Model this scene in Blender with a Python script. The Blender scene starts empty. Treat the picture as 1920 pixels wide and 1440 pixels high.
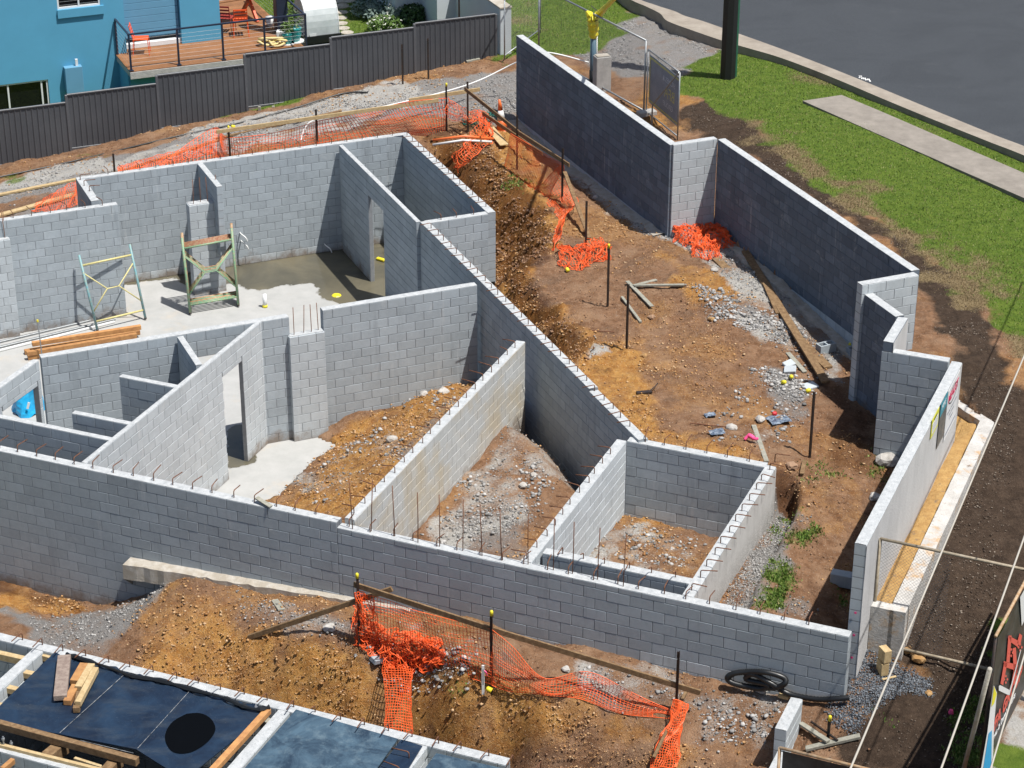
import bpy, bmesh, math, random
import numpy as np
from mathutils import Matrix, Vector
random.seed(7)
R = math.radians
S = bpy.context.scene
COL = S.collection

# ------------------------------------------------------------------ camera
FPX, PIT, ROL, CZ = 4092.0, 0.457225951, 0.0017229, 21.2404     # photo is 1920 px wide
_fw = np.array([0, math.cos(PIT), -math.sin(PIT)])
_r0 = np.array([1.0, 0, 0]); _u0 = np.cross(_r0, _fw)
_R = _r0*math.cos(ROL) + _u0*math.sin(ROL)
_U = -_r0*math.sin(ROL) + _u0*math.cos(ROL)
camd = bpy.data.cameras.new('camera'); cam = bpy.data.objects.new('camera', camd); COL.objects.link(cam)
camd.sensor_width = 36; camd.lens = FPX/1920*36; camd.clip_start = .5; camd.clip_end = 2000
M = Matrix.Identity(4)
for i in range(3):
    M[i][0] = _R[i]; M[i][1] = _U[i]; M[i][2] = -_fw[i]
M[2][3] = CZ
cam.matrix_world = M
S.camera = cam

# ------------------------------------------------------------------ light
SUN_EL, SUN_AZ = 67.0, -32.0        # azimuth of the direction towards the sun, from +X towards +Y
w = bpy.data.worlds.new('World'); S.world = w; w.use_nodes = True
nt = w.node_tree; bg = nt.nodes['Background']
sky = nt.nodes.new('ShaderNodeTexSky'); sky.sky_type = 'NISHITA'; sky.sun_disc = False
sky.sun_elevation = R(SUN_EL); sky.sun_rotation = R(90-SUN_AZ); sky.altitude = 50
sky.air_density = 1.0; sky.dust_density = 2.0; sky.ozone_density = 1.0
nt.links.new(sky.outputs[0], bg.inputs[0]); bg.inputs[1].default_value = 0.085
sd = bpy.data.lights.new('sun', 'SUN'); sd.energy = 5.0; sd.angle = R(.55); sd.color = (1, .965, .91)
sun = bpy.data.objects.new('sun', sd); COL.objects.link(sun)
sv = Vector((math.cos(R(SUN_EL))*math.cos(R(SUN_AZ)), math.cos(R(SUN_EL))*math.sin(R(SUN_AZ)), math.sin(R(SUN_EL))))
sun.rotation_euler = sv.to_track_quat('Z', 'Y').to_euler(); sun.location = (0, 0, 40)
S.view_settings.view_transform = 'Standard'; S.view_settings.look = 'None'
S.view_settings.exposure = 0.28; S.view_settings.gamma = 1; S.view_settings.use_curve_mapping = False

# ------------------------------------------------------------------ helpers
def at(px, py, z):
    """world point at height z that the photograph shows at pixel (px, py)"""
    v = _fw + _R*(px-960)/FPX - _U*(py-720)/FPX
    t = (z-CZ)/v[2]
    return Vector((v[0]*t, v[1]*t, z))
def on_plane(p, az, px, py):
    """world point on the vertical plane through p with azimuth az"""
    n = np.array([-math.sin(R(az)), math.cos(R(az)), 0])
    v = _fw + _R*(px-960)/FPX - _U*(py-720)/FPX
    c = np.array([0, 0, CZ]); t = (n@(np.array([p[0], p[1], 0])-c))/(n@v)
    return Vector(c+v*t)
def dirv(az): return Vector((math.cos(R(az)), math.sin(R(az)), 0))
A0 = -22.3; AZ = {'A': A0, 'B': A0+45, 'C': A0-45, 'D': A0+90}

def put(o, parent=None):
    COL.objects.link(o)
    if parent: o.parent = parent
    return o
def tag(o, label=None, cat=None, group=None, kind=None):
    if label: o['label'] = label
    if cat: o['category'] = cat
    if group: o['group'] = group
    if kind: o['kind'] = kind
    return o
def empty(name, loc, rz=0, label=None, cat=None, group=None):
    o = bpy.data.objects.new(name, None); put(o); o.location = loc; o.rotation_euler = (0, 0, rz)
    o.empty_display_size = .1
    return tag(o, label, cat, group)
def mesh_from(name, vs, fs, mat=None, smooth=False):
    me = bpy.data.meshes.new(name); me.from_pydata([tuple(v) for v in vs], [], fs); me.update()
    if mat: me.materials.append(mat)
    if smooth: me.polygons.foreach_set('use_smooth', [True]*len(me.polygons))
    return me
def obj(name, me, parent=None, loc=None, rot=None):
    o = bpy.data.objects.new(name, me); put(o, parent)
    if loc is not None: o.location = loc
    if rot is not None: o.rotation_euler = rot
    return o
class MB:
    """collects simple shapes into one mesh"""
    def __init__(s): s.v = []; s.f = []
    def box(s, c, size, m=None, ch=0):
        """box centred at c; ch chamfers every edge"""
        hx, hy, hz = [q/2 for q in size]; n = len(s.v); m = m or Matrix.Identity(3); c = Vector(c)
        if ch <= 0:
            for x, y, z in ((-1,-1,-1),(1,-1,-1),(1,1,-1),(-1,1,-1),(-1,-1,1),(1,-1,1),(1,1,1),(-1,1,1)):
                s.v.append(c+m@Vector((x*hx, y*hy, z*hz)))
            s.f += [tuple(n+i for i in q) for q in ((0,3,2,1),(4,5,6,7),(0,1,5,4),(1,2,6,5),(2,3,7,6),(3,0,4,7))]
        else:
            idx = {}
            for x in (-1,1):
                for y in (-1,1):
                    for z in (-1,1):
                        for a in range(3):
                            q = [x*(hx-ch), y*(hy-ch), z*(hz-ch)]
                            q[a] = (x*hx, y*hy, z*hz)[a]
                            idx[(x,y,z,a)] = len(s.v); s.v.append(c+m@Vector(q))
            def F(*k): s.f.append(tuple(idx[i] for i in k))
            for a in range(3):
                b, d = (a+1) % 3, (a+2) % 3
                for sg in (-1,1):
                    def K(p, q):
                        t = [0,0,0]; t[a] = sg; t[b] = p; t[d] = q; return (*t, a)
                    q = [K(-1,-1),K(1,-1),K(1,1),K(-1,1)]
                    F(*(q if sg > 0 else q[::-1]))
                for p in (-1,1):
                    for q in (-1,1):
                        # edge along a, between faces b and d
                        def E(sa, ax):
                            t = [0,0,0]; t[a] = sa; t[b] = p; t[d] = q; return (*t, ax)
                        e = [E(-1,b),E(1,b),E(1,d),E(-1,d)]
                        F(*(e if p*q < 0 else e[::-1]))
            for x in (-1,1):
                for y in (-1,1):
                    for z in (-1,1):
                        e = [(x,y,z,0),(x,y,z,1),(x,y,z,2)]
                        F(*(e if x*y*z > 0 else e[::-1]))
        return s
    def bar(s, a, b, wd, th=None, up=(0,0,1), ch=0):
        """rectangular bar from a to b, width wd, thickness th (along up)"""
        a, b = Vector(a), Vector(b); d = (b-a); L = d.length; d.normalize(); up = Vector(up)
        if abs(d.dot(up)) > .98: up = Vector((1,0,0))
        y = up.cross(d).normalized(); z = d.cross(y)
        m = Matrix((d, y, z)).transposed()
        return s.box((a+b)/2, (L, wd, th or wd), m, ch)
    def tube(s, pts, r, n=6, cap=True):
        pts = [Vector(p) for p in pts]; rs = r if isinstance(r, (list, tuple)) else [r]*len(pts)
        base = len(s.v); y = None
        for i, p in enumerate(pts):
            d = (pts[min(i+1, len(pts)-1)]-pts[max(i-1, 0)]).normalized()
            if y is None:
                u = Vector((0,0,1)) if abs(d.z) < .9 else Vector((1,0,0)); y = u.cross(d).normalized()
            y = (y-d*y.dot(d)).normalized(); z = d.cross(y)
            for k in range(n):
                a = 2*math.pi*k/n; s.v.append(p+(y*math.cos(a)+z*math.sin(a))*rs[i])
        for i in range(len(pts)-1):
            for k in range(n):
                a, b = base+i*n+k, base+i*n+(k+1) % n
                s.f.append((a, b, b+n, a+n))
        if cap:
            s.f.append(tuple(base+k for k in range(n))[::-1]); e = base+(len(pts)-1)*n
            s.f.append(tuple(e+k for k in range(n)))
        return s
    def poly(s, pts): 
        n = len(s.v); s.v += [Vector(p) for p in pts]; s.f.append(tuple(range(n, n+len(pts)))); return s
    def prism(s, pts, h):
        """polygon pts (3d, ccw from above) extruded down by h"""
        n = len(s.v); k = len(pts); s.v += [Vector(p) for p in pts]+[Vector(p)-Vector((0,0,h)) for p in pts]
        s.f.append(tuple(range(n, n+k))); s.f.append(tuple(range(n+k, n+2*k))[::-1])
        for i in range(k): s.f.append((n+i, n+k+i, n+k+(i+1) % k, n+(i+1) % k))
        return s
    def add(s, vs, fs): n = len(s.v); s.v += [Vector(v) for v in vs]; s.f += [tuple(n+i for i in f) for f in fs]; return s
    def build(s, name, mat, parent=None, smooth=False, loc=None, rot=None):
        return obj(name, mesh_from(name, s.v, s.f, mat, smooth), parent, loc, rot)
def bez(pts, n=12):
    """catmull-rom through pts"""
    pts = [Vector(p) for p in pts]; out = []
    for i in range(len(pts)-1):
        p0 = pts[max(i-1,0)]; p1 = pts[i]; p2 = pts[i+1]; p3 = pts[min(i+2,len(pts)-1)]
        for k in range(n):
            t = k/n
            out.append(.5*((2*p1)+(p2-p0)*t+(2*p0-5*p1+4*p2-p3)*t*t+(3*p1-p0-3*p2+p3)*t**3))
    out.append(pts[-1]); return out

# numpy value noise
_rng = np.random.RandomState(11); _tab = _rng.rand(256, 256)
def vnoise(x, y):
    xi = np.floor(x).astype(int); yi = np.floor(y).astype(int); fx = x-xi; fy = y-yi
    fx = fx*fx*(3-2*fx); fy = fy*fy*(3-2*fy)
    g = lambda a, b: _tab[a & 255, b & 255]
    return (g(xi,yi)*(1-fx)+g(xi+1,yi)*fx)*(1-fy)+(g(xi,yi+1)*(1-fx)+g(xi+1,yi+1)*fx)*fy
def fbm(x, y, f=1.0, o=4, seed=0):
    s = 0; a = .5; x = np.asarray(x)*1.0+seed*17.3; y = np.asarray(y)*1.0+seed*31.7
    for k in range(o):
        s = s+a*(vnoise(x*f, y*f)-.5); f *= 2.03; a *= .5
    return s*2

# ------------------------------------------------------------------ materials
def lin(c):
    return tuple(((v/255)/12.92 if v/255 < .04045 else ((v/255+.055)/1.055)**2.4) for v in c)
class NM:
    def __init__(s, name):
        s.m = bpy.data.materials.new(name); s.m.use_nodes = True; s.t = s.m.node_tree
        s.b = s.t.nodes['Principled BSDF']; s.pos = s.n('ShaderNodeNewGeometry').outputs['Position']
    def n(s, ty, **k):
        q = s.t.nodes.new(ty)
        for a, v in k.items(): setattr(q, a, v)
        return q
    def l(s, a, b): s.t.links.new(a, b)
    def noise(s, scale, det=4, rough=.6, vec=None, out='Fac', dist=0, stretch=None):
        q = s.n('ShaderNodeTexNoise'); q.inputs['Scale'].default_value = scale; q.inputs['Detail'].default_value = det
        q.inputs['Roughness'].default_value = rough; q.inputs['Distortion'].default_value = dist
        v = vec or s.pos
        if stretch:
            mp = s.n('ShaderNodeMapping'); mp.inputs['Scale'].default_value = stretch; s.l(v, mp.inputs[0]); v = mp.outputs[0]
        s.l(v, q.inputs['Vector']); return q.outputs[out]
    def ramp(s, fac, stops):
        q = s.n('ShaderNodeValToRGB'); e = q.color_ramp.elements
        while len(e) < len(stops): e.new(.5)
        for i, (p, c) in enumerate(stops):
            e[i].position = p; c = c if isinstance(c, (tuple, list)) else (c, c, c); e[i].color = (*c[:3], 1)
        s.l(fac, q.inputs[0]); return q.outputs[0]
    def mix(s, f, a, b, mode='MIX'):
        q = s.n('ShaderNodeMix', data_type='RGBA', blend_type=mode)
        for v, i in ((f, 0), (a, 6), (b, 7)):
            if isinstance(v, (int, float)): q.inputs[i].default_value = v if i == 0 else (v, v, v, 1)
            elif isinstance(v, (tuple, list)): q.inputs[i].default_value = (*v[:3], 1)
            else: s.l(v, q.inputs[i])
        return q.outputs[2]
    def math(s, op, a, b=0.0, clamp=False):
        q = s.n('ShaderNodeMath', operation=op); q.use_clamp = clamp
        for v, i in ((a, 0), (b, 1)):
            if isinstance(v, (int, float)): q.inputs[i].default_value = v
            else: s.l(v, q.inputs[i])
        return q.outputs[0]
    def maprange(s, v, a, b, c=0., d=1.):
        q = s.n('ShaderNodeMapRange'); s.l(v, q.inputs[0])
        for i, x in enumerate((a, b, c, d)): q.inputs[i+1].default_value = x
        return q.outputs[0]
    def col(s, c):
        if isinstance(c, (tuple, list)): s.b.inputs['Base Color'].default_value = (*c[:3], 1)
        else: s.l(c, s.b.inputs['Base Color'])
    def rough(s, v):
        if isinstance(v, (int, float)): s.b.inputs['Roughness'].default_value = v
        else: s.l(v, s.b.inputs['Roughness'])
    def bump(s, h, dist=.01, strength=1.):
        q = s.n('ShaderNodeBump'); q.inputs['Distance'].default_value = dist; q.inputs['Strength'].default_value = strength
        s.l(h, q.inputs['Height']); s.l(q.outputs[0], s.b.inputs['Normal'])
    def attr(s, name, out='Fac'): return s.n('ShaderNodeAttribute', attribute_name=name).outputs[out]
    def rnd(s): return s.n('ShaderNodeObjectInfo').outputs['Random']
    def island(s): return s.n('ShaderNodeNewGeometry').outputs['Random Per Island']

def plain(name, c, rough=.6, var=.12, scale=8, bump=0, metal=0, spec=.5, rnd=0., c2=None, stretch=None):
    """one colour with gentle mottling, optional second colour in patches, per-object variation"""
    m = NM(name)
    n1 = m.noise(scale, 5, .65, stretch=stretch)
    if c2 is not None:
        base = m.mix(m.maprange(n1, .4, .65), c, c2)
    else: base = m.mix(m.maprange(n1, .25, .75), tuple(v*(1-var) for v in c), tuple(v*(1+var) for v in c))
    if rnd:
        k = m.maprange(m.rnd(), 0, 1, 1-rnd, 1+rnd); base = m.mix(1., base, k, 'MULTIPLY')
    m.col(base); m.rough(rough); m.b.inputs['Metallic'].default_value = metal
    m.b.inputs['Specular IOR Level'].default_value = spec
    if bump: m.bump(m.noise(scale*6, 4, .7, stretch=stretch), bump)
    return m.m

def block_mat(name, c, var=.15, stain=None, stain_amt=.5, warm=None, stuff=False, white=.25, mudz=-.05):
    m = NM(name)
    r = m.island() if stuff else m.rnd()
    k = m.maprange(r, 0, 1, 1-var, 1+var)
    c0 = m.mix(m.maprange(m.noise(1.1, 4, .6), .35, .7), c, tuple(v*.86 for v in c))
    c0 = m.mix(1., c0, k, 'MULTIPLY')
    c0 = m.mix(m.maprange(m.noise(7.5, 5, .8), .3, .7), c0, m.mix(1., c0, 1.28, 'MULTIPLY'))
    # fine pitted grain and a few weathered patches
    c0 = m.mix(m.maprange(m.noise(140, 3, .7), .3, .8), c0, tuple(min(1, v*1.18) for v in c))
    ef = m.maprange(m.noise(2.6, 6, .75, dist=.6), .58, .74, 0, white)
    c0 = m.mix(ef, c0, (.62, .62, .60))
    str_ = m.maprange(m.noise(1.0, 6, .75, stretch=(5, 5, .45)), .6, .72, 0, white*1.3)
    c0 = m.mix(str_, c0, (.60, .60, .59))
    run = m.maprange(m.noise(1.0, 5, .7, stretch=(3.2, 3.2, .35)), .56, .74, 0, .45)
    c0 = m.mix(run, c0, tuple(v*.62 for v in c))
    if warm:
        c0 = m.mix(m.maprange(m.noise(.9, 5, .65, dist=.4), .46, .66, 0, stain_amt), c0, warm)
    sz = m.n('ShaderNodeSeparateXYZ'); m.l(m.pos, sz.inputs[0])
    mud = m.maprange(m.math('ADD', sz.outputs[2], m.math('MULTIPLY', m.math('SUBTRACT', m.noise(2.2, 6, .75), .5), 1.1)), mudz, mudz+.28, .75, 0)
    c0 = m.mix(mud, c0, (.17, .115, .07))
    m.col(c0); m.rough(.93); m.b.inputs['Specular IOR Level'].default_value = .25
    m.bump(m.noise(120, 3, .75), .006, .8)
    return m.m
MAT = {}
MAT['block'] = block_mat('block_grey', (.305, .342, .368))
MAT['block_stuff'] = block_mat('block_grey_joined', (.305, .342, .368), stuff=True)
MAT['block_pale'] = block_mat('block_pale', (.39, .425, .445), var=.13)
MAT['block_street'] = block_mat('block_retaining_shaded', (.115, .14, .175), var=.28, white=.25, mudz=1.9)  # dark copy of the grey block; the walls' shade is put into its colour
MAT['block_street_stuff'] = block_mat('block_retaining_shaded_joined', (.115, .14, .175), var=.28, white=.25, mudz=1.9, stuff=True)
MAT['block_stained'] = block_mat('block_stained', (.42, .43, .42), var=.1, warm=(.46, .38, .25), stain_amt=.65, white=.5, mudz=1.15)
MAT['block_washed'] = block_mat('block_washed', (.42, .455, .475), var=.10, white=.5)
MAT['mortar'] = plain('mortar', (.23, .24, .25), .95, .15, 12, .004)
MAT['mortar_front'] = plain('mortar_front', (.15, .16, .175), .95, .15, 12, .004)
MAT['mortar_dark'] = plain('mortar_dark', (.14, .15, .16), .95, .15, 12, .004)
m = NM('grout_top'); n_ = m.noise(9, 6, .7)
g_ = m.mix(m.maprange(n_, .3, .7), (.34, .36, .37), (.52, .535, .54))
g_ = m.mix(m.maprange(m.noise(30, 4, .7), .62, .7), g_, (.22, .21, .2)); m.col(g_); m.rough(.95); m.bump(m.noise(22, 5, .7), .02); MAT['grout'] = m.m
m = NM('rusty_steel'); m.col(m.mix(m.maprange(m.noise(30, 4, .7), .35, .65), (.09, .035, .018), (.2, .085, .04))); m.rough(.85); MAT['rust'] = m.m

# ------------------------------------------------------------------ walls of concrete block
_bm = {}
def block_mesh(L, h, t, mat):
    k = (round(L, 2), round(h, 2), round(t, 2), mat)
    if k not in _bm:
        b = MB().box((0, 0, 0), (max(.02, L-.009), t, max(.02, h-.009)), ch=.0045)
        _bm[k] = mesh_from('block', b.v, b.f, MAT[mat])
    return _bm[k]
def hook_mesh(up=.14, out=.27, r=.0095, drop=0):
    b = MB().tube([(0,0,-.03), (0,0,up-.03), (.008,0,up-.012), (.03,0,up), (out,0,up-drop)], r, 5); return mesh_from('rebar_hook', b.v, b.f, MAT['rust'], True)
HOOK = [hook_mesh(), hook_mesh(.14, .25, .0095, .02), hook_mesh(.15, .28, .0095, -.03), hook_mesh(.13, .15, .009, -.04)]
_b = MB().tube([(0,0,-.02), (.004,0,.45), (-.004,.003,.98)], .0085, 5); BAR = mesh_from('rebar_bar', _b.v, _b.f, MAT['rust'], True)
WALLS = {}
def wall(name, label, pa, pb, fam, ztop, zbot, t=.19, side=1, sh=(0., 0.), openings=(), mat='block', phase=0., zl=None,
         steps=None, hooks=None, zref=2.8, cap='grout', cat='block wall', group=None, mort='mortar', zm=None, nmax=300, base_mat=None, px=True, tall=()):
    """pa, pb: two pixels on one top edge of the wall, at height zl; the wall runs along family fam"""
    az = AZ[fam] if isinstance(fam, str) else fam
    zl = ztop if zl is None else zl
    P = at(*pa, zl) if px else Vector(pa); Q = at(*pb, zl) if px else Vector(pb)
    d = dirv(az); nrm = Vector((-d.y, d.x, 0))*side
    L = (Q-P).dot(d); P.z = 0
    s0, s1 = -sh[0], L+sh[1]
    root = empty(name, (P.x, P.y, 0), R(az), label, cat, group)
    WALLS.setdefault(name, []).append((P, d, nrm, s0, s1, t))
    zb = zbot if callable(zbot) else (lambda s: zbot)
    zt = lambda s: ztop
    if steps:
        def zt(s):
            for a, b, z in steps:
                if a <= s < b: return z
            return ztop
    cuts = sorted({s0, s1, *[a for a, b, z in (steps or []) if s0 < a < s1], *[b for a, b, z in (steps or []) if s0 < b < s1]})
    allb = []; mo = MB()
    for c0, c1 in zip(cuts[:-1], cuts[1:]):
        top = zt((c0+c1)/2); k = -6
        while True:
            za = zref-k*.2; zlo = za-.2; odd = k % 2; k += 1
            if zlo >= top-.02: continue
            zhi = min(za, top)
            if zhi < min(zb(c0), zb(c1)): break
            js = [c0]; i = math.ceil((c0-phase-(.2 if odd else 0))/.4+.08)
            while phase+(.2 if odd else 0)+.4*i < c1-.03:
                js.append(phase+(.2 if odd else 0)+.4*i); i += 1
            js.append(c1)
            segs = list(zip(js[:-1], js[1:]))
            for oa, ob, oz0, oz1 in openings:
                if zlo+.02 < oz1 and zhi-.02 > oz0:
                    ns = []
                    for a, b in segs:
                        if b <= oa or a >= ob: ns.append((a, b)); continue
                        if a < oa-.03: ns.append((a, oa))
                        if b > ob+.03: ns.append((ob, b))
                    if zhi > oz1+.03 and zlo < oz1:      # cut course over the head
                        for a, b in segs:
                            a2, b2 = max(a, oa), min(b, ob)
                            if b2-a2 > .03: allb.append((a2, b2, oz1, zhi))
                    segs = ns
            for a, b in segs:
                if zhi < zb((a+b)/2): continue
                allb.append((a, b, zlo, zhi))
            if zlo < -3: break
    for a, b, z0, z1 in allb:
        e0 = .005 if abs(a-s0) < .01 else -.001; e1 = .005 if abs(b-s1) < .01 else -.001
        mo.box(((a+e0+b-e1)/2, side*t/2, (z0+z1)/2-.003), (b-a-e0-e1, t-.016, z1-z0))
    mo.build('mortar', MAT[mort], root)
    # nearest blocks become parts, the others are joined
    def key(q):
        c = P+d*((q[0]+q[1])/2); return (Vector((c.x, c.y, (q[2]+q[3])/2))-Vector((0, 0, CZ))).length
    allb.sort(key=key); rest = MB()
    zmin = {}
    for n, (a, b, z0, z1) in enumerate(allb):
        mm = mat
        if base_mat and z0 < zb((a+b)/2)+base_mat[1] and (b-a) > .25: mm = base_mat[0]
        if n < nmax:
            o = obj('block', block_mesh(b-a, z1-z0, t, mm), root, ((a+b)/2, side*t/2+random.uniform(-.0015, .0015), (z0+z1)/2))
        else: rest.box(((a+b)/2, side*t/2, (z0+z1)/2), (b-a-.008, t, z1-z0-.008), ch=.004)
    if rest.f: o = rest.build('block', MAT[mat+'_stuff' if mat+'_stuff' in MAT else mat], root); o['kind'] = 'stuff'
    # rough grout fill on top
    if cap:
        g = MB()
        for c0, c1 in zip(cuts[:-1], cuts[1:]):
            top = zt((c0+c1)/2); n = max(2, int((c1-c0)/.09)); base = len(g.v)
            for i in range(n+1):
                s = c0+.004+(c1-c0-.008)*i/n
                for j, q in enumerate((.003, t*.3, t*.7, t-.003)):
                    g.v.append(Vector((s, side*q, top+.002+random.uniform(0, .008 if j in (1, 2) else .003))))
            for i in range(n):
                for j in range(3):
                    a = base+i*4+j; f = (a, a+4, a+5, a+1); g.f.append(f if side > 0 else f[::-1])
            # skirt
        g.build('grout_top', MAT[cap], root)
    for hk in hooks or ():
        a, b, ang, n0 = hk[:4]; s = a
        zz = hk[4] if len(hk) > 4 else None
        while s <= b:
            off = hk[5] if len(hk) > 5 else .5
            o = obj('rebar_hook', random.choice(HOOK) if random.random() < .4 else HOOK[n0], root, (s+random.uniform(-.03, .03), side*t*off+random.uniform(-.02, .02), (zz or zt(s))),
                    (0, 0, R(ang-az+random.uniform(-9, 9))))
            s += .4
    for a, n, step, zz in tall:
        for i in range(n):
            obj('rebar_bar', BAR, root, (a+i*step+random.uniform(-.06, .06), side*t*random.uniform(.3, .7), zt(a)), (R(random.uniform(-2, 2)), R(random.uniform(-2, 2)), random.uniform(0, 6)))
    return root, P, d, nrm, s0, s1
A_, B_, C_, D_ = AZ['A'], AZ['B'], AZ['C'], AZ['D']

# --- the long front wall, seen from outside
P0 = Vector((-9.0067, 34.6175, 0)); dA = dirv(A_)
pS = P0-dA*1.6; pE = P0+dA*15.42
SP = 8.13     # where its top drops by half a course
def front_base(s):
    s -= 1.6
    return -.2 if s < 3.2 else (.9 if s < 3.9 else 1.0+(s-3.9)*.035)
wall('front_block_wall', 'long grey block wall with rusty hooks along its top and orange mesh in front', (pS.x, pS.y, 0), (pE.x, pE.y, 0), 'A', 2.8, front_base, px=False, mort='mortar_front',
     steps=[(-5, SP, 2.8), (SP, 40, 2.7)], hooks=[(.9, SP-.2, D_, 0), (SP+.2, 16.6, D_, 1)], phase=0., tall=[(8.35, 13, .405, 0)], base_mat=('block_pale', .12))
def on_front(pa, zl, fam, t_off=.192):
    """where the wall line through the pixel pa meets the inner face of the front wall"""
    P, d, nr, *_ = WALLS['front_block_wall'][0]; p = at(*pa, zl); p.z = 0; v = dirv(AZ[fam]); q = P+nr*t_off
    k = ((q-p).dot(nr))/(v.dot(nr)); r_ = p+v*k; return (r_.x, r_.y, 0)
def flat(px, z): p = at(*px, z); return (p.x, p.y, 0)
# --- rear of the building
wall('back_block_wall', 'back block wall of the large room, farthest from the camera', (180, 333), (755.6, 256), 'B', 2.8, -.05, sh=(.45, .19), base_mat=('block_pale', .2),
     hooks=[(.3, 8.1, B_+110, 3)], phase=.12)
wall('corner_return_wall', 'short dark stub of block wall stepping back at the left end of the back wall', (143, 336), (170, 378), 'C', 2.8, 1.2, sh=(0, 0), hooks=[(.1, 1.0, B_, 1)])
wall('left_block_wall', 'block wall at the left edge with the blue and yellow scaffold frame before it', (3, 415), (221.7, 385), 'B', 2.8, -.05, sh=(2.2, 0), hooks=[(-.1, 2.5, B_+110, 3)], phase=.1, base_mat=('block', 0))
wall('nib_block_wall', 'short nib wall standing off the back wall above the free-standing pier', (370, 307), (400, 352), 'C', 2.8, 1.0, sh=(0, .0), t=.14)
wall('passage_block_wall', 'thin block wall with a doorway in front of the narrow back room', (634.7, 272), (787.5, 416), 'C', 2.8, -.05, t=.11, sh=(-.02, 0), phase=.2,
     openings=[(2.15, 3.22, -.1, 2.25)], cap='grout')
wall('narrow_room_wall', 'block wall with closely hooked top along the trench, right of the narrow room', (765, 249), (930, 397.6), 'C', 2.8, .4, side=-1, hooks=[(.2, 5.6, B_+180, 0)], phase=.1)
wall('narrow_room_end_wall', 'short pale block wall closing the narrow room towards the camera, above a black base', (810, 418), (915, 401), 'B', 2.8, .95, sh=(.12, 0), hooks=[(.25, 1.4, B_+100, 3)])
# --- the spine that runs down to the small square room
wall('spine_block_wall', 'long diagonal block wall between the rooms and the trench, rebar hooks all along', (787.5, 416), (1176, 826), 'C', 2.8, -.05, phase=.1,
     steps=[(-1, 9.2, 2.8), (9.2, 20, 2.75)], hooks=[(.45, 11.1, B_+180, 0)], sh=(0, .0))
wall('cross_block_wall', 'clean block wall running from the front pier to the diagonal wall', (605, 583), (895, 535), 'B', 2.8, -.05, phase=.21, sh=(0, -.0))
# --- walls of the lower left rooms
wall('kitchen_block_wall', 'block wall in front of the stacked timber beams', (76.7, 671.7), (533, 596), 'B', 2.8, -.05, phase=.12, sh=(.0, .1), openings=[(3.12, 4.28, -.1, 2.25)])
wall('shower_nib_wall', 'short partition joining the stacked-timber wall to the white diagonal wall', (331.7, 631.7), (368, 688), 'C', 2.8, 0, t=.13, phase=.2, sh=(0, -.06))
wall('bath_partition', 'uppermost of the three short parallel partitions left of the white diagonal wall', (223, 706.7), (333, 727), 'A', 2.8, -.05, t=.13, phase=.2, cat='partition', group=None)
wall('bath_partition', 'middle of the three short parallel partitions, with a black smear on its side', (134, 775), (247, 797), 'A', 2.8, 0.6, t=.13, phase=.1, cat='partition')
wall('bath_partition', 'lowest of the three parallel partitions, leaving the picture at the left edge', (0, 784), (213, 826), 'A', 2.8, .6, t=.13, phase=.3, sh=(2, 0), cat='partition')
wall('entry_block_wall', 'block wall at the left edge with a doorway and a blue sack behind it', (0, 728), (76.7, 676.7), 'D', 2.8, 0, t=.14, sh=(2.5, 0), openings=[(.02, 1.22, -.1, 2.3)], mat='block_pale')
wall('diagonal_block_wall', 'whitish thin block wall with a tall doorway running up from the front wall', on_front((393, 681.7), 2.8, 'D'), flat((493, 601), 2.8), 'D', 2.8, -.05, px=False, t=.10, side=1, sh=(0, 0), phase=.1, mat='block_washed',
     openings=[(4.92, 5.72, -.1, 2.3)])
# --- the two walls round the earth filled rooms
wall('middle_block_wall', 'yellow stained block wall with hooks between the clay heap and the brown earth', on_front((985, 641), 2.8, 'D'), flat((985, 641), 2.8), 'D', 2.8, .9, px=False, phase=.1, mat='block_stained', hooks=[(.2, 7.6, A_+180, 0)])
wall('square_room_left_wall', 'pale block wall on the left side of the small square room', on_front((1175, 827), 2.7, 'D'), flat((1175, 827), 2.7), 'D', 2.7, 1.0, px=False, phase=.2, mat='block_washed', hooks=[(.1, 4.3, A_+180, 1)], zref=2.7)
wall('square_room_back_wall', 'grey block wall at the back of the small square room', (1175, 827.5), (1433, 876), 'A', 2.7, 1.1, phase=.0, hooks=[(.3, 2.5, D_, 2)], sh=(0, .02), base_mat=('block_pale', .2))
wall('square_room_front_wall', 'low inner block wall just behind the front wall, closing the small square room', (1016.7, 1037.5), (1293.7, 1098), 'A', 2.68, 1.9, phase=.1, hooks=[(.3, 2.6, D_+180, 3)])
wall('square_room_right_wall', 'smooth white rendered block wall with hooks pointing right', on_front((1431, 880), 2.7, 'D'), flat((1436, 872), 2.7), 'D', 2.7, .9, side=-1, px=False, phase=.2, mat='block_washed', hooks=[(.2, 5, A_, 2)])
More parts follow.
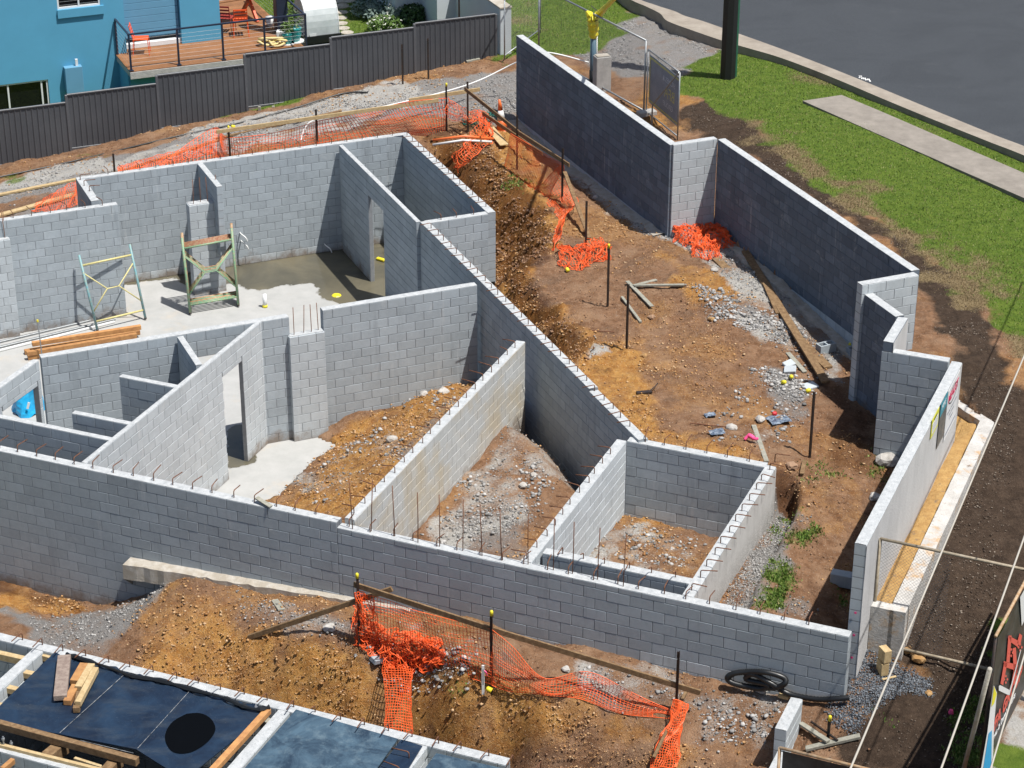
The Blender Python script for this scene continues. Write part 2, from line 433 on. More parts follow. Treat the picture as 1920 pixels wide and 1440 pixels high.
# --- retaining walls towards the street
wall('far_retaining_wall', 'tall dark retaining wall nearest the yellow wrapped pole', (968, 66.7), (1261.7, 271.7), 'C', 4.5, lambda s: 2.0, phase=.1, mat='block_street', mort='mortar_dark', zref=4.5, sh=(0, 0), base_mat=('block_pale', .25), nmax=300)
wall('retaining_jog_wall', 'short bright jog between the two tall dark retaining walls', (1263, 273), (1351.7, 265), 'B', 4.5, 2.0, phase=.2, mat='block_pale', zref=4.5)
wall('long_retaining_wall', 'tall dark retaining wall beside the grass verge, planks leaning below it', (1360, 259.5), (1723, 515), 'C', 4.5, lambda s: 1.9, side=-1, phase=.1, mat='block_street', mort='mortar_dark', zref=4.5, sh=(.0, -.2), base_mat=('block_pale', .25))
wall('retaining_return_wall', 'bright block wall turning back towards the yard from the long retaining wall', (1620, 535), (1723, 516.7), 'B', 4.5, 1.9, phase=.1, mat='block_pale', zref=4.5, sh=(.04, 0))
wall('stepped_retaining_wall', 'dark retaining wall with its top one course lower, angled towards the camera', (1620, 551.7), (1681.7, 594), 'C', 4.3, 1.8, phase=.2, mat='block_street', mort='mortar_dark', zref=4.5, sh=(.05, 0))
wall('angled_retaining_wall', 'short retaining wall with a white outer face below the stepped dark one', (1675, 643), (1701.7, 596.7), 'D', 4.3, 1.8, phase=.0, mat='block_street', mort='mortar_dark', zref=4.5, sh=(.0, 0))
wall('sign_corner_wall', 'blue grey block wall turning into the white wall that carries the small signs', (1675, 661.7), (1776.7, 681.7), 'A', 4.1, 1.7, phase=.3, zref=4.5, sh=(.22, 0))
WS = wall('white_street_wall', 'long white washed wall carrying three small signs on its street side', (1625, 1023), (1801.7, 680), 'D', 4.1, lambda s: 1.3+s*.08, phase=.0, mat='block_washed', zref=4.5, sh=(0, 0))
# --- piers
def pier(label, quad, zt, zb, courses, mat='block_pale'):
    """square block pier given by the four top corners (front left, front right, back right, back left)"""
    fl, fr, br, bl = [at(*q, zt) for q in quad]
    ux = dirv(B_); L = (fr-fl).dot(ux); dp = abs((bl-fl).dot(Vector((-ux.y, ux.x, 0))))
    root = empty('block_pier', fl*1 - Vector((0, 0, zt)), R(B_), label, 'pier')
    mo = MB().box((L/2, dp/2, (zt+zb)/2-.01), (L-.02, dp-.02, zt-zb)); mo.build('mortar', MAT['mortar'], root)
    z = zt; k = 0
    while z > zb+.01:
        js = [0, L/2, L] if k % 2 else [0, L*.25, L*.75, L]
        for a, b in zip(js[:-1], js[1:]):
            obj('block', block_mesh(b-a, .2, dp, mat), root, ((a+b)/2, dp/2, z-.1))
        z -= .2; k += 1
    g = MB(); g.box((L/2, dp/2, zt+.004), (L-.05, dp-.05, .012)); g.build('grout_top', MAT['grout'], root)
    for x, y in ((.12, .1), (.32, dp*.6), (.5, dp*.5), (L-.1, dp-.08)):
        obj('rebar_bar', BAR, root, (x, y, zt-.35), (R(2), R(random.uniform(-3, 3)), 0))
    return root, L, dp
print('pier', pier('free-standing pier with upright bars in front of the clay heap', [(542.7, 633.3), (609, 622), (604, 614.6), (535, 626)], 2.4, 0, 12)[1:])
print('pier', pier('free-standing white block pier behind the stacked green scaffold frames', [(354, 387), (415, 378), (408, 371), (349, 379)], 2.3, 0, 12)[1:])
print('pier', pier('white block pier cut off by the left edge of the picture', [(-30, 456), (19, 448.5), (13, 441), (-36, 448)], 2.4, 0, 12)[1:])
# black damp proof base under the narrow room's end wall
q = WALLS['narrow_room_end_wall'][0]

# ------------------------------------------------------------------ ground
NX, NY = 380, 640
uu = np.linspace(-.335, .335, NX); yy = 23*np.exp(np.linspace(0, math.log(80/23), NY))
GX = np.outer(yy, uu).ravel(); GY = np.repeat(yy, NX)
def tps(ctrl, x, y, sm=.02):
    c = np.array(ctrl, float); n = len(c)
    def K(r2): return np.where(r2 > 0, r2*np.log(r2+1e-12), 0)*.5
    d2 = (c[:, None, 0]-c[None, :, 0])**2+(c[:, None, 1]-c[None, :, 1])**2
    Am = np.zeros((n+3, n+3)); Am[:n, :n] = K(d2)+np.eye(n)*sm; Am[:n, n] = 1; Am[:n, n+1:] = c[:, :2]; Am[n:, :n] = Am[:n, n:].T
    w_ = np.linalg.solve(Am, np.concatenate([c[:, 2], [0, 0, 0]]))
    out = w_[n]+w_[n+1]*x+w_[n+2]*y
    for i in range(n): out = out+w_[i]*K((x-c[i, 0])**2+(y-c[i, 1])**2)
    return np.clip(out, c[:, 2].min()-.15, c[:, 2].max()+.15)
def C3(lst): return [tuple(at(a, b, z)) for a, b, z in lst]
cN = C3([(-60,345,1.1),(0,330,1.15),(150,297,1.3),(310,255,1.5),(465,222,1.75),(620,190,2.0),(775,150,2.2),(930,108,2.3),(0,420,1.5),(100,400,1.6),(250,325,1.9),(450,285,2.1),(650,255,2.2),(750,240,2.2),
  (860,180,2.45),(960,190,2.3),(940,250,2.2),(1000,250,2.1),(0,100,1.1),(300,50,1.3),(600,60,1.7),(800,40,2.),(900,20,2.3),
  (1258,440,2.3),(1100,330,2.15),(1360,440,2.3),(1580,640,2.0),(1500,560,2.2),(1640,850,1.95),(1100,480,2.2),(1050,500,2.2),(1140,575,2.2),(1180,700,2.35),(1190,800,2.4),(1300,840,2.4),(1455,865,2.25),
  (1300,600,2.25),(1330,560,2.42),(1360,590,2.35),(1500,700,2.1),(1530,880,2.0),(1500,1000,1.9),(1480,1120,1.8),(1560,1150,1.5),(1600,950,1.8),(1640,900,1.8),(1120,670,2.35)])
cS = C3([(1200,217,2.45),(1268,265,2.5),(1000,60,2.5),(970,20,2.6),(1400,250,2.8),(1722,655,2.9),(1800,480,2.85),(1900,700,2.7),(1720,600,2.9),(1365,147,2.75),(1600,180,2.75),(1920,350,2.75),(1920,0,2.7),(1300,0,2.6),
  (1870,800,2.55),(1800,1000,2.25),(1720,1150,2.0),(1830,1250,1.6),(1900,1300,1.45),(1930,1180,1.6),(1860,1400,1.4),(1700,1240,1.7),(1590,1310,1.55),(1650,1350,1.5),(1800,1440,1.4),(1500,1440,1.1),
  (-100,1080,0),(0,1110,0),(100,1130,-.02),(170,1140,.0),(240,1125,.3),(290,1118,.6),(330,1088,1.14),(400,1104,1.18),(500,1128,1.2),(690,1145,1.2),(1000,1200,1.3),(1270,1250,1.4),(1560,1300,1.5),
  (673,1215,1.25),(922,1283,1.2),(1268,1335,1.15),(640,1220,1.2),(850,1300,1.05),(1000,1345,1.0),(1240,1375,.95),
  (330,1225,.75),(400,1260,.6),(500,1320,.3),(700,1375,.05),(950,1435,.1),(830,1400,.1),(0,1150,.15),(100,1175,.3),(0,1190,.4),(200,1215,.55),(480,1200,1.1),(560,1212,1.2),
  (1100,1430,.5),(1200,1400,.75),(1300,1440,.8),(1430,1400,1.0),(600,1450,-.1),(200,1440,-.1),(0,1400,-.1)])
c1 = C3([(480,920,0),(510,930,0),(560,890,.02),(600,850,.02),(640,835,.05),(655,775,.3),(750,760,.31),(870,725,.5),(700,830,.7),(640,900,.65),(600,950,.75),(660,960,1.15),(760,830,1.05),(820,770,1.0),(560,935,.4),(540,960,.4),(800,740,.7)])
c2 = C3([(980,780,1.35),(900,870,1.3),(830,950,1.3),(790,1000,1.25),(1000,795,1.5),(1100,880,1.2),(1050,840,1.4),(950,900,1.35),(1000,1000,1.25),(850,1000,1.25),(1090,920,1.2)])
c3 = C3([(1175,965,1.15),(1110,1060,1.3),(1250,1000,1.15),(1360,1010,1.1),(1280,1090,1.3),(1180,1040,1.25),(1330,1060,1.15)])
def line_pt(nm, s, n=.0, i=0):
    P, d, nr, s0, s1, t = WALLS[nm][i]; q = P+d*s+nr*(n*t); return (q.x, q.y)
def end_pt(nm, which, n=.5, i=0):
    P, d, nr, s0, s1, t = WALLS[nm][i]; return line_pt(nm, s0 if which == 0 else s1, n, i)
def inpoly(px, x, y):
    ins = np.zeros(len(x), bool); n = len(px)
    for i in range(n):
        x0, y0 = px[i][:2]; x1, y1 = px[(i+1) % n][:2]
        c = ((y0 > y) != (y1 > y)) & (x < (x1-x0)*(y-y0)/((y1-y0) or 1e-9)+x0); ins ^= c
    return ins
def sdist(px, x, y, closed=True):
    d = np.full(len(x), 1e9); n = len(px)
    for i in range(n if closed else n-1):
        x0, y0 = px[i][:2]; x1, y1 = px[(i+1) % n][:2]; dx, dy = x1-x0, y1-y0; L2 = dx*dx+dy*dy+1e-12
        t_ = np.clip(((x-x0)*dx+(y-y0)*dy)/L2, 0, 1); d = np.minimum(d, np.hypot(x-x0-t_*dx, y-y0-t_*dy))
    return np.where(inpoly(px, x, y), -d, d) if closed else d
# footprint of the building (wall centre lines)
FW0, FW1 = end_pt('front_block_wall', 0), end_pt('front_block_wall', 1)
sqR0, sqR1 = end_pt('square_room_right_wall', 0), end_pt('square_room_right_wall', 1)
sqB0 = end_pt('square_room_back_wall', 0)
nrw0, nrw1 = end_pt('narrow_room_wall', 0), end_pt('narrow_room_wall', 1)
nre0 = end_pt('narrow_room_end_wall', 0)
bk0 = end_pt('back_block_wall', 0)
crn1 = end_pt('corner_return_wall', 1)
lb0, lb1 = end_pt('left_block_wall', 0), end_pt('left_block_wall', 1)
BLD = [FW0, sqR0, sqR1, end_pt('spine_block_wall', 1), (end_pt('spine_block_wall', 0)[0]+.02, end_pt('spine_block_wall', 0)[1]), nre0, nrw1, nrw0, bk0, crn1, lb0, (FW0[0]-9, FW0[1]+3)]
# street side boundary: centre line of the retaining walls
bd = [(-.6, 57.2), end_pt('far_retaining_wall', 0), end_pt('retaining_jog_wall', 0), end_pt('retaining_jog_wall', 1), end_pt('long_retaining_wall', 1),
      end_pt('stepped_retaining_wall', 0), end_pt('angled_retaining_wall', 1), end_pt('angled_retaining_wall', 0), line_pt('sign_corner_wall', -.12, .5), line_pt('sign_corner_wall', 1.0, .5), end_pt('white_street_wall', 1), end_pt('white_street_wall', 0)]
YARD = bd+[FW1, FW0, (-40, 40), (-40, 90), (-.6, 90)]
mid0, mid1 = end_pt('middle_block_wall', 0), end_pt('middle_block_wall', 1)
cr0, cr1 = end_pt('cross_block_wall', 0), end_pt('cross_block_wall', 1)
sp0, sp1 = end_pt('spine_block_wall', 0), end_pt('spine_block_wall', 1)
sql0, sql1 = end_pt('square_room_left_wall', 0), end_pt('square_room_left_wall', 1)
dg0, dg1 = end_pt('diagonal_block_wall', 0), end_pt('diagonal_block_wall', 1)
ROOM1 = [mid0, mid1, cr1, cr0, (cr0[0]-.3, cr0[1]-.2), dg1, dg0]
ROOM2 = [mid0, sql0, sql1, sp1, mid1]
ROOM3 = [sql0, sqR0, sqR1, sqB0, sql1]
TR1 = [tuple(at(a, b, 2.2)) for a, b in ((780,262),(850,262),(905,285),(965,335),(1030,400),(1046,450),(990,512),(1050,575),(1108,640),(1078,690),(960,800),(780,640),(620,480),(560,300))]
_P, _d, _n, *_ = WALLS['white_street_wall'][0]
def _pp(s, o): q = _P+_d*s-_n*o; return (q.x, q.y)
PLANT = [_pp(.75, .02), _pp(.75, .5), _pp(7.8, .45), _pp(8.6, -.3), _pp(8.4, -.4), _pp(7.12, .0)]
CUT = [tuple(at(a, b, 1.1)) for a, b in ((345,1222),(450,1212),(560,1222),(650,1238),(715,1272),(800,1298),(900,1318),(1000,1334),(1120,1352),(1215,1378),(1215,1620),(300,1620))]
TR2 = [tuple(at(a, b, 2.1)) for a, b in ((1459,897),(1498,902),(1500,940),(1488,968),(1440,1060),(1405,1130),(1380,1200),(1230,1150),(1330,1000),(1420,955))]
def ground_z(x, y):
    x = np.asarray(x, float); y = np.asarray(y, float)
    zA = tps(cN, x, y); zB = tps(cS, x, y)
    yard = inpoly(YARD, x, y); z = np.where(yard, zA, zB)
    # far beyond the end of the retaining wall the two fields meet
    far = np.clip((y-54.6)/2.0, 0, 1)*np.clip(1-np.abs(x+.6)/6, 0, 1)
    z = z*(1-far)+(zA+zB)/2*far
    k = np.clip((-sdist(TR1, x, y)+.16*fbm(x, y, 1.3, 3, 3)+.06*fbm(x, y, 4, 2, 33))/1.35, 0, 1); k = k*k*(3-2*k)
    k = np.clip(k+k*(1-k)*(1.1*fbm(x+.9*k, y-1.3*k, 2.6, 3, 35)+.8*fbm(x-1.1*k, y+.8*k, 7, 2, 36)), 0, 1)
    z = np.where(yard, z*(1-k)+np.minimum(z, .95)*k, z)
    k = np.clip((-sdist(TR2, x, y)+.07*fbm(x, y, 2, 3, 4))/.14, 0, 1); k = k*k*(3-2*k)
    z = np.where(yard, z*(1-k)+np.minimum(z, 1.72-.09*np.clip(y-32.5, 0, 3))*k, z)
    z = np.where(inpoly(PLANT, x, y), np.minimum(z, 1.9), z)
    k = np.clip((-sdist(CUT, x, y)+.22*fbm(x, y, 1.1, 3, 71)+.10*fbm(x, y, 4, 2, 72))/.75, 0, 1); k = k*k*(3-2*k)
    k = np.clip(k+k*(1-k)*(1.2*fbm(x+.8*k, y-1.1*k, 2.4, 3, 73)+.8*fbm(x-.9*k, y+.7*k, 7, 2, 74)), 0, 1)
    z = np.where(yard, z, z*(1-k)+np.minimum(z, .1)*k)
    inb = inpoly(BLD, x, y)
    zi = np.full(len(x), -.35)
    r = inpoly(ROOM1, x, y); m1 = tps(c1, x, y)
    m1 = np.where(m1 < .03, -.35, m1); zi = np.where(r, m1, zi)
    r = inpoly(ROOM2, x, y); m2 = tps(c2, x, y)-.8*np.clip(1-sdist([sp1, mid1], x, y, False)/.75, 0, 1)**1.3; zi = np.where(r, m2, zi)
    r = inpoly(ROOM3, x, y); zi = np.where(r, tps(c3, x, y), zi)
    return np.where(inb, zi, z), inb, yard
GZ, INB, YRD = ground_z(GX, GY)
def hz(x, y):
    """ground height by lookup in the grid"""
    fy = math.log(max(y, 23.01)/23)/math.log(80/23)*(NY-1); fx = (x/max(y, 1)+.335)/.67*(NX-1)
    j = min(max(int(fy), 0), NY-2); i = min(max(int(fx), 0), NX-2); a, b = min(max(fx-i, 0), 1), min(max(fy-j, 0), 1)
    g = lambda j, i: GZ[j*NX+i]
    return (g(j,i)*(1-a)+g(j,i+1)*a)*(1-b)+(g(j+1,i)*(1-a)+g(j+1,i+1)*a)*b
def ga(px, py, z0=2.0, dz=0.):
    """point on the ground seen at a pixel"""
    z = z0
    for _ in range(12):
        p = at(px, py, z); z = .5*z+.5*hz(p.x, p.y)
    p = at(px, py, z); return Vector((p.x, p.y, z+dz))
# ---- what the ground is made of: soft-edged patches, drawn where they lie
def patch(lst, z, soft=.25, amp=.5, seed=1, freq=1.3):
    pts = []
    for a, b in lst:
        q_ = ga(a, b, z); pts.append(tuple(q_ if abs(q_.z-z) < .9 else at(a, b, z)))
    d = sdist(pts, GX, GY)+amp*fbm(GX, GY, freq, 4, seed)
    return np.clip(.5-d/soft, 0, 1)
orange = np.zeros_like(GX); grey = orange.copy(); white = orange.copy(); grass = orange.copy(); top = orange.copy(); straw = orange.copy()
def U_(a, b): return np.maximum(a, b)
n1 = fbm(GX, GY, .55, 4, 5); n2 = fbm(GX, GY, 1.7, 4, 9); n3 = fbm(GX, GY, 4., 3, 12)
# orange clay: trench sides, heaps, yard
orange = U_(orange, np.clip(.5+1.6*n1, 0, 1)*.45)
for pl, z, k in (([(760,255),(1000,250),(1060,440),(1000,520),(1120,640),(1200,640),(1250,740),(1230,850),(1100,800),(900,540),(850,400)], 1.8, 1),
              ([(1230,480),(1400,520),(1440,570),(1300,590)], 2.3, .8), ([(1080,780),(1450,850),(1450,900),(1100,880)], 2.4, .9),
              ([(480,960),(560,870),(610,770),(890,700),(850,800),(660,980)], .7, 1.), ([(200,1180),(640,1200),(1250,1370),(1000,1450),(300,1330)], .8, .9),
              ([(300,1100),(480,1130),(380,1200),(200,1230)], .8, .8), ([(-100,1100),(120,1110),(200,1140),(0,1160)], .1, .9), ([(1280,860),(1640,880),(1640,1000),(1500,1000)], 2, .5),
              ([(1050,1200),(1280,1260),(1250,1300)], 1.3, .3), ([(1180,1420),(1440,1330),(1440,1440),(1200,1500)], .9, .6), ([(1200,170),(1300,165),(1340,215),(1290,260),(1150,215)], 2.5, .8),
              ([(1640,1220),(1830,1230),(1860,1290),(1740,1290)], 1.7, .9), ([(860,960),(1000,800),(1100,880),(980,1040)], 1.3, .35), ([(1160,960),(1380,1000),(1280,1100),(1120,1060)], 1.2, .6)):
    orange = U_(orange, patch(pl, z, .5, .5, 3)*k*(.75+.5*n2))
# grey gravel and crushed rock
for pl, z, k in (([(850,150),(1000,130),(985,250),(880,230),(760,210),(700,190)], 2.4, 1), ([(1090,30),(1180,20),(1240,35),(1380,100),(1340,120),(1270,150),(1160,150),(1060,100),(960,90)], 2.6, 1),
              ([(1000,300),(1240,420),(1360,440),(1600,640),(1570,700),(1460,600),(1330,480),(1200,430),(1060,330),(970,260)], 2.2, .8), ([(1400,560),(1480,600),(1470,640),(1380,610)], 2.2, .8),
              ([(1430,680),(1530,720),(1510,790),(1440,770)], 2.1, .7), ([(1457,960),(1500,970),(1430,1150),(1370,1150)], 1.6, 1.), ([(1400,1110),(1450,1120),(1480,1160),(1390,1150)], 1.8, .8), ([(1480,1120),(1530,1130),(1520,1170),(1470,1150)], 1.7, .6),
              ([(0,1150),(160,1150),(320,1115),(290,1150),(200,1240),(60,1230)], .3, .9), ([(420,1110),(520,1120),(500,1170),(400,1160)], 1.1, .5), ([(560,1160),(1000,1220),(950,1290),(700,1200)], 1.2, .6), ([(1080,1240),(1380,1310),(1340,1340),(1060,1300)], 1.35, .6),
              ([(0,400),(150,360),(160,400),(0,450)], 1.65, .7), ([(0,395),(300,330),(700,240),(700,210),(300,300),(0,360)], 2., .45), ([(1340,1320),(1440,1340),(1440,1400),(1330,1390)], 1.1, .5),
              ([(860,950),(1000,960),(1000,1060),(780,1040)], 1.3, .6), ([(740,850),(860,730),(870,760),(760,880)], .9, .5)):
    grey = U_(grey, patch(pl, z, .35, .45, 6)*k*(.8+.6*n2))
grey = U_(grey, patch([(-20,352),(190,300),(330,266),(470,224),(640,186),(740,162),(860,150),(840,215),(640,226),(440,272),(200,332),(-20,388)], 1.8, .3, .4, 62)*.85)
# pale concrete spill and lime
for pl, z, k in (([(-20,352),(190,304),(330,270),(470,228),(640,190),(740,168),(830,165),(790,200),(640,222),(440,268),(200,325),(-20,380)], 1.8, .6), ([(330,262),(400,232),(470,215),(640,180),(720,150),(800,165),(760,190),(640,210),(470,245),(400,255)], 2.2, .95), ([(-20,350),(80,315),(190,296),(215,310),(170,325),(60,345),(-20,365)], 1.7, .95),
              ([(200,318),(460,262),(700,215),(690,236),(440,288),(210,335)], 1.8, .7), ([(960,790),(1010,780),(1100,880),(1010,900),(900,900)], 1.3, .55), ([(860,880),(950,860),(1010,960),(850,1040),(790,1030)], 1.3, .6), ([(560,900),(700,820),(800,780),(760,850),(640,930)], .6, .35), ([(1180,990),(1300,1010),(1330,1060),(1240,1080),(1150,1050)], 1.2, .55), ([(985,262),(1090,330),(1240,420),(1350,445),(1440,520),(1560,620),(1500,610),(1400,560),(1290,470),(1180,425),(1060,340)], 2.2, .75), ([(1060,1215),(1300,1262),(1500,1300),(1440,1400),(1300,1390),(1330,1330),(1080,1290)], 1.3, .55), ([(400,1112),(640,1160),(660,1200),(560,1190),(480,1150)], 1.15, .4), ([(700,1130),(900,1180),(900,1270),(720,1200)], 1.25, .45), ([(1450,600),(1580,690),(1590,740),(1520,700)], 2.1, .5),
              ([(1390,590),(1450,620),(1430,640),(1380,620)], 2.2, .7), ([(1350,830),(1420,800),(1480,810),(1440,850)], 2.2, .4), ([(1110,640),(1150,660),(1120,680),(1070,690)], 2.35, .8), ([(860,960),(920,955),(930,1000),(870,1010)], 1.3, .6),
              ([(1100,1020),(1180,970),(1240,975),(1120,1070)], 1.2, .7), ([(540,900),(590,890),(600,920),(550,925)], .5, .6), ([(1300,1330),(1400,1340),(1380,1380),(1290,1370)], 1.1, .5), ([(1840,1280),(2000,1250),(2000,1450),(1860,1450)], 1.7, .9)):
    white = U_(white, patch(pl, z, .3, .45, 8)*k*(.85+.7*n2+.5*n3))
# dark topsoil on the street side
for pl, z, k in (([(1270,200),(1340,190),(1440,250),(1500,310),(1600,380),(1740,470),(1860,600),(1900,720),(1960,760),(1960,1080),(1860,1240),(1640,1240),(1700,1050),(1800,800),(1720,500),(1340,260)], 2.6, 1.), ([(1640,1250),(1860,1240),(1830,1450),(1600,1450)], 1.5, .9), ([(1120,190),(1270,230),(1340,260),(1180,200)], 2.5, .6)):
    top = U_(top, patch(pl, z, .5, .6, 11)*k)
top = np.where(YRD, 0, top)
# grass: verge, lawns, weeds
for pl, z, k, sf in (([(1265,140),(1330,92),(1370,86),(1480,98),(1640,160),(1960,290),(1990,760),(1870,600),(1740,480),(1590,375),(1480,295),(1400,225),(1280,175)], 2.8, 1., .45),
              ([(930,-80),(1180,-80),(1180,-5),(1200,30),(1110,90),(1000,100),(935,110)], 2.55, 1., .5), ([(560,-60),(900,-60),(920,100),(560,190),(-300,300),(-300,-60)], 1.3, 1., .4),
              ([(1880,1180),(1960,1150),(1960,1260),(1880,1240)], 1.7, 1., .3), ([(1850,1390),(1900,1410),(1960,1450),(1850,1450)], 1.5, 1., .3)):
    grass = U_(grass, patch(pl, z, sf, .75, 14)*k)
for pl, z, k in (([(1470,975),(1510,980),(1500,1060),(1440,1080)], 1.9, .8), ([(1440,1060),(1480,1060),(1480,1160),(1430,1140)], 1.9, .8), ([(1500,870),(1560,860),(1570,890),(1510,900)], 2., .6), ([(1560,1090),(1600,1080),(1600,1160),(1560,1150)], 1.6, .6), ([(1620,850),(1660,870),(1640,900),(1600,880)], 1.9, .6),
              ([(815,1268),(850,1268),(860,1285),(825,1285)], 1.2, .5), ([(1640,1330),(1700,1340),(1680,1370),(1640,1360)], 1.5, .5), ([(1760,1370),(1830,1320),(1840,1440),(1740,1450)], 1.5, .6), ([(960,320),(1010,345),(990,370),(950,350)], 2.0, .5),
              ([(0,325),(60,320),(50,340),(0,345)], 1.6, .6), ([(140,290),(220,285),(200,300),(140,302)], 1.8, .5), ([(930,100),(970,112),(960,130),(920,120)], 2.5, .5)):
    grass = U_(grass, patch(pl, z, .25, .5, 16)*k*np.clip(.6+1.5*n3, 0, 1))
for pl, z, k in (([(1400,225),(1500,270),(1600,350),(1740,450),(1880,580),(1900,650),(1840,610),(1700,480),(1600,395),(1500,320),(1420,280)], 2.8, .75), ([(1550,340),(1640,340),(1660,400),(1560,380)], 2.8, .7), ([(1700,400),(1800,440),(1900,520),(1880,560),(1760,480)], 2.8, .7), ([(930,20),(1000,0),(1020,60),(940,60)], 2.6, .5)):
    straw = U_(straw, patch(pl, z, .6, 1.1, 18)*k*np.clip(.75+.9*n2, 0, 1))
straw = U_(straw, grass*np.clip(n1*1.2-.25, 0, .5))
# damp clay with painted shade: trench and pit sides, foot of bank, wet strip
damp_shade = np.zeros_like(GX)
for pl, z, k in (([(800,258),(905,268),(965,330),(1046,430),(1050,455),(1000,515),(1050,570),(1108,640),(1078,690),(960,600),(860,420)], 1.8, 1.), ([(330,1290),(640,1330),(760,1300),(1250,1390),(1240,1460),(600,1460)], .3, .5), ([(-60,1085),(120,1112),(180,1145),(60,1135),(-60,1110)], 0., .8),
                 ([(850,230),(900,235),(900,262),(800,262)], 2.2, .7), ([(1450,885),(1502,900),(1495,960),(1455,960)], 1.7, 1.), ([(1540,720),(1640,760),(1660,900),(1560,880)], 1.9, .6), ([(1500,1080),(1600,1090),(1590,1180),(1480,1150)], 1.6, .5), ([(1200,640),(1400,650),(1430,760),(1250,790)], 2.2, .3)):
    damp_shade = np.maximum(damp_shade, patch(pl, z, .5, .5, 61)*k)
# small relief
rel = .055*fbm(GX, GY, .9, 3, 21)+.05*fbm(GX, GY, 3.1, 4, 22)+.045*fbm(GX, GY, 9, 2, 23)
flat = np.clip(grass+top*.5, 0, 1)
GZ = GZ+rel*(1-.75*flat)*np.where(INB & (GZ < 0), 0, 1)
lumpy = orange*(1-flat); GZ = GZ+lumpy*.075*np.abs(fbm(GX, GY, 5, 3, 25))*2.4*np.where(GZ < -.1, 0, 1)
# rills on the clay bank in front
bank = patch([(330,1225),(640,1220),(850,1310),(1250,1380),(1230,1450),(600,1400),(330,1270)], .6, .3, .2, 5)
GZ = GZ-bank*.20*np.clip(fbm(GX*1.0+GY*.35, GY*.3, 1.5, 3, 31)+.1, 0, 1)-bank*.10*np.abs(fbm(GX, GY, 4, 3, 32))-bank*.05*np.abs(fbm(GX, GY, 9, 2, 34))
me = bpy.data.meshes.new('ground'); nv = NX*NY
me.vertices.add(nv); me.vertices.foreach_set('co', np.stack([GX, GY, GZ], 1).ravel())
ii = (np.arange(NY-1)[:, None]*NX+np.arange(NX-1)[None, :]).ravel()
quads = np.stack([ii, ii+1, ii+NX+1, ii+NX], 1)
me.loops.add(quads.size); me.loops.foreach_set('vertex_index', quads.ravel())
me.polygons.add(len(quads)); me.polygons.foreach_set('loop_start', np.arange(len(quads))*4); me.polygons.foreach_set('loop_total', np.full(len(quads), 4))
me.polygons.foreach_set('use_smooth', np.ones(len(quads), bool)); me.update(); me.validate()
for nm, (a, b, c) in (('mask_a', (orange, grey, white)), ('mask_b', (grass, top, straw))):
    ca = me.color_attributes.new(nm, 'FLOAT_COLOR', 'POINT')
    ca.data.foreach_set('color', np.stack([np.clip(a, 0, 1), np.clip(b, 0, 1), np.clip(c, 0, 1), np.ones(nv)], 1).ravel())
da = me.attributes.new('damp_shade', 'FLOAT', 'POINT'); da.data.foreach_set('value', np.clip(damp_shade, 0, 1))
m = NM('ground'); 
sa = m.n('ShaderNodeSeparateColor'); m.l(m.attr('mask_a', 'Color'), sa.inputs[0]); sb = m.n('ShaderNodeSeparateColor'); m.l(m.attr('mask_b', 'Color'), sb.inputs[0])
fine = m.noise(26, 6, .72); mid = m.noise(4.5, 6, .7); big = m.noise(.9, 5, .65); grit = m.noise(70, 3, .7)
def edge(v, k=.55):    # break the soft mask up with grain
    return m.maprange(m.math('ADD', v, m.math('MULTIPLY', m.math('SUBTRACT', fine, .5), k)), .32, .68)
dirt = m.mix(m.maprange(mid, .35, .68), (.195, .098, .050), (.375, .215, .122)); dirt = m.mix(m.maprange(big, .5, .7, 0, .6), dirt, (.20, .14, .10))
spk = m.noise(30, 2, .8); blot = m.noise(11, 4, .75); dirt = m.mix(m.maprange(blot, .5, .7, 0, .6), dirt, (.10, .055, .034)); dirt = m.mix(m.maprange(spk, .60, .68, 0, .75), dirt, (.46, .35, .26)); dirt = m.mix(m.maprange(big, .35, .5, .55, 0), dirt, (.42, .275, .175))
clay = m.mix(m.maprange(mid, .32, .68), (.37, .155, .038), (.59, .33, .105)); clay = m.mix(m.maprange(spk, .58, .66, 0, .8), clay, (.62, .42, .22)); clay = m.mix(m.maprange(blot, .52, .68, 0, .5), clay, (.20, .085, .03)); clay = m.mix(m.maprange(m.noise(2.2, 5, .7), .52, .66, 0, .75), clay, (.17, .085, .038))
grv = m.mix(m.maprange(grit, .35, .68), (.16, .15, .14), (.40, .385, .37)); grv = m.mix(m.maprange(mid, .5, .75, 0, .6), grv, (.26, .20, .15))
wht = m.mix(m.maprange(fine, .35, .7), (.40, .385, .35), (.56, .545, .52)); wht = m.mix(m.maprange(mid, .5, .7, 0, .5), wht, (.44, .36, .26))
soil = m.mix(m.maprange(mid, .35, .68), (.048, .032, .022), (.10, .068, .047)); soil = m.mix(m.maprange(spk, .64, .7, 0, .5), soil, (.26, .2, .15)); soil = m.mix(m.maprange(blot, .5, .68, 0, .6), soil, (.03, .02, .014))
grs = m.mix(m.maprange(mid, .35, .65), (.075, .135, .014), (.15, .215, .03)); grs = m.mix(m.maprange(grit, .5, .72, 0, .6), grs, (.17, .22, .06))
stw = m.mix(m.maprange(fine, .35, .65), (.19, .135, .07), (.33, .255, .14))
clay = m.mix(edge(m.attr('damp_shade')), clay, m.mix(1., clay, (.42, .36, .34), 'MULTIPLY')); dirt = m.mix(edge(m.attr('damp_shade')), dirt, m.mix(1., dirt, (.5, .46, .46), 'MULTIPLY')); c = m.mix(edge(sa.outputs[0]), dirt, clay); c = m.mix(edge(sa.outputs[1]), c, grv); c = m.mix(edge(sa.outputs[2], .7), c, wht); c = m.mix(edge(sb.outputs[1]), c, soil)
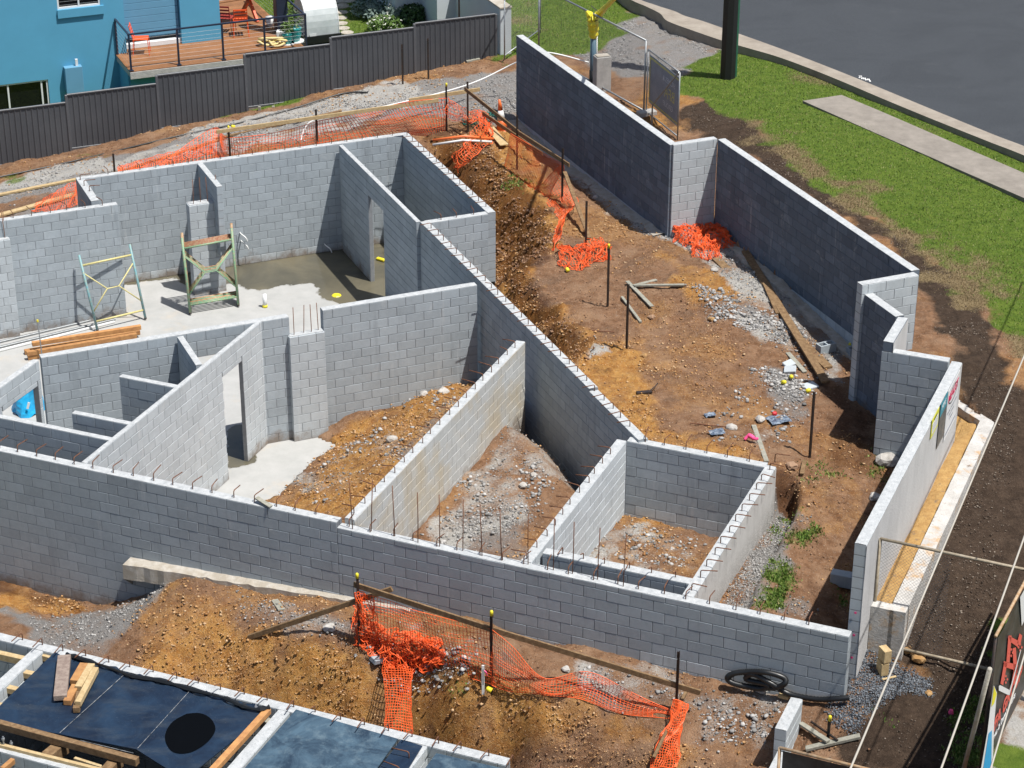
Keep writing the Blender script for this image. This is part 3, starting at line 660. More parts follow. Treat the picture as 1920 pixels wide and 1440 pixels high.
c = m.mix(edge(sb.outputs[0], .9), c, grs); c = m.mix(edge(sb.outputs[2], 1.1), c, stw)
m.col(c); m.rough(.95); m.b.inputs['Specular IOR Level'].default_value = .15
hgt_ = m.math('ADD', m.math('MULTIPLY', fine, .6), m.math('MULTIPLY', grit, .4)); m.bump(hgt_, .09, 1.); MAT['ground'] = m.m
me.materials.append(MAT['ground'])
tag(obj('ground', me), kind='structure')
# land beyond the modelled site
fan = [(-.335*23, 23), (.335*23, 23), (.335*80, 80), (-.335*80, 80)]; outr = [(-400, -300), (400, -300), (400, 500), (-400, 500)]
g = MB()
for i in range(4):
    a, b = fan[i], fan[(i+1) % 4]; c_, d_ = outr[(i+1) % 4], outr[i]
    zf = (.3, .6, 2.2, 1.2)
    g.poly([(*d_, 1.0), (*c_, 1.0), (*b, zf[(i+1) % 4]), (*a, zf[i])])
tag(g.build('outer_ground', plain('outer_grass', (.09, .11, .035), .95, .3, .6, .03, c2=(.16, .13, .07))), kind='structure')
# ---- concrete floor slab of the building
m = NM('slab_concrete'); big = m.noise(.55, 6, .6, dist=.5); 
cc = m.mix(m.maprange(m.noise(1.7, 5, .7), .3, .7), (.33, .335, .325), (.41, .41, .40)); cc = m.mix(m.maprange(m.noise(40, 4, .7), .6, .7, 0, .35), cc, (.36, .33, .28))
cc = m.mix(m.maprange(m.noise(.8, 5, .7), .56, .7, 0, .5), cc, (.46, .39, .30))
wet = m.attr('wet', 'Fac'); wm = m.maprange(m.math('ADD', wet, m.math('MULTIPLY', m.math('SUBTRACT', m.noise(2.6, 5, .6), .5), .5)), .48, .53)
cc = m.mix(wm, cc, m.mix(m.maprange(big, .4, .6), (.085, .08, .06), (.14, .125, .085))); m.col(cc); m.rough(m.mix(wm, .8, .16)); m.bump(m.mix(wm, m.noise(30, 4, .7), 0.5), .004); MAT['slab'] = m.m
sx, sy = np.meshgrid(np.linspace(0, 1, 150), np.linspace(0, 1, 150)); 
slab_poly = [FW0, (mid0[0], mid0[1]), mid1, cr1, nre0, nrw1, nrw0, bk0, crn1, lb1, lb0, (lb0[0]-1, lb0[1]-1), (FW0[0]-3, FW0[1]+4)]
xs = np.arange(-15, 2.5, .1); ys = np.arange(28, 52.5, .1); SX, SY = np.meshgrid(xs, ys); 
ins = inpoly(slab_poly, SX.ravel(), SY.ravel()).reshape(SX.shape)
wetp = [tuple(at(a, b, 0)) for a, b in ((180,560),(233,535),(330,520),(355,545),(430,532),(480,545),(540,535),(590,530),(600,560),(640,570),(740,565),(780,400),(640,440),(430,490),(200,520))]
WET = np.clip(.5-sdist(wetp, SX.ravel(), SY.ravel())/1.2, 0, 1)
door_patch = [tuple(at(a, b, 0)) for a, b in ((425,800),(480,790),(480,870),(425,880))]; WET = np.maximum(WET, np.clip(.5-sdist(door_patch, SX.ravel(), SY.ravel())/.5, 0, 1)*.95)  # floor behind the tall doorway, made darker and glossier
vid = -np.ones(SX.shape, int); vs = []; ok = np.zeros(SX.shape, bool)
cell = ins[:-1, :-1] & ins[1:, :-1] & ins[:-1, 1:] & ins[1:, 1:]
idx = np.arange(SX.size).reshape(SX.shape)
q = np.stack([idx[:-1, :-1][cell], idx[:-1, 1:][cell], idx[1:, 1:][cell], idx[1:, :-1][cell]], 1)
used, inv = np.unique(q, return_inverse=True); q = inv.reshape(q.shape)
me = mesh_from('floor_slab', np.stack([SX.ravel()[used], SY.ravel()[used], np.zeros(len(used))], 1).tolist(), q.tolist(), MAT['slab'])
wa = me.attributes.new('wet', 'FLOAT', 'POINT'); wa.data.foreach_set('value', WET[used])
tag(obj('floor_slab', me), kind='structure')

# ------------------------------------------------------------------ things on the building site
CAM = Vector((0, 0, CZ)); V = Vector
def top_z(p, px, py):
    """height above p at which the photograph shows row py (searching up the vertical at p)"""
    lo, hi = p.z-1, p.z+6
    for _ in range(40):
        mz = (lo+hi)/2; q = np.array([p.x, p.y, mz-CZ]); y = 720-FPX*(q@_U)/(q@_fw)
        if y > py: lo = mz
        else: hi = mz
    return lo
MAT['steel_black'] = plain('black_steel', (.018, .017, .016), .5, .3, 20, c2=(.05, .028, .02))
MAT['yellow'] = plain('yellow_plastic', (.72, .62, .03), .45, .08)
MAT['timber'] = plain('weathered_pine', (.15, .088, .04), .85, .2, 14, .004, c2=(.25, .16, .08), stretch=(1, 1, 1))
MAT['timber_pale'] = plain('pale_timber', (.42, .30, .15), .85, .15, 14, .004, c2=(.52, .40, .22))
MAT['timber_orange'] = plain('fresh_timber', (.46, .235, .085), .8, .15, 9, .004, c2=(.34, .16, .06), rnd=.15)
MAT['timber_grey'] = plain('grey_timber', (.24, .235, .19), .9, .15, 14, .004, c2=(.33, .32, .27))
MAT['timber_old'] = plain('old_hardwood', (.20, .15, .125), .9, .2, 12, .006, c2=(.30, .24, .20))
MAT['white_plastic'] = plain('white_plastic', (.72, .73, .72), .4, .05)
MAT['concrete'] = plain('cast_concrete', (.36, .355, .34), .92, .14, 6, .01, c2=(.46, .45, .43))
MAT['net'] = plain('orange_barrier_net', (.80, .12, .025), .5, .12, 3)
MAT['net'].node_tree.nodes['Principled BSDF'].inputs['Transmission Weight'].default_value = 0
MAT['pipe_orange'] = plain('orange_conduit', (.75, .16, .04), .4, .05)
MAT['black_plastic'] = plain('black_plastic', (.012, .013, .014), .38, .2)
MAT['gal'] = plain('galvanised_steel', (.34, .36, .37), .45, .15, 18, metal=.6, c2=(.25, .26, .27))
MAT['tube_rusty'] = plain('rusty_scaffold_tube', (.36, .21, .10), .7, .25, 12, c2=(.48, .36, .24))
MAT['pink'] = plain('pink_paint', (.85, .08, .25), .6)

def picket(px, py, top, label, cap=False, lean=(0, 0), g=True, z=None, h=None, grp='steel star pickets marking the trench and bank', knob=True):
    p = ga(px, py) if z is None else at(px, py, z)
    tz = top_z(p, px, top) if h is None else p.z+h; H = tz-p.z
    root = empty('star_picket', p, random.uniform(0, 3), label, 'star picket', grp); root.rotation_euler[0] = R(lean[0]); root.rotation_euler[1] = R(lean[1])
    b = MB()
    for k in range(3):
        a = R(120*k); b.box((math.cos(a)*.014, math.sin(a)*.014, H/2-.1), (.03, .006, H+.2), Matrix.Rotation(a, 3, 'Z'))
    b.build('post', MAT['steel_black'], root)
    w_ = MB().tube([(-.02, 0, H*.9), (.02, .02, H*.89), (.035, -.02, H*.93)], .003, 4); w_.build('tie_wire', MAT['gal'], root)
    if cap:
        c = MB().tube([(0,0,H-.06), (0,0,H+.02), (0,0,H+.035)], [.03, .028, .016], 8); c.build('safety_cap', MAT['yellow'], root, True)
    return root
PK = {}
PK['b1'] = picket(215, 326, 288, 'lone black picket behind the left part of the back wall by the pale strip')
PK['b2'] = picket(432, 300, 238, 'black picket with yellow cap behind the back wall, near its nib wall', True)
PK['b3'] = picket(595, 278, 205, 'black picket without cap in the middle of the rear orange net')
PK['b4'] = picket(838, 246, 158, 'black picket with yellow cap where the rear orange net ends by the gravel', True)
PK['b5'] = picket(877, 248, 153, 'tall black picket between the rear orange net and the traffic cone')
PK['f1'] = picket(755, 158, 83, 'left of two thin black pickets against the dark steel fence')
PK['f2'] = picket(803, 148, 72, 'right of two thin black pickets against the dark steel fence')
PK['y1'] = picket(969, 318, 216, 'black picket by the tall dark retaining wall where two rails meet')
PK['y2'] = picket(1054, 379, 278, 'black picket where the trench plank ends and the net turns down')
PK['y3'] = picket(1098, 470, 377, 'black picket standing in the small heap of orange net beside the trench')
PK['y4'] = picket(1139, 575, 460, 'bare black picket in the yard with a yellow cap on its tip', True)
PK['y5'] = picket(1175, 656, 533, 'bare black picket in the yard beside four grey battens')
PK['y6'] = picket(1518, 858, 735, 'lone bare black picket in the yard near the sign wall')
PK['s1'] = picket(674, 1212, 1078, 'front picket with yellow cap at the left end of the long timber rail', True)
PK['s2'] = picket(922, 1284, 1148, 'front picket with yellow cap halfway along the long timber rail', True)
PK['s3'] = picket(1268, 1340, 1222, 'front picket without cap at the right end of the long timber rail')
PK['c1'] = picket(1553, 1386, 1345, 'short thin stake with a crooked yellow cap near the black pipe', True)
def on_picket(k, py):
    o = PK[k]; p = Vector(o.location); return Vector((p.x, p.y, top_z(p, 0, py)))
def plank(name, label, a, b, wd, th, mat='timber', up=(0,0,1), group=None, bow=0, cat='plank', mid=None):
    n = 6; a, b = Vector(a), Vector(b); root_m = MB(); pts = []
    for i in range(n+1):
        t = i/n; pts.append(a.lerp(b, t)+Vector((0, 0, -bow*4*t*(1-t))))
    d = (b-a).normalized(); y = Vector(up).cross(d).normalized(); z = d.cross(y); vs = []
    for i, p in enumerate(pts):
        j = .0
        for sy, sz in ((-1,-1),(1,-1),(1,1),(-1,1)): vs.append(p+y*sy*wd/2+z*sz*th/2+Vector((random.uniform(-j, j),)*3))
    fs = [(0,3,2,1), tuple(n*4+k for k in range(4))]
    for i in range(n):
        for k in range(4): a_ = i*4+k; b_ = i*4+(k+1) % 4; fs.append((a_, b_, b_+4, a_+4))
    o = obj(name, mesh_from(name, vs, fs, MAT[mat])); tag(o, label, cat, group)
    bv = o.modifiers.new('edge', 'BEVEL'); bv.width = .004; bv.segments = 1
    return o
V = Vector
# front rail and brace
a = on_picket('s1', 1100); b = on_picket('s2', 1182); c = on_picket('s3', 1288)
off = Vector((0, .035, 0))
e = a+(a-b).normalized()*.07
plank('timber_rail', 'left length of the long timber rail tied to the pickets in front', e+off, a.lerp(b, .995)+off+(b-a)*0.25*0, .035, .10, up=(0, 0, 1))
plank('timber_rail', 'right length of the long timber rail running down to the capless picket', a.lerp(b, 1.01)+off, c+(c-b).normalized()*.38+off, .035, .10)
plank('timber_brace', 'dark timber brace leaning from the clay up to the yellow capped picket', ga(466, 1197, 1.1, .02), on_plane((a.x, a.y+.12, 0), A_, 735, 1104), .045, .09)
# yard planks
def gplank(name, label, p, q, wd, th=.04, mat='timber', z=2.2, lift=.03, **k):
    a, b = ga(*p, z, lift), ga(*q, z, lift); return plank(name, label, a, b, wd, th, mat, **k)
gplank('plank', 'long brown plank lying from the red net heap across the yard, crossed near its end', (1342, 487), (1553, 692), .2, .05, 'timber')
gplank('plank', 'second long brown plank lying closest to the dark retaining wall', (1397, 478), (1548, 724), .17, .05, 'timber', lift=.09)
gplank('plank', 'short brown plank between the two long crossing planks', (1436, 535), (1461, 592), .16, .04, 'timber', lift=.05)
gplank('batten', 'weathered grey batten running down right from the yard picket', (1176, 533), (1222, 580), .09, .03, 'timber_grey', lift=.07)
gplank('batten', 'longest weathered grey batten, lying level to the right', (1190, 540), (1283, 539), .07, .04, 'timber_grey', lift=.06)
gplank('batten', 'short weathered grey batten pointing up right', (1188, 538), (1231, 527), .08, .03, 'timber_grey', lift=.03)
gplank('batten', 'separate weathered grey batten lying left of the picket', (1166, 560), (1201, 607), .06, .04, 'timber_grey', lift=.04)
gplank('batten', 'grey batten by the broken block pieces in the yard', (1477, 664), (1509, 700), .10, .03, 'timber_grey')
gplank('batten', 'greenish batten leaning against the back wall of the square room', (1413, 800), (1437, 868), .09, .03, 'timber_grey')
gplank('batten', 'small pale offcut standing in the dirt right of the square room', (1508, 870), (1503, 894), .08, .03, 'timber', lift=.06)
gplank('steel_rod', 'thin rusty rod lying on the clay behind the square room', (1294, 796), (1371, 804), .02, .02, 'rust', cat='rod')
gplank('steel_rod', 'thin rusty rod lying below the four grey battens', (1110, 622), (1152, 625), .02, .02, 'rust', cat='rod')
gplank('batten', 'flat grey offcut on the clay below the block footing', (515, 1128), (528, 1146), .12, .03, 'timber_grey', z=1.1)
gplank('plank', 'wide pale board lying by the orange net near the traffic cone', (918, 246), (946, 279), .24, .03, 'timber_pale', lift=.1)
gplank('batten', 'stub of dark timber poking over the front wall at the clay heap', (480, 935), (507, 953), .06, .1, 'timber_old', z=1.6) if 0 else None
Pf, df, nf = WALLS['front_block_wall'][0][:3]
q1 = on_plane(Pf+nf*.1, A_, 481, 934); q2 = on_plane(Pf+nf*.02, A_, 508, 952)
plank('batten', 'short dark board resting on top of the front wall by the clay heap', (q1.x, q1.y, 2.9), (q2.x, q2.y, 2.83), .09, .03, 'timber_grey')
# rails between the pickets round the trench
o1 = Vector((.03, -.03, 0))
plank('timber_rail', 'timber rail sloping from the tall picket down past the traffic cone', on_picket('b5', 168)+o1-Vector((.1, -.1, 0)), on_picket('y1', 246)+o1, .03, .10)
plank('timber_rail', 'timber rail above the red net along the foot of the tall dark wall', on_picket('y1', 247)+o1, on_picket('y2', 302)+o1+Vector((.12, -.25, 0)), .03, .10)
plank('timber_rail', 'lower timber rail hanging inside the red net beside the trench', ga(905, 236, 2.3, .35), ga(1017, 314, 2.1, .35), .03, .10)
plank('plank', 'narrow plank leaning down from the net picket towards the picket in the net heap', on_picket('y2', 322)+Vector((.05, 0, 0)), ga(1105, 450, 2.2, .05), .09, .035)
pb = on_picket('b4', 178)
plank('timber_rail', 'short pale rail tied level across the two pickets at the gravel', pb+Vector((-.95, -.28, -.05)), pb+Vector((.85, .3, .05)), .03, .10, 'timber_pale')
plank('timber_rail', 'long timber rail along the rear orange net, higher part', on_picket('b3', 218)+Vector((-2.4, -.9, -.1)), on_picket('b4', 182)+Vector((-.2, -.1, -.05)), .03, .10, 'timber_pale')
# boards lying along the back wall
gplank('formwork_board', 'long yellowish board lying on the gravel at the upper left edge', (-30, 373), (145, 338), .12, .05, 'timber_pale', z=1.6)
gplank('formwork_board', 'long brown board lying in the trench at the left edge behind the block wall', (-20, 411), (142, 366), .16, .05, 'timber_pale', z=1.5)
gplank('formwork_board', 'thin board lying along the track behind the back wall', (216, 327), (420, 262), .08, .05, 'timber', z=1.8)
gplank('formwork_board', 'thin board continuing along the track behind the rear net', (405, 262), (640, 210), .08, .05, 'timber', z=1.9)
gplank('formwork_board', 'pale board lying under the far end of the dark fence', (874, 117), (899, 112), .12, .05, 'timber_grey', z=2.3)
# conduit
def pipe(name, label, pts, r, mat, cat='pipe', n=8, smooth=8):
    b = MB().tube(bez(pts, smooth) if smooth else pts, r, n); o = b.build(name, MAT[mat], None, True); return tag(o, label, cat)
pipe('conduit', 'orange conduit crossing the trench at the end of the narrow room', [ga(812, 298, 2.2, .5), ga(870, 287, 2.1, .45), ga(925, 274, 2.2, .2)], .035, 'pipe_orange', smooth=0)
pipe('conduit', 'white pipe lying just under the orange conduit over the trench', [ga(812, 303, 2.2, .45), ga(868, 291, 2.1, .4), ga(922, 277, 2.2, .16)], .03, 'white_plastic', smooth=0)
pipe('cable', 'thin black cable lying along the foot of the steel fence', [ga(-20, 338, 1.2, .03), ga(130, 306, 1.4, .03), ga(330, 258, 1.6, .03), ga(450, 232, 1.8, .03), ga(545, 207, 2, .03), ga(640, 178, 2, .03), ga(690, 175, 2, .03)], .022, 'black_plastic', 'cable', 6)
pipe('cable', 'white cable sagging from the service pole over the gravel to the rear net', [at(1104, 117, 3.6), at(1020, 98, 3.9), at(968, 117, 3.3), at(900, 150, 2.9), at(830, 173, 2.9), at(700, 204, 2.7), at(600, 222, 2.6), at(572, 240, 2.4), at(562, 275, 2.0)], .02, 'white_plastic', 'cable', 6)
def garden_hose(label, c, mat, n=14, r=.35, t=.015):
    pts = []
    for i in range(n*6):
        a = i/6*2.2; rr = r*(.55+.45*random.random()); pts.append(c+Vector((math.cos(a)*rr, math.sin(a)*rr*.8, .02+.12*random.random())))
    b = MB().tube(bez(pts, 3), t, 5); o = b.build('cable_coil', MAT[mat], None, True); tag(o, label, 'cable coil')
MAT['teal'] = plain('green_cable', (.01, .13, .10), .5, .2)
garden_hose('tangle of dark green cable left of the traffic cone', ga(893, 234, 2.2), 'teal', 9, .4)
garden_hose('smaller tangle of green cable behind the leaning rail near the cone', ga(925, 220, 2.2), 'teal', 7, .3)
# corrugated drain pipe coil
pts = []
c0 = ga(1412, 1273, 1.4, .06)
ctl = [(1374,1264),(1364,1271),(1375,1281),(1410,1288),(1450,1290),(1470,1283),(1472,1273),(1455,1265),(1430,1260),(1400,1260),(1375,1263),(1364,1272),(1380,1283),(1425,1291),(1440,1284),(1400,1274),(1412,1264),(1445,1281),(1480,1301),(1530,1311),(1570,1310),(1592,1308)]
Pq, dq_, nq = WALLS['front_block_wall'][0][:3]
for i, (x, y) in enumerate(ctl):
    p = ga(x, y, 1.45, .06+.045*((i*7) % 3)*(i < 17)); gap = -(V((p.x, p.y, 0))-Pq).dot(nq)
    if gap < .12: p = on_plane(Pq-nq*(.10+.02*(i % 3)), A_, x, y)
    pts.append(p)
pp = bez(pts, 14); rs = [.05 if (i % 2) else .043 for i in range(len(pp))]
b = MB().tube(pp, rs, 10); tag(b.build('drain_pipe', MAT['black_plastic'], None, True), 'coil of thick black corrugated drain pipe against the front wall', 'drain pipe')
# traffic cone
cp = ga(942, 244, 2.2); root = empty('traffic_cone', cp, .5, 'orange traffic cone with a white band beside the tall dark wall', 'traffic cone'); root.rotation_euler[1] = R(-6)
MB().box((0, 0, .02), (.38, .38, .04), ch=.01).build('base', MAT['pipe_orange'], root)
MB().tube([(0,0,.04), (0,0,.30)], [.15, .105], 16).build('lower_cone', MAT['pipe_orange'], root, True)
MB().tube([(0,0,.30), (0,0,.56)], [.107, .066], 16).build('reflective_band', MAT['white_plastic'], root, True)
MB().tube([(0,0,.56), (0,0,.85)], [.066, .028], 16).build('upper_cone', MAT['pipe_orange'], root, True)
# white survey stake with pink tape
p = ga(906, 1298, 1.2); root = empty('survey_stake', p, 0, 'white survey stake with pencil marks and pink tape in front of the orange net', 'stake')
MB().box((0, 0, .24), (.045, .02, .56)).build('stake', MAT['white_plastic'], root)
MB().tube([(.02, 0, .42), (.05, -.02, .40), (.06, .01, .32)], .012, 5).build('pink_tape', MAT['pink'], root)
MB().box((0, -.011, .3), (.012, .003, .3)).build('pencil_mark', MAT['black_plastic'], root)
# hollow block in the yard
def hollow_block(label, p, rz, tilt=0, half=False):
    L = .19 if half else .39; b = MB(); w = .03
    for y in (-.08, .08): b.box((0, y, .095), (L, w, .19), ch=.003)
    for x in ([-L/2+w/2, L/2-w/2] if half else [-L/2+w/2, 0, L/2-w/2]): b.box((x, 0, .0945), (w-.001, .13, .188))
    o = b.build('loose_block', MAT['block'], None, False, p, (R(tilt), 0, R(rz))); return tag(o, label, 'concrete block')
hollow_block('loose hollow block with two open cores lying near the foot of the dark wall', ga(1548, 660, 2.0, .01), 28)
hollow_block('loose square block standing against the retaining wall beyond the hollow block', ga(1597, 668, 2.0, .0), 20, 0, True)
for x, y, s, l in ((1479, 686, .2, 'upper'), (1482, 697, .22, 'lower')):
    b = MB().box((0, 0, .05), (s*1.1, s*.9, .07), ch=.01); tag(b.build('block_fragment', MAT['block_pale'], None, False, ga(x, y, 2.1), (R(14), R(-10), R(30 if l == 'upper' else -12))), l+' of two broken flat block pieces beside a grey batten', 'block piece')
b = MB().box((0, 0, .05), (.26, .18, .09), ch=.008); tag(b.build('loose_block', MAT['block'], None, False, ga(708, 1240, 1.2), (R(8), R(12), R(40))), 'small grey block beside the heap of orange net on the bank', 'concrete block')
b = MB().box((0, 0, .03), (.3, .22, .04), ch=.006); tag(b.build('paver_piece', MAT['block_pale'], None, False, ga(1518, 726, 2.1), (R(6), 0, R(30))), 'flat pale slab piece beside a yellow cap in the yard', 'paver')
b = MB().box((0, 0, .12), (.42, .2, .24), ch=.01); tag(b.build('loose_block', MAT['block'], None, False, ga(1580, 1097, 1.5), (0, 0, R(-20))), 'grey block half sunk in weeds inside the corner of the front wall', 'concrete block')
for i, (x, y, l) in enumerate(((1483, 710, 'yellow cap lying on the dirt just below the broken block pieces'), (1466, 721, 'yellow cap lying left of the other two in the yard'), (1511, 738, 'yellow cap lying beside the flat pale slab piece'),
                           (1593, 652, 'yellow cap against the foot of the dark retaining wall'), (1065, 512, 'yellow cap just below the net heap beside the trench'), (922, 1300, 'yellow cap at the foot of the middle front picket'), (440, 241, 'yellow cap lying behind the capped picket at the rear net'))):
    c = MB().tube([(0,0,0), (0,0,.08), (0,0,.1)], [.045, .042, .02], 8); tag(c.build('plastic_litter', MAT['yellow'], None, True, ga(x, y, 2.1 if i < 5 else (1.2 if i == 5 else 1.7), .05), (R(70), 0, R(i*50))), l, 'picket cap')
MAT['sheet_blue'] = plain('dark_blue_sheet', (.04, .06, .10), .4, .3, 20, c2=(.25, .3, .36))
for x, y, s, l in ((1331, 781, .22, 'small crumpled dark sheet behind the square room'), (1344, 814, .3, 'square dark blue sheet with white specks on the clay'), (1460, 790, .42, 'larger pale blue printed sheet lying near red litter')):
    b = MB(); n = 5
    for i in range(n+1):
        for j in range(n+1): b.v.append(Vector(((i/n-.5)*s, (j/n-.5)*s*.75, .03+random.uniform(0, .035))))
    for i in range(n):
        for j in range(n): k = i*(n+1)+j; b.f.append((k, k+n+1, k+n+2, k+1))
    tag(b.build('plastic_sheet', MAT['sheet_blue'], None, False, ga(x, y, 2.3), (0, 0, R(20))), l, 'sheet')
MAT['red'] = plain('red_litter', (.6, .02, .03), .5)
tag(MB().box((0, 0, .04), (.09, .07, .08), ch=.02).build('litter', MAT['red'], None, False, ga(1452, 779, 2.2)), 'small red piece of litter beside the pale blue sheet', 'litter')
b = MB().tube(bez([(0,0,.03), (.08,.03,.1), (.18,-.02,.06), (.24,.04,.03)], 5), [.03]*5+[.045]*5+[.03]*6, 6); tag(b.build('paint_rag', MAT['pink'], None, True, ga(1396, 827, 2.3)), 'bright pink rag at the foot of the greenish batten', 'rag')
b = MB().box((0, 0, .03), (.3, .1, .03)).tube([(.1, 0, .04), (.25, .12, .08), (.32, .2, .1)], .012, 5); tag(b.build('trowel', MAT['steel_black'], None, False, ga(1208, 738, 2.3), (0, 0, .2)), 'dark trowel lying on the brown dirt left of the yard centre', 'tool')

# ------------------------------------------------------------------ orange safety net
def net(name, label, top, bot, nu, nv, wav=.03, seed=0, r=.0045, fold=0, bulge=0, group='orange barrier mesh round the excavations', slack=1., mat='net', flatten=0):
    """rectangular mesh hung between the curves top and bot (lists of points)"""
    rg = np.random.RandomState(seed); T = bez(top, 24); B = bez(bot, 24)
    def samp(L, t): i = min(t*(len(L)-1), len(L)-1.001); k = int(i); return np.array(L[k].lerp(L[k+1], i-k))
    G = np.zeros((nu+1, nv+1, 3))
    ph = rg.rand(8)*6.28
    for i in range(nu+1):
        u = i/nu; a, b = samp(T, u), samp(B, u); d = b-a; L = np.linalg.norm(d)
        for j in range(nv+1):
            v = j/nv; p = a+d*v
            w = math.sin(u*nu*.33+ph[0]+v*2)*.5+math.sin(u*nu*.13+ph[1]-v*4)+.6*math.sin(v*9+ph[2]+u*nu*.2)
            q = math.sin(u*nu*.21+ph[3]+v*5)+.5*math.sin(u*nu*.5+ph[4]+v*8)
            p = p+np.array([q*.35, -w, 0])*wav*slack*(.35+math.sin(math.pi*v))
            p[2] -= .0+wav*.6*abs(w)*math.sin(math.pi*v)
            if fold: p = p+np.array([math.sin(i*.83+j*.61+ph[5])+.7*math.sin(j*1.31-i*.47+ph[0]), math.cos(i*.57-j*.93+ph[6])+.7*math.sin(i*1.21+j*.39+ph[1]), .9*abs(math.sin(i*.71+j*.52+ph[7]))+.5*math.sin(i*1.17-j*.83+ph[2])])*fold*1.05+rg.uniform(-1, 1, 3)*fold*.18
            p[2] += bulge*math.sin(math.pi*min(1, v*1.05))*(.6+.4*math.sin(u*7+ph[1])*math.sin(u*3+ph[2]))
            G[i, j] = p
    vs = []; fs = []
    def strand(line, rad):
        n = len(line); base = len(vs)
        for i in range(n):
            d = line[min(i+1, n-1)]-line[max(i-1, 0)]; d = d/(np.linalg.norm(d)+1e-9)
            y = np.cross([.3, 1, .2], d); y /= np.linalg.norm(y)+1e-9; z = np.cross(d, y)
            for k in range(3):
                an = 2.094*k; vs.append(line[i]+(y*math.cos(an)+z*math.sin(an))*rad)
        for i in range(n-1):
            for k in range(3): a, b = base+i*3+k, base+i*3+(k+1) % 3; fs.append((a, b, b+3, a+3))
    for i in range(nu+1): strand(G[i], r*1.25)
    for j in range(nv+1): strand(G[:, j], r*(1.5 if j in (0, nv) else .9))
    o = obj(name, mesh_from(name, vs, fs, MAT[mat])); return tag(o, label, 'safety net', group)
g_ = lambda x, y, z=1.2, l=.03: ga(x, y, z, l)
s1, s2, s3 = on_picket('s1', 1112), on_picket('s2', 1180), on_picket('s3', 1335)
net('barrier_net', 'open orange net hanging under the rail in front of the long block wall', [s1, on_plane(s1, A_, 735, 1128), on_plane(s1, A_, 783, 1146), on_plane(s1, A_, 850, 1162), s2], [g_(672, 1208), g_(735, 1222), g_(800, 1240), g_(870, 1272), g_(922, 1286)], 46, 15, .035, 1, .0042)
net('barrier_net', 'orange net sagging low from the middle front picket down to the capless picket', [s2, on_plane(s2, A_, 965, 1215), on_plane(s2, A_, 1020, 1262)+V((0, 0, -.1)), g_(1100, 1290, 1.2, .3), g_(1180, 1320, 1.2, .25), s3], [g_(922, 1288), g_(960, 1300), g_(1020, 1307), g_(1090, 1312, 1.2, .02), g_(1170, 1340, 1.2, .02), g_(1262, 1352, 1.2, .02)], 62, 15, .03, 2, .004, slack=1.6)
net('barrier_net', 'crumpled heap of orange net at the foot of the left front picket', [g_(668, 1165, 1.2, .25), g_(700, 1195, 1.2, .25), g_(760, 1215, 1.2, .3), g_(826, 1222, 1.2, .15)], [g_(668, 1215), g_(700, 1228), g_(740, 1262), g_(790, 1265), g_(828, 1248)], 58, 20, .06, 3, .0055, fold=.045, bulge=.12)
net('barrier_net', 'bunched upright end of orange net round the left front picket', [s1+V((-.03, -.02, 0)), s1+V((.08, 0, 0)), s1+V((.25, -.02, -.1))], [g_(666, 1206), g_(690, 1212), g_(726, 1222)], 14, 20, .05, 13, .006, fold=.022)
net('barrier_net', 'second fold of crumpled orange net, brightest part of the front heap', [g_(715, 1235, 1.2, .3), g_(760, 1225, 1.2, .35), g_(800, 1228, 1.2, .25), g_(828, 1240, 1.2, .15)], [g_(722, 1268), g_(760, 1268), g_(795, 1262), g_(824, 1254)], 46, 16, .06, 4, .0055, fold=.045, bulge=.16)
net('barrier_net', 'strip of orange net hanging down the clay bank to the dark roof sheets', [g_(718, 1262, 1.1, .15), g_(748, 1266, 1.1, .18), g_(772, 1262, 1.1, .12)], [at(724, 1372, 1.4)+V((0, 0, 0)), at(752, 1378, 1.4), at(773, 1384, 1.4)], 11, 26, .04, 5, .0065, fold=.006)
net('barrier_net', 'loose end of orange net hanging off the capless picket at the bottom of the picture', [g_(1262, 1340, 1.1, .3), g_(1275, 1345, 1.1, .3), g_(1288, 1345, 1.1, .25)], [g_(1218, 1450, .8, .1), g_(1245, 1455, .8, .15), g_(1268, 1450, .8, .1)], 12, 26, .05, 6, .0065, fold=.01)
gplank('batten', 'thin brown batten lying in the loose net end at the bottom of the picture', (1290, 1312), (1225, 1445), .05, .05, 'timber', z=1.0, lift=.25)
# rear nets
b2, b3, b4 = on_picket('b2', 258), on_picket('b3', 228), on_picket('b4', 184)
net('barrier_net', 'low orange net behind the back wall between the nib wall and the middle rear picket', [ga(300, 316, 1.9, .1), ga(400, 272, 1.9, .45), b2, on_plane(b2, B_, 520, 248), b3], [ga(300, 322, 1.9), ga(400, 300, 1.9), ga(432, 298, 1.9), ga(520, 290, 2.0), ga(594, 277, 2.0)], 64, 9, .03, 7, .0058)
net('barrier_net', 'thin bunched orange net lying along the track left of the nib wall', [ga(222, 322, 1.7, .12), ga(300, 302, 1.7, .15), ga(400, 278, 1.8, .2)], [ga(222, 326, 1.7, .02), ga(300, 310, 1.7, .02), ga(400, 290, 1.8, .02)], 50, 6, .03, 18, .006, fold=.015)
net('barrier_net', 'reddish orange net behind the narrow room up to the capped picket', [b3, on_plane(b3, B_, 650, 216), on_plane(b3, B_, 700, 206), on_plane(b4, B_, 760, 192), b4], [ga(594, 279, 2), ga(680, 266, 2.1), ga(760, 256, 2.2), ga(800, 254, 2.2), ga(838, 244, 2.2)], 44, 9, .035, 8, .0075)
net('barrier_net', 'twisted orange net stretched from the capped picket towards the cone', [b4, on_picket('b5', 208), ga(905, 226, 2.2, .25), ga(922, 245, 2.2, .3)], [b4+V((0, 0, -.55)), on_picket('b5', 232), ga(900, 240, 2.2, .2), ga(915, 262, 2.2, .2)], 30, 9, .05, 9, .0055, fold=.03)
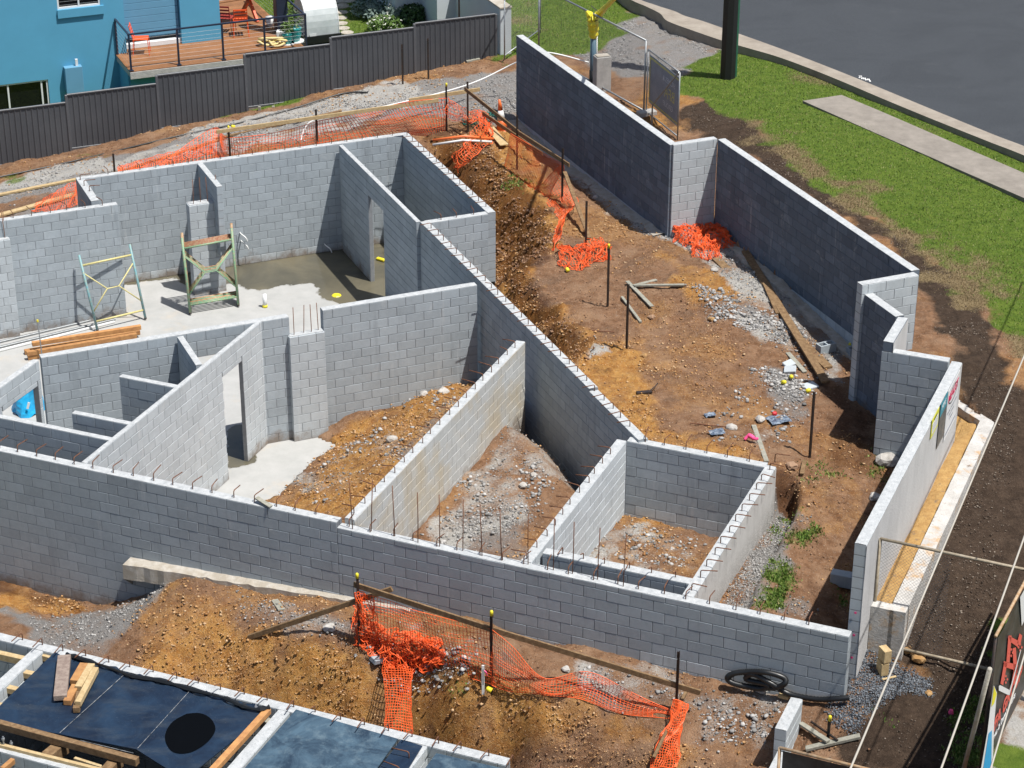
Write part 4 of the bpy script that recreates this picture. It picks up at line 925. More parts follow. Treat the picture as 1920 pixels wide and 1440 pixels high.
net('barrier_net', 'orange net falling over the edge into the trench by the conduits', [ga(905, 235, 2.2, .35), ga(890, 262, 2.2, .3), ga(868, 292, 2.0, .3), ga(848, 318, 1.6, .3)], [ga(926, 262, 2.2, .15), ga(915, 280, 2.2, .1), ga(885, 305, 2.0, .1), ga(858, 330, 1.5, .1)], 30, 10, .06, 10, .0055, fold=.035)
y1, y2 = on_picket('y1', 250), on_picket('y2', 308)
net('barrier_net', 'fine red net along the trench below the tall dark retaining wall', [y1+V((-.15, 0, 0)), y1.lerp(y2, .5)+V((0, 0, -.05)), y2], [ga(946, 310, 2.1), ga(985, 345, 2.1), ga(1030, 372, 2.1, .0)], 40, 20, .03, 11, .005)
net('barrier_net', 'red net running down the trench edge from the picket to the net heap', [y2, ga(1068, 372, 2.2, .3), ga(1082, 400, 2.2, .3), ga(1058, 430, 2.2, .3), ga(1052, 465, 2.2, .3)], [ga(1000, 352, 2.1), ga(1030, 385, 2.1), ga(1047, 412, 2.1), ga(1040, 436, 2.2), ga(1036, 470, 2.2)], 52, 11, .06, 12, .0048, fold=.012)
net('barrier_net', 'rounded heap of orange net round a picket beside the trench', [ga(1046, 470, 2.2, .05), ga(1080, 474, 2.2, .1), ga(1112, 462, 2.2, .15), ga(1142, 466, 2.2, .05)], [ga(1052, 500, 2.2), ga(1085, 509, 2.2), ga(1110, 496, 2.2), ga(1138, 486, 2.2)], 50, 18, .07, 14, .005, fold=.05, bulge=.22)
net('barrier_net', 'flat red orange net heap in the corner under the bright retaining jog', [ga(1268, 440, 2.3, .1), ga(1300, 434, 2.3, .15), ga(1340, 434, 2.3, .15), ga(1362, 446, 2.3, .1)], [ga(1266, 452, 2.3), ga(1295, 464, 2.3), ga(1330, 468, 2.3), ga(1374, 464, 2.3)], 62, 20, .07, 15, .0055, fold=.055, bulge=.2)
net('barrier_net', 'lower tongue of the red net heap reaching the long planks', [ga(1295, 455, 2.3, .2), ga(1325, 462, 2.3, .2), ga(1345, 465, 2.3, .15)], [ga(1300, 482, 2.3), ga(1325, 487, 2.3), ga(1350, 484, 2.3)], 30, 12, .06, 16, .0055, fold=.045, bulge=.06)
net('barrier_net', 'bunched orange net in the trench behind the left block wall', [ga(70, 396, 1.5, .2), ga(110, 380, 1.5, .3), ga(146, 364, 1.5, .35)], [ga(60, 402, 1.5, .05), ga(105, 398, 1.5, .05), ga(146, 388, 1.5, .05)], 30, 9, .05, 17, .0045, fold=.02)

# ------------------------------------------------------------------ inside the building
MAT['paint_green'] = plain('green_paint', (.13, .33, .20), .5, .2, 30, c2=(.35, .30, .18))
MAT['paint_brown'] = plain('brown_frame_paint', (.28, .11, .06), .7, .3, 20, c2=(.36, .26, .16))
MAT['paint_blue'] = plain('blue_paint', (.14, .34, .40), .5, .2, 30, c2=(.30, .34, .26))
MAT['paint_yellow'] = plain('cream_yellow_paint', (.56, .50, .22), .5, .2, 30)
def scaffold(label, fl, fr, tl, tr, mats, off=(0, 0, 0), grp=None):
    """H frame: feet fl, fr and tops tl, tr are world points"""
    root = empty('scaffold_frame', fl+V(off), 0, label, 'scaffold frame', grp)
    L = lambda v: v-fl
    mL, mR, mT, mX = [MAT[k] for k in mats]
    up1, up2 = tl-fl, tr-fr; P_ = lambda s, h: (V((0, 0, 0))+up1*h).lerp(L(fr)+up2*h, s)
    MB().tube([P_(0, 0), P_(0, 1)], .03, 8).build('left_leg', mL, root, True)
    MB().tube([P_(1, 0), P_(1, 1)], .03, 8).build('right_leg', mR, root, True)
    for h in (.12, .86): MB().tube([P_(0.01, h), P_(.99, h)], .024, 6).build('crossbar', mT if h > .5 else mX, root, True)
    for sgn in (0, 1):
        h0, h1 = (.76, .24)
        b = MB().tube([P_(.0, h0 if sgn == 0 else h1), P_(.38, .5), P_(.62, .5), P_(1, h0 if sgn == 0 else h1)], .016, 5); b.build('brace', mX, root, True)
    for s_ in (0, 1): MB().tube([P_(s_, -.0)+V((0, 0, -.0)), P_(s_, .02)], .032, 8).build('foot', MAT['steel_black'], root, True)
    return root
lw = WALLS['left_block_wall'][0]; fl, fr = at(183, 620, .03), at(273, 598, .03)
leanp = lambda x, y, foot, dist: None
def up_from(foot, x, y, back):
    """point at pixel x,y on the vertical plane a distance back behind the foot"""
    nb = V((-dirv(B_).y, dirv(B_).x, 0)); q = foot+nb*back; return on_plane(q, B_, x, y)
tl, tr = up_from(fl, 148, 478, .45), up_from(fr, 243, 458, .45)
scaffold('single blue and yellow scaffold frame leaning before the left block wall', fl, fr, tl, tr, ('paint_blue', 'paint_blue', 'paint_yellow', 'paint_yellow'))
fl, fr = at(357, 589, .03), at(447, 574, .03); tl, tr = up_from(fl, 341, 446, .35), up_from(fr, 434, 428, .35)
nb = V((-dirv(B_).y, dirv(B_).x, 0))
scaffold('foremost green scaffold frame of the stack leaning on the white pier', fl, fr, tl, tr, ('paint_green', 'paint_green', 'paint_green', 'paint_green'))
lab = ['second', 'third', 'fourth', 'rearmost']
for k in range(4):
    scaffold(lab[k]+' scaffold frame from the front in the rusty stack against the white pier', fl, fr, tl+nb*0, tr, ('tube_rusty', 'tube_rusty', 'paint_brown', 'tube_rusty' if k % 2 else 'paint_green'), nb*(.085*(k+1))+V((.022*(k+1), 0, 0)), 'stacked scaffold frames against the white pier')
# pvc stub
p = at(497, 576, 0); root = empty('pipe_stub', p, 0, 'white upright pipe stub with yellow tape at its foot on the slab', 'pipe stub')
MB().tube([(0,0,0), (0,0,.34)], .05, 14).build('pipe', MAT['white_plastic'], root, True); MB().tube([(0,0,0), (0,0,.06)], .062, 14).build('tape', MAT['yellow'], root, True)
tag(MB().tube([(0,0,.002), (0,0,.02)], [.12, .1], 9).build('marker', MAT['yellow'], None, False, at(631, 554, 0)), 'small yellow marker on the wet slab near the clean block wall', 'marker')
tag(MB().box((0, 0, .04), (.25, .1, .07), ch=.02).build('yellow_glove', MAT['yellow'], None, False, at(714, 489, 0), (0, 0, -.6)), 'yellow glove on the wet floor behind the passage doorway', 'glove')
# timber beams in front of the slab
nm = ['lower front', 'lower back', 'middle front', 'topmost']
for k, (a, b, z) in enumerate((((52, 670), (256, 636), .06), ((46, 660), (262, 622), .06), ((50, 663), (256, 628), .165), ((60, 645), (264, 613), .27))):
    p, q = at(*a, z), at(*b, z); o = plank('timber_beam', nm[k]+' square timber of the stack behind the lower left rooms', p, q, .10, .10, 'timber_orange', group='square timbers stacked on the slab', cat='timber')
# pale lintels and boards on the slab at the left
for k, (a, b, w_, mt) in enumerate((((-60, 640), (205, 583), .14, 'white_plastic'), ((-60, 655), (212, 590), .06, 'gal'), ((-60, 665), (216, 598), .06, 'gal'), ((-60, 672), (215, 603), .05, 'white_plastic'))):
    nm2 = ['widest pale board', 'upper steel angle', 'middle steel angle', 'lowest thin white angle'][k]
    plank('lintel' if k else 'pale_board', nm2+' of the long bundle lying on the slab at the left edge', at(*a, .03), at(*b, .03), w_, .04, mt, cat='lintel' if k else 'board')
for k, x in enumerate((12, 34)):
    b = MB(); b.add([(-.2,0,0), (.2,0,0), (0,.02,.17), (-.2,.3,0), (.2,.3,0), (0,.32,.17)], [(0,1,2), (5,4,3), (0,2,5,3), (1,4,5,2), (0,3,4,1)])
    tag(b.build('plastic_wedge', MAT['black_plastic'], None, False, at(x-8+k*6, 624-k*4, 0), (0, 0, R(20))), ('left' if k == 0 else 'right')+' of two black plastic wedges at the foot of the left pier', 'wedge')
p = at(79, 668, .1); root = empty('prop_bar', p, 0, 'thin upright steel bar with yellow tip at the left end of the timbers', 'steel bar')
MB().tube([(0,0,0), (-.02,0,.85)], .014, 6).build('bar', MAT['gal'], root); MB().tube([(-.02,0,.85), (-.02,0,.9)], .024, 6).build('tip', MAT['yellow'], root)
# blue sack behind the doorway
MAT['blue_sheet'] = plain('bright_blue_sheet', (.01, .32, .62), .35, .1, 8, c2=(.03, .42, .72))
b = MB(); n, mm_ = 14, 8; cpt = at(52, 772, 0)
for j in range(mm_+1):
    for i in range(n):
        a = 2*math.pi*i/n; h = j/mm_; rr = .34*(1-.55*h)*(1+.22*math.sin(3*a+h*4)); b.v.append(V((math.cos(a)*rr+.1*h, math.sin(a)*rr*.8, .85*h+.05*math.sin(5*a))))
for j in range(mm_):
    for i in range(n): b.f.append((j*n+i, j*n+(i+1) % n, (j+1)*n+(i+1) % n, (j+1)*n+i))
b.f.append(tuple(mm_*n+i for i in range(n)))
root = empty('blue_sack', cpt, 0, 'crumpled bright blue sack standing behind the doorway at the left edge', 'sack')
b.build('sack', MAT['blue_sheet'], root); MB().box((.1, -.3, .3), (.05, .01, .16), Matrix.Rotation(.3, 3, 'Y')).build('white_print', MAT['white_plastic'], root)
# concrete footing ledge of the front wall
a1, a2 = 4.05+0, 9.9
root = empty('footing', (Pf.x, Pf.y, 0), R(A_), 'pale concrete footing ledge sticking out at the foot of the front wall', 'footing')
b = MB(); n = 40
for i in range(n+1):
    s = 1.6+2.35+i*(7.9-2.35)/n; wj = .27*(1-.75*i/n)+random.uniform(-.02, .02); zz = 1.18+.045*(s-3.95)
    b.v += [V((s, .0, zz+random.uniform(-.005, .01))), V((s, -wj, zz-.01+random.uniform(-.012, .01))), V((s, -wj-.01, zz-.3))]
for i in range(n):
    for j in range(2): k = i*3+j; b.f.append((k, k+1, k+4, k+3))
b.f.append((0, 1, 2)); b.v.append(V((1.6+2.35, .0, .6))); b.f.append((0, len(b.v)-1, 2))
MAT['footing'] = plain('footing_concrete', (.36, .32, .26), .93, .15, 6, .012, c2=(.46, .43, .38)); b.build('ledge', MAT['footing'], root)
# wet dirt stain band is left to the wall's own grime; bagged white coats on the street side
for nm_, z0, z1, off_ in (('white_street_wall', 1.2, 4.1, -.003), ('angled_retaining_wall', 1.6, 4.3, -.003)):
    P, d, nr, s0, s1, t = WALLS[nm_][0]; q = P-nr*.0
    b = MB(); nx = 30; nz = 12
    for i in range(nx+1):
        for j in range(nz+1):
            s = s0+(s1-s0)*i/nx; z = z0+(z1-.004-z0)*j/nz; p = P+d*s-nr*(.004+random.uniform(0, .003)); b.v.append(V((p.x, p.y, z)))
    for i in range(nx):
        for j in range(nz): k = i*(nz+1)+j; b.f.append((k, k+nz+1, k+nz+2, k+1))
    m = NM('bagged_render'); cc = m.mix(m.maprange(m.noise(2.2, 5, .7, stretch=(1, 1, .3)), .35, .7), (.43, .43, .43), (.53, .53, .53)); cc = m.mix(m.maprange(m.noise(14, 4, .7), .58, .75, 0, .4), cc, (.44, .43, .42)); m.col(cc); m.rough(.95); m.bump(m.noise(25, 5, .7), .01)
    MAT['bagged'] = m.m
    o = b.build('render_coat', m.m); tag(o, 'thin white render coat on the street face of the '+('sign wall' if 'street' in nm_ else 'short angled wall'), 'render coat')
P, d, nr, s0, s1, t = WALLS['square_room_right_wall'][0]; b = MB(); nx = 30; nz = 10
for i in range(nx+1):
    for j in range(nz+1):
        s = s0+(s1-s0)*i/nx; p = P+d*s+nr*(t+.004+random.uniform(0, .003)); b.v.append(V((p.x, p.y, 1.2+(2.69-1.2)*j/nz)))
for i in range(nx):
    for j in range(nz): k = i*(nz+1)+j; b.f.append((k, k+nz+1, k+nz+2, k+1))
m = NM('splattered_render'); zc = m.n('ShaderNodeSeparateXYZ'); m.l(m.pos, zc.inputs[0])
lowm = m.maprange(zc.outputs[2], 1.6, 2.2, .9, 0); sp = m.math('MULTIPLY', m.maprange(m.noise(45, 3, .6), .45, .55), lowm)
cc = m.mix(m.maprange(m.noise(3, 5, .7, stretch=(1, 1, .4)), .35, .7), (.44, .43, .41), (.56, .55, .53)); cc = m.mix(sp, cc, (.12, .12, .12)); m.col(cc); m.rough(.95); m.bump(m.noise(25, 5, .7), .01)
tag(b.build('render_coat', m.m), 'smooth render with dark splashes on the right face of the square room', 'render coat')
# dark wall chases drawn as black tubes, then services on the back wall
for lb, (x0, y0), (x1, y1) in (('left black tube standing in for a dark chase in the passage wall', (744, 460), (738, 560)), ('right black tube standing in for a dark chase, close to the clean cross wall', (781, 495), (777, 552))):
    Pp, dp_, np_, *_ = WALLS['spine_block_wall' if x0 > 735 else 'passage_block_wall'][0]; a_ = on_plane(Pp-np_*.03, C_, x0, y0); b_ = on_plane(Pp-np_*.03, C_, x1, y1); a_ = V((b_.x, b_.y, a_.z)) if 0 else a_
    tag(MB().tube([a_, V((a_.x, a_.y, max(.02, b_.z)))], .028, 6).build('wall_chase_tube', MAT['black_plastic']), lb, 'conduit')
Pp, dp_, np_, *_ = WALLS['back_block_wall'][0]
for i, (x, y) in enumerate(((450, 436), (452, 451), (608, 457))):
    a_ = on_plane(Pp-np_*.01, B_, x, y); tag(MB().tube(bez([a_, a_-np_*.12, a_-np_*.2+V((.08, 0, -.06)), a_-np_*.2+V((.12, 0, -.16))], 4), .016, 6).build('pipe_tail', MAT['white_plastic'], None, True), ('upper of two short white pipe tails on the back wall right of the scaffold', 'lower of two short white pipe tails on the back wall right of the scaffold', 'single white pipe tail in the shaded corner of the back wall')[i], 'pipe')
# pale footing strips along the foot of the tall retaining walls
for nm_, lb, s_a, s_b, sd in (('far_retaining_wall', 'pale concrete footing strip along the foot of the far tall retaining wall', .1, .1, -1), ('long_retaining_wall', 'pale concrete footing strip along the foot of the long retaining wall by the planks', .1, .6, -1)):
    P, d, nr, s0, s1, t = WALLS[nm_][0]; inn = nr*(-1 if nm_ == 'far_retaining_wall' else 1); o0 = .0 if nm_ == 'far_retaining_wall' else t; b = MB(); n = 40
    for i in range(n+1):
        s = s0+s_a+(s1-s0-s_a-s_b)*i/n; w_ = .26+.05*math.sin(i*.8)+random.uniform(-.02, .02)
        for o_, dz in ((o0-.0+.003, .05), (o0+w_, .035), (o0+w_+.04, -.15)):
            p = P+d*s+inn*o_; z = hz(p.x+inn.x*.15, p.y+inn.y*.15); b.v.append(V((p.x, p.y, z+dz+random.uniform(-.01, .01))))
    for i in range(n):
        for j in range(2): k = i*3+j; b.f.append((k, k+1, k+4, k+3))
    o = b.build('footing_strip', MAT['footing']); bm = bmesh.new(); bm.from_mesh(o.data); bmesh.ops.recalc_face_normals(bm, faces=bm.faces); bm.to_mesh(o.data); bm.free(); tag(o, lb, 'footing')
# black damp membrane at the foot of the narrow room
P, d, nr, s0, s1, t = WALLS['narrow_room_end_wall'][0]
bb = MB(); p0 = P+d*s0-nr*.012; p1 = P+d*(s1+.15)-nr*.012; bb.poly([(p0.x, p0.y, .6), (p1.x, p1.y, .6), (p1.x, p1.y, 1.12), (p0.x, p0.y, 1.12)]); tag(bb.build('damp_membrane', MAT['black_plastic']), 'black waterproof membrane under the short pale end wall in the trench', 'membrane')

# ------------------------------------------------------------------ second building, lower left
Z2 = 2.4
MAT['ply_black'] = None
m = NM('black_form_ply'); v = m.noise(1.6, 6, .7, dist=.8); dust = m.maprange(m.noise(2.4, 6, .72, stretch=(.6, 1.6, 1)), .5, .76, 0, .55)
c = m.mix(m.maprange(v, .35, .7), (.009, .016, .032), (.018, .038, .072)); c = m.mix(dust, c, (.045, .055, .065)); c = m.mix(m.maprange(m.noise(60, 3, .6), .66, .74, 0, .6), c, (.2, .22, .24)); m.col(c); m.rough(m.mix(dust, .32, .8)); m.b.inputs['Specular IOR Level'].default_value = .35; MAT['ply_black'] = m.m
m = NM('dusty_blue_ply'); v = m.noise(1.3, 7, .75, dist=1.); 
c = m.mix(m.maprange(v, .38, .62), (.012, .030, .055), (.06, .11, .155)); c = m.mix(m.maprange(m.noise(5, 6, .75), .5, .7, 0, .6), c, (.13, .185, .22)); m.col(c); m.rough(.6); MAT['ply_blue'] = m.m
MAT['ply_edge'] = plain('ply_edge', (.45, .36, .24), .8, .1, 10)
MAT['water_black'] = plain('black_puddle', (.0015, .002, .003), .6, .1, spec=.05)
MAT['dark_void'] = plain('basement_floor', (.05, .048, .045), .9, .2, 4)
wall('garage_rear_wall', 'hooked top wall of the lower left building, along the clay bank', (0, 1201), (949, 1434), 'A', Z2, .2, zref=2.4, sh=(2.2, 0), hooks=[(.3, 13, D_+180, 1, None, .7)], phase=.1, cat='block wall')
def on_rear(pa):
    P, d, nr, *_ = WALLS['garage_rear_wall'][0]; p = at(*pa, Z2); p.z = 0; v = dirv(D_); k = ((P-p).dot(nr))/(v.dot(nr)); r_ = p+v*k; return (r_.x-v.x*.003, r_.y-v.y*.003, 0)
def dwall(label, px, L, mat='block_washed', name='garage_cross_wall', hooks=None, z=Z2):
    """wall running towards the camera from the rear wall; px lies on its right face's top edge"""
    q = on_rear(px); v = dirv(D_); p = (q[0]-v.x*L, q[1]-v.y*L, 0)
    return wall(name, label, p, q, 'D', z, .2, px=False, zref=2.4, mat=mat, phase=.1, hooks=hooks)
dwall('white cross wall with timber joist ends at the lower left edge', (40, 1259), 3.6)
dwall('pale cross wall between the black sheets and the dusty blue sheet', (470, 1420), 3.2)
dwall('cross wall with curled rebar between the two dusty sheets at the bottom', (803, 1398), 2.2, hooks=[(1.0, 2.1, A_+180, 0)])
wall('garage_front_wall', 'parallel wall with timber plates in the bottom left corner', (0, 1410), (250, 1470), 'A', Z2, .2, zref=2.4, sh=(2, 3), hooks=[(2.9, 3.6, D_, 1)])
def sheet(label, corners, z, mat, th=.018, name='form_ply_sheet', amp=0, group='plywood sheets covering the second building', edge=None):
    pts = [at(*c, z) for c in corners]; n = 14; b = MB()
    for s_ in (0, 1):
        for i in range(n+1):
            for j in range(n+1):
                u, v = i/n, j/n; p = pts[0].lerp(pts[1], u).lerp(pts[3].lerp(pts[2], u), v); e = max(0, abs(v-.5)*2-.8)*5
                b.v.append(p+V((0, 0, -th*s_+(amp*math.sin(u*21+3)*math.sin(u*9) if v < .12 else 0)*(1-v/.12)*1.0)))
    N = (n+1)**2
    for i in range(n):
        for j in range(n): k = i*(n+1)+j; b.f.append((k, k+1, k+n+2, k+n+1)); k += N; b.f.append((k, k+n+1, k+n+2, k+1))
    ring = [i*(n+1) for i in range(n+1)]+[n*(n+1)+j for j in range(1, n+1)]+[i*(n+1)+n for i in range(n-1, -1, -1)]+[j for j in range(n-1, 0, -1)]
    for a, c in zip(ring, ring[1:]+ring[:1]): b.f.append((a, c, c+N, a+N))
    o = b.build(name, MAT[mat], None, False); bm = bmesh.new(); bm.from_mesh(o.data); bmesh.ops.recalc_face_normals(bm, faces=bm.faces); bm.to_mesh(o.data); bm.free()
    return tag(o, label, 'plywood sheet', group)
zs = Z2+.03
sheet('left black sheet carrying the short timbers', [(103, 1222), (238, 1259), (112, 1376), (-30, 1352)], zs, 'ply_black', amp=.05)
sheet('middle black sheet with scraped white marks along its lower edge', [(237, 1259), (358, 1292), (258, 1405), (110, 1376)], zs+.004, 'ply_black', amp=.03)
sheet('right black sheet with the big round puddle', [(357, 1292), (500, 1330), (470, 1362), (345, 1462)], zs+.008, 'ply_black', amp=.06)
sheet('right black sheet, its lower left piece', [(357, 1292), (358, 1293), (346, 1462), (256, 1405)], zs+.006, 'ply_black')
sheet('large dusty blue sheet right of the gap', [(555, 1330), (746, 1385), (700, 1450), (450, 1450)], zs, 'ply_blue')
sheet('narrow dark blue sheet next to the large dusty one', [(752, 1387), (792, 1398), (760, 1450), (703, 1450)], zs, 'ply_black')
sheet('bottom blue sheet right of the curled rebar', [(818, 1412), (940, 1440), (930, 1462), (790, 1450)], zs, 'ply_blue')
MAT['lime'] = plain('lime_smear', (.05, .06, .07), .9, .3, 9, c2=(.34, .35, .36))
for x0, y0, x1, y1, w_ in ((236, 1262, 112, 1374, .012), (356, 1295, 258, 1403, .008), (252, 1267, 318, 1284, .03), (150, 1388, 250, 1412, .01)):
    tag(MB().bar(at(x0, y0, zs+.018), at(x1, y1, zs+.018), w_*.8, .003).build('lime_streak', MAT['lime']), {236: 'pale worn seam between the left and middle black sheets', 356: 'thin pale seam between the middle and right black sheets', 252: 'white lime scrape along the upper edge of the middle black sheet', 150: 'white scrape line along the lower edge of the black sheets'}[x0], 'seam')
# water on the sheet
b = MB(); cpt = at(357, 1373, zs+.016); pts = []
for (x, y) in ((350,1338),(375,1337),(395,1347),(404,1366),(395,1385),(375,1402),(352,1412),(325,1410),(311,1392),(311,1372),(325,1352)): pts.append(at(x, y, zs+.016))
pts = bez(pts+[pts[0]], 4)[:-1]; b.poly(pts); b.f[0] = b.f[0][::-1] if (pts[1]-pts[0]).cross(pts[2]-pts[1]).z < 0 else b.f[0]
tag(b.build('puddle', MAT['water_black']), 'round black puddle on the right black sheet', 'puddle')
# black membrane crumpled along the wall
b = MB(); pts = [at(x, y, zs+.03+.05*random.random()) for x, y in ((125,1226),(160,1238),(205,1252),(250,1268),(300,1276),(350,1290),(395,1302),(425,1310),(450,1322),(480,1330),(505,1326))]
b.tube(bez(pts, 4), [.018+.03*random.random() for _ in range(41)], 6); tag(b.build('membrane_roll', MAT['black_plastic'], None, False), 'crumpled black membrane edge along the wall behind the black sheets', 'membrane')
m = NM('membrane'); 
# short timbers lying on the sheet
tz = zs+.07
for lb, a, q, w_, mt, dz in (('grey brown weathered short timber, leftmost of the loose pieces', (121, 1232), (113, 1309), .20, 'timber_old', .02), ('reddish short timber right of the grey weathered one', (158, 1247), (139, 1280), .13, 'timber_orange', 0),
        ('yellow short timber in the middle of the loose pile', (172, 1248), (147, 1291), .11, 'timber_pale', .02), ('short timber under the lower end of the loose pile', (142, 1287), (126, 1318), .12, 'timber_orange', -.02),
        ('long pale timber on the right side of the loose pile', (180, 1255), (146, 1320), .09, 'timber_pale', .06), ('narrow timber stub at the very bottom of the loose pile', (150, 1300), (143, 1332), .10, 'timber', -.01)):
    plank('short_timber', lb, at(*a, tz+dz), at(*q, tz+dz), w_, .09, mt, group='loose short timbers on the black sheet', cat='timber')
# joist ends between cross wall and sheets, bearers
for lb, a, q in (('uppermost of the joist ends by the white cross wall', (72, 1228), (104, 1238)), ('second joist end below the top one by the white cross wall', (40, 1262), (78, 1270)), ('third joist end down the white cross wall', (8, 1290), (50, 1300)), ('lowest joist end at the left edge', (-20, 1322), (16, 1328))):
    plank('joist', lb, at(*a, Z2-.1), at(*q, Z2-.1), .10, .10, 'timber_pale', group='joist ends beside the black sheets', cat='joist')
plank('bearer', 'long bearer along the lower edge of the black sheets', at(-40, 1348, Z2-.02), at(258, 1428, Z2-.02), .10, .12, 'timber')
plank('bearer', 'bearer crossing the room at the upper left corner of the second building', at(-30, 1222, Z2-.1), at(50, 1240, Z2-.1), .1, .12, 'timber_pale')
plank('bearer', 'long pale timber along the wavy right edge of the black sheets', at(503, 1332, Z2+.02), at(398, 1446, Z2+.02), .10, .09, 'timber_orange')
plank('bearer', 'greenish bearer visible in the gap beside the dusty blue sheet', at(492, 1356, Z2-.15), at(522, 1368, Z2-.15), .12, .2, 'timber_grey')
plank('bearer', 'round timber under the long bearer, left one', at(120, 1398, Z2-.2), at(88, 1424, Z2-.2), .18, .2, 'timber')
plank('bearer', 'round timber under the long bearer, right one', at(222, 1425, Z2-.2), at(200, 1450, Z2-.2), .16, .18, 'timber')
plank('bearer', 'timber plate on top of the wall in the bottom left corner', at(-30, 1390, Z2+.03), at(210, 1450, Z2+.03), .06, .06, 'timber_pale')
plank('bearer', 'pale plate beside the right round timber at the bottom', at(140, 1424, Z2-.1), at(190, 1440, Z2-.1), .05, .08, 'timber_pale')
plank('bearer', 'slanting joist stub in the very bottom left corner', at(32, 1420, Z2-.1), at(4, 1444, Z2-.1), .07, .09, 'timber_orange')
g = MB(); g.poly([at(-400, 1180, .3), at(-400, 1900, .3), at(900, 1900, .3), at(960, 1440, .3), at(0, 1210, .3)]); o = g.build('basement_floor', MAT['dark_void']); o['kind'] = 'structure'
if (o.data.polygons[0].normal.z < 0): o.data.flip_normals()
root = empty('threaded_rod', at(8, 1402, Z2), 0, 'pair of upright galvanised bolts on the bottom left wall', 'bolt')
for dx in (0, .1): MB().tube([(dx,dx*.3,0), (dx,dx*.3,.2-dx)], .012, 6).tube([(dx,dx*.3,.14-dx), (dx,dx*.3,.17-dx)], .025, 6).build('rod', MAT['gal'], root, False)
# short wall end bottom right
sw = at(1473, 1310, 1.95)
wall('step_block_wall', 'short white topped block wall in the foreground, right of the loose net end', (1475, 1371), (1501, 1311), 'D', 1.75, .4, zref=1.75, mat='block_pale', sh=(0, 0))
wall('step_block_wall', 'lower stub of white topped wall at the bottom edge of the picture', (1458, 1458), (1474, 1412), 'D', 1.35, .2, zref=1.35, mat='block_pale', sh=(.8, 0))

# ------------------------------------------------------------------ steel boundary fence
FP = at(930, 107, 2.3); FP.z = 0; dB = dirv(B_); nB = V((-dB.y, dB.x, 0))
m = NM('fence_steel'); c = m.mix(m.maprange(m.noise(.8, 5, .6), .35, .7), (.058, .063, .072), (.076, .081, .09)); c = m.mix(m.maprange(m.noise(38, 3, .7), .67, .74, 0, .5), c, (.3, .3, .3)); m.col(c); m.rough(.5); m.b.inputs['Specular IOR Level'].default_value = .35; MAT['fence'] = m.m
MAT['fence_post'] = plain('fence_post', (.085, .09, .10), .45, .1)
fr = empty('steel_fence', (FP.x, FP.y, 0), R(B_), 'dark grey ribbed steel boundary fence stepping up to the right', 'fence')
tops = [(925, 29), (773, 46), (617, 72), (462, 103), (301, 142), (135, 178), (-32, 213)]
STEP = 2.44
zt = [on_plane(FP, B_, x, y).z for x, y in tops]
ztop_panel = [zt[1], zt[2], zt[3], zt[4], zt[5], zt[6] if len(zt) > 6 else zt[5]-.2, zt[6]-.25]
for k in range(8):
    s1_ = -STEP*k; s0_ = s1_-STEP; zt_ = ztop_panel[k] if k < len(ztop_panel) else ztop_panel[-1]-.2; H = 1.46; zb = zt_-H
    b = MB(); n = 80; yy_ = []
    for i in range(n+1):
        t = i % 5; off = (-.022, 0, 0, 0, 0)[t]; yy_.append(off)
    for i in range(n+1):
        s = s0_+.03+(STEP-.06)*i/n; b.v += [V((s, yy_[i], zb)), V((s, yy_[i], zt_))]
    for i in range(n): b.f.append((2*i, 2*i+2, 2*i+3, 2*i+1))
    b.build('steel_panel', MAT['fence'], fr)
    MB().box(((s0_+s1_)/2, 0, zt_+.02), (STEP-.04, .06, .045), ch=.008).build('top_rail', MAT['fence_post'], fr)
    MB().box(((s0_+s1_)/2, 0, zb-.01), (STEP-.04, .05, .05), ch=.006).build('bottom_rail', MAT['fence_post'], fr)
    zz = max(zt_, ztop_panel[k-1] if k else zt_)
    MB().box((s1_, 0, (zz+zb-.5)/2+.02), (.065, .065, zz-zb+.5), ch=.006).build('post', MAT['fence_post'], fr)
    MB().box(((s0_+s1_)/2, .0, zb-.18), (STEP-.08, .04, .30)).build('plinth', MAT['timber_old'], fr)
for x, y in ((487, 213), (513, 212)):
    p = on_plane(FP-nB*.2, B_, x, y); tag(MB().box((0, 0, -.05), (.07, .07, .5)).build('timber_peg', MAT['timber_grey'], None, False, p), ('left' if x < 500 else 'right')+' of two small timber pegs at the foot of the dark fence', 'peg')

# ------------------------------------------------------------------ blue house
MAT['blue'] = plain('blue_render', (.085, .32, .49), .85, .06, 1.2)
MAT['blue2'] = plain('blue_cladding', (.11, .29, .44), .8, .05, 3)
MAT['navy'] = plain('navy_metal', (.022, .028, .05), .4, .1)
MAT['glass_dark'] = plain('dark_glass', (.006, .007, .008), .08, .1)
MAT['white_frame'] = plain('white_frame', (.68, .70, .70), .45, .04)
m = NM('decking'); st = m.noise(3, 5, .7, stretch=(1, 1, 1)); m.col(m.mix(1., m.mix(m.maprange(st, .3, .7), (.20, .085, .030), (.29, .13, .05)), m.maprange(m.rnd(), 0, 1, .85, 1.12), 'MULTIPLY')); m.rough(.65); MAT['deck'] = m.m
ZD = 2.3
MAT['wire0'] = plain('steel_wire', (.30, .31, .33), .5)
F0 = at(245, 134, ZD-.0); F0.z = 0
house = empty('blue_house', (F0.x, F0.y, 0), R(B_), 'bright blue rendered house with a timber deck beyond the dark fence', 'house')
hl = lambda x, y, off: (lambda q: V(((q-F0).dot(dB), (q-F0).dot(nB), q.z)))(on_plane(F0+nB*off, B_, x, y))
hb = lambda x, y, z: (lambda q: V(((q-F0).dot(dB), (q-F0).dot(nB), z)))(at(x, y, z))
OFF1 = hb(222, 101, ZD).y; print('house offs', OFF1)
w1 = hl(238, 60, OFF1).x; S1 = -w1
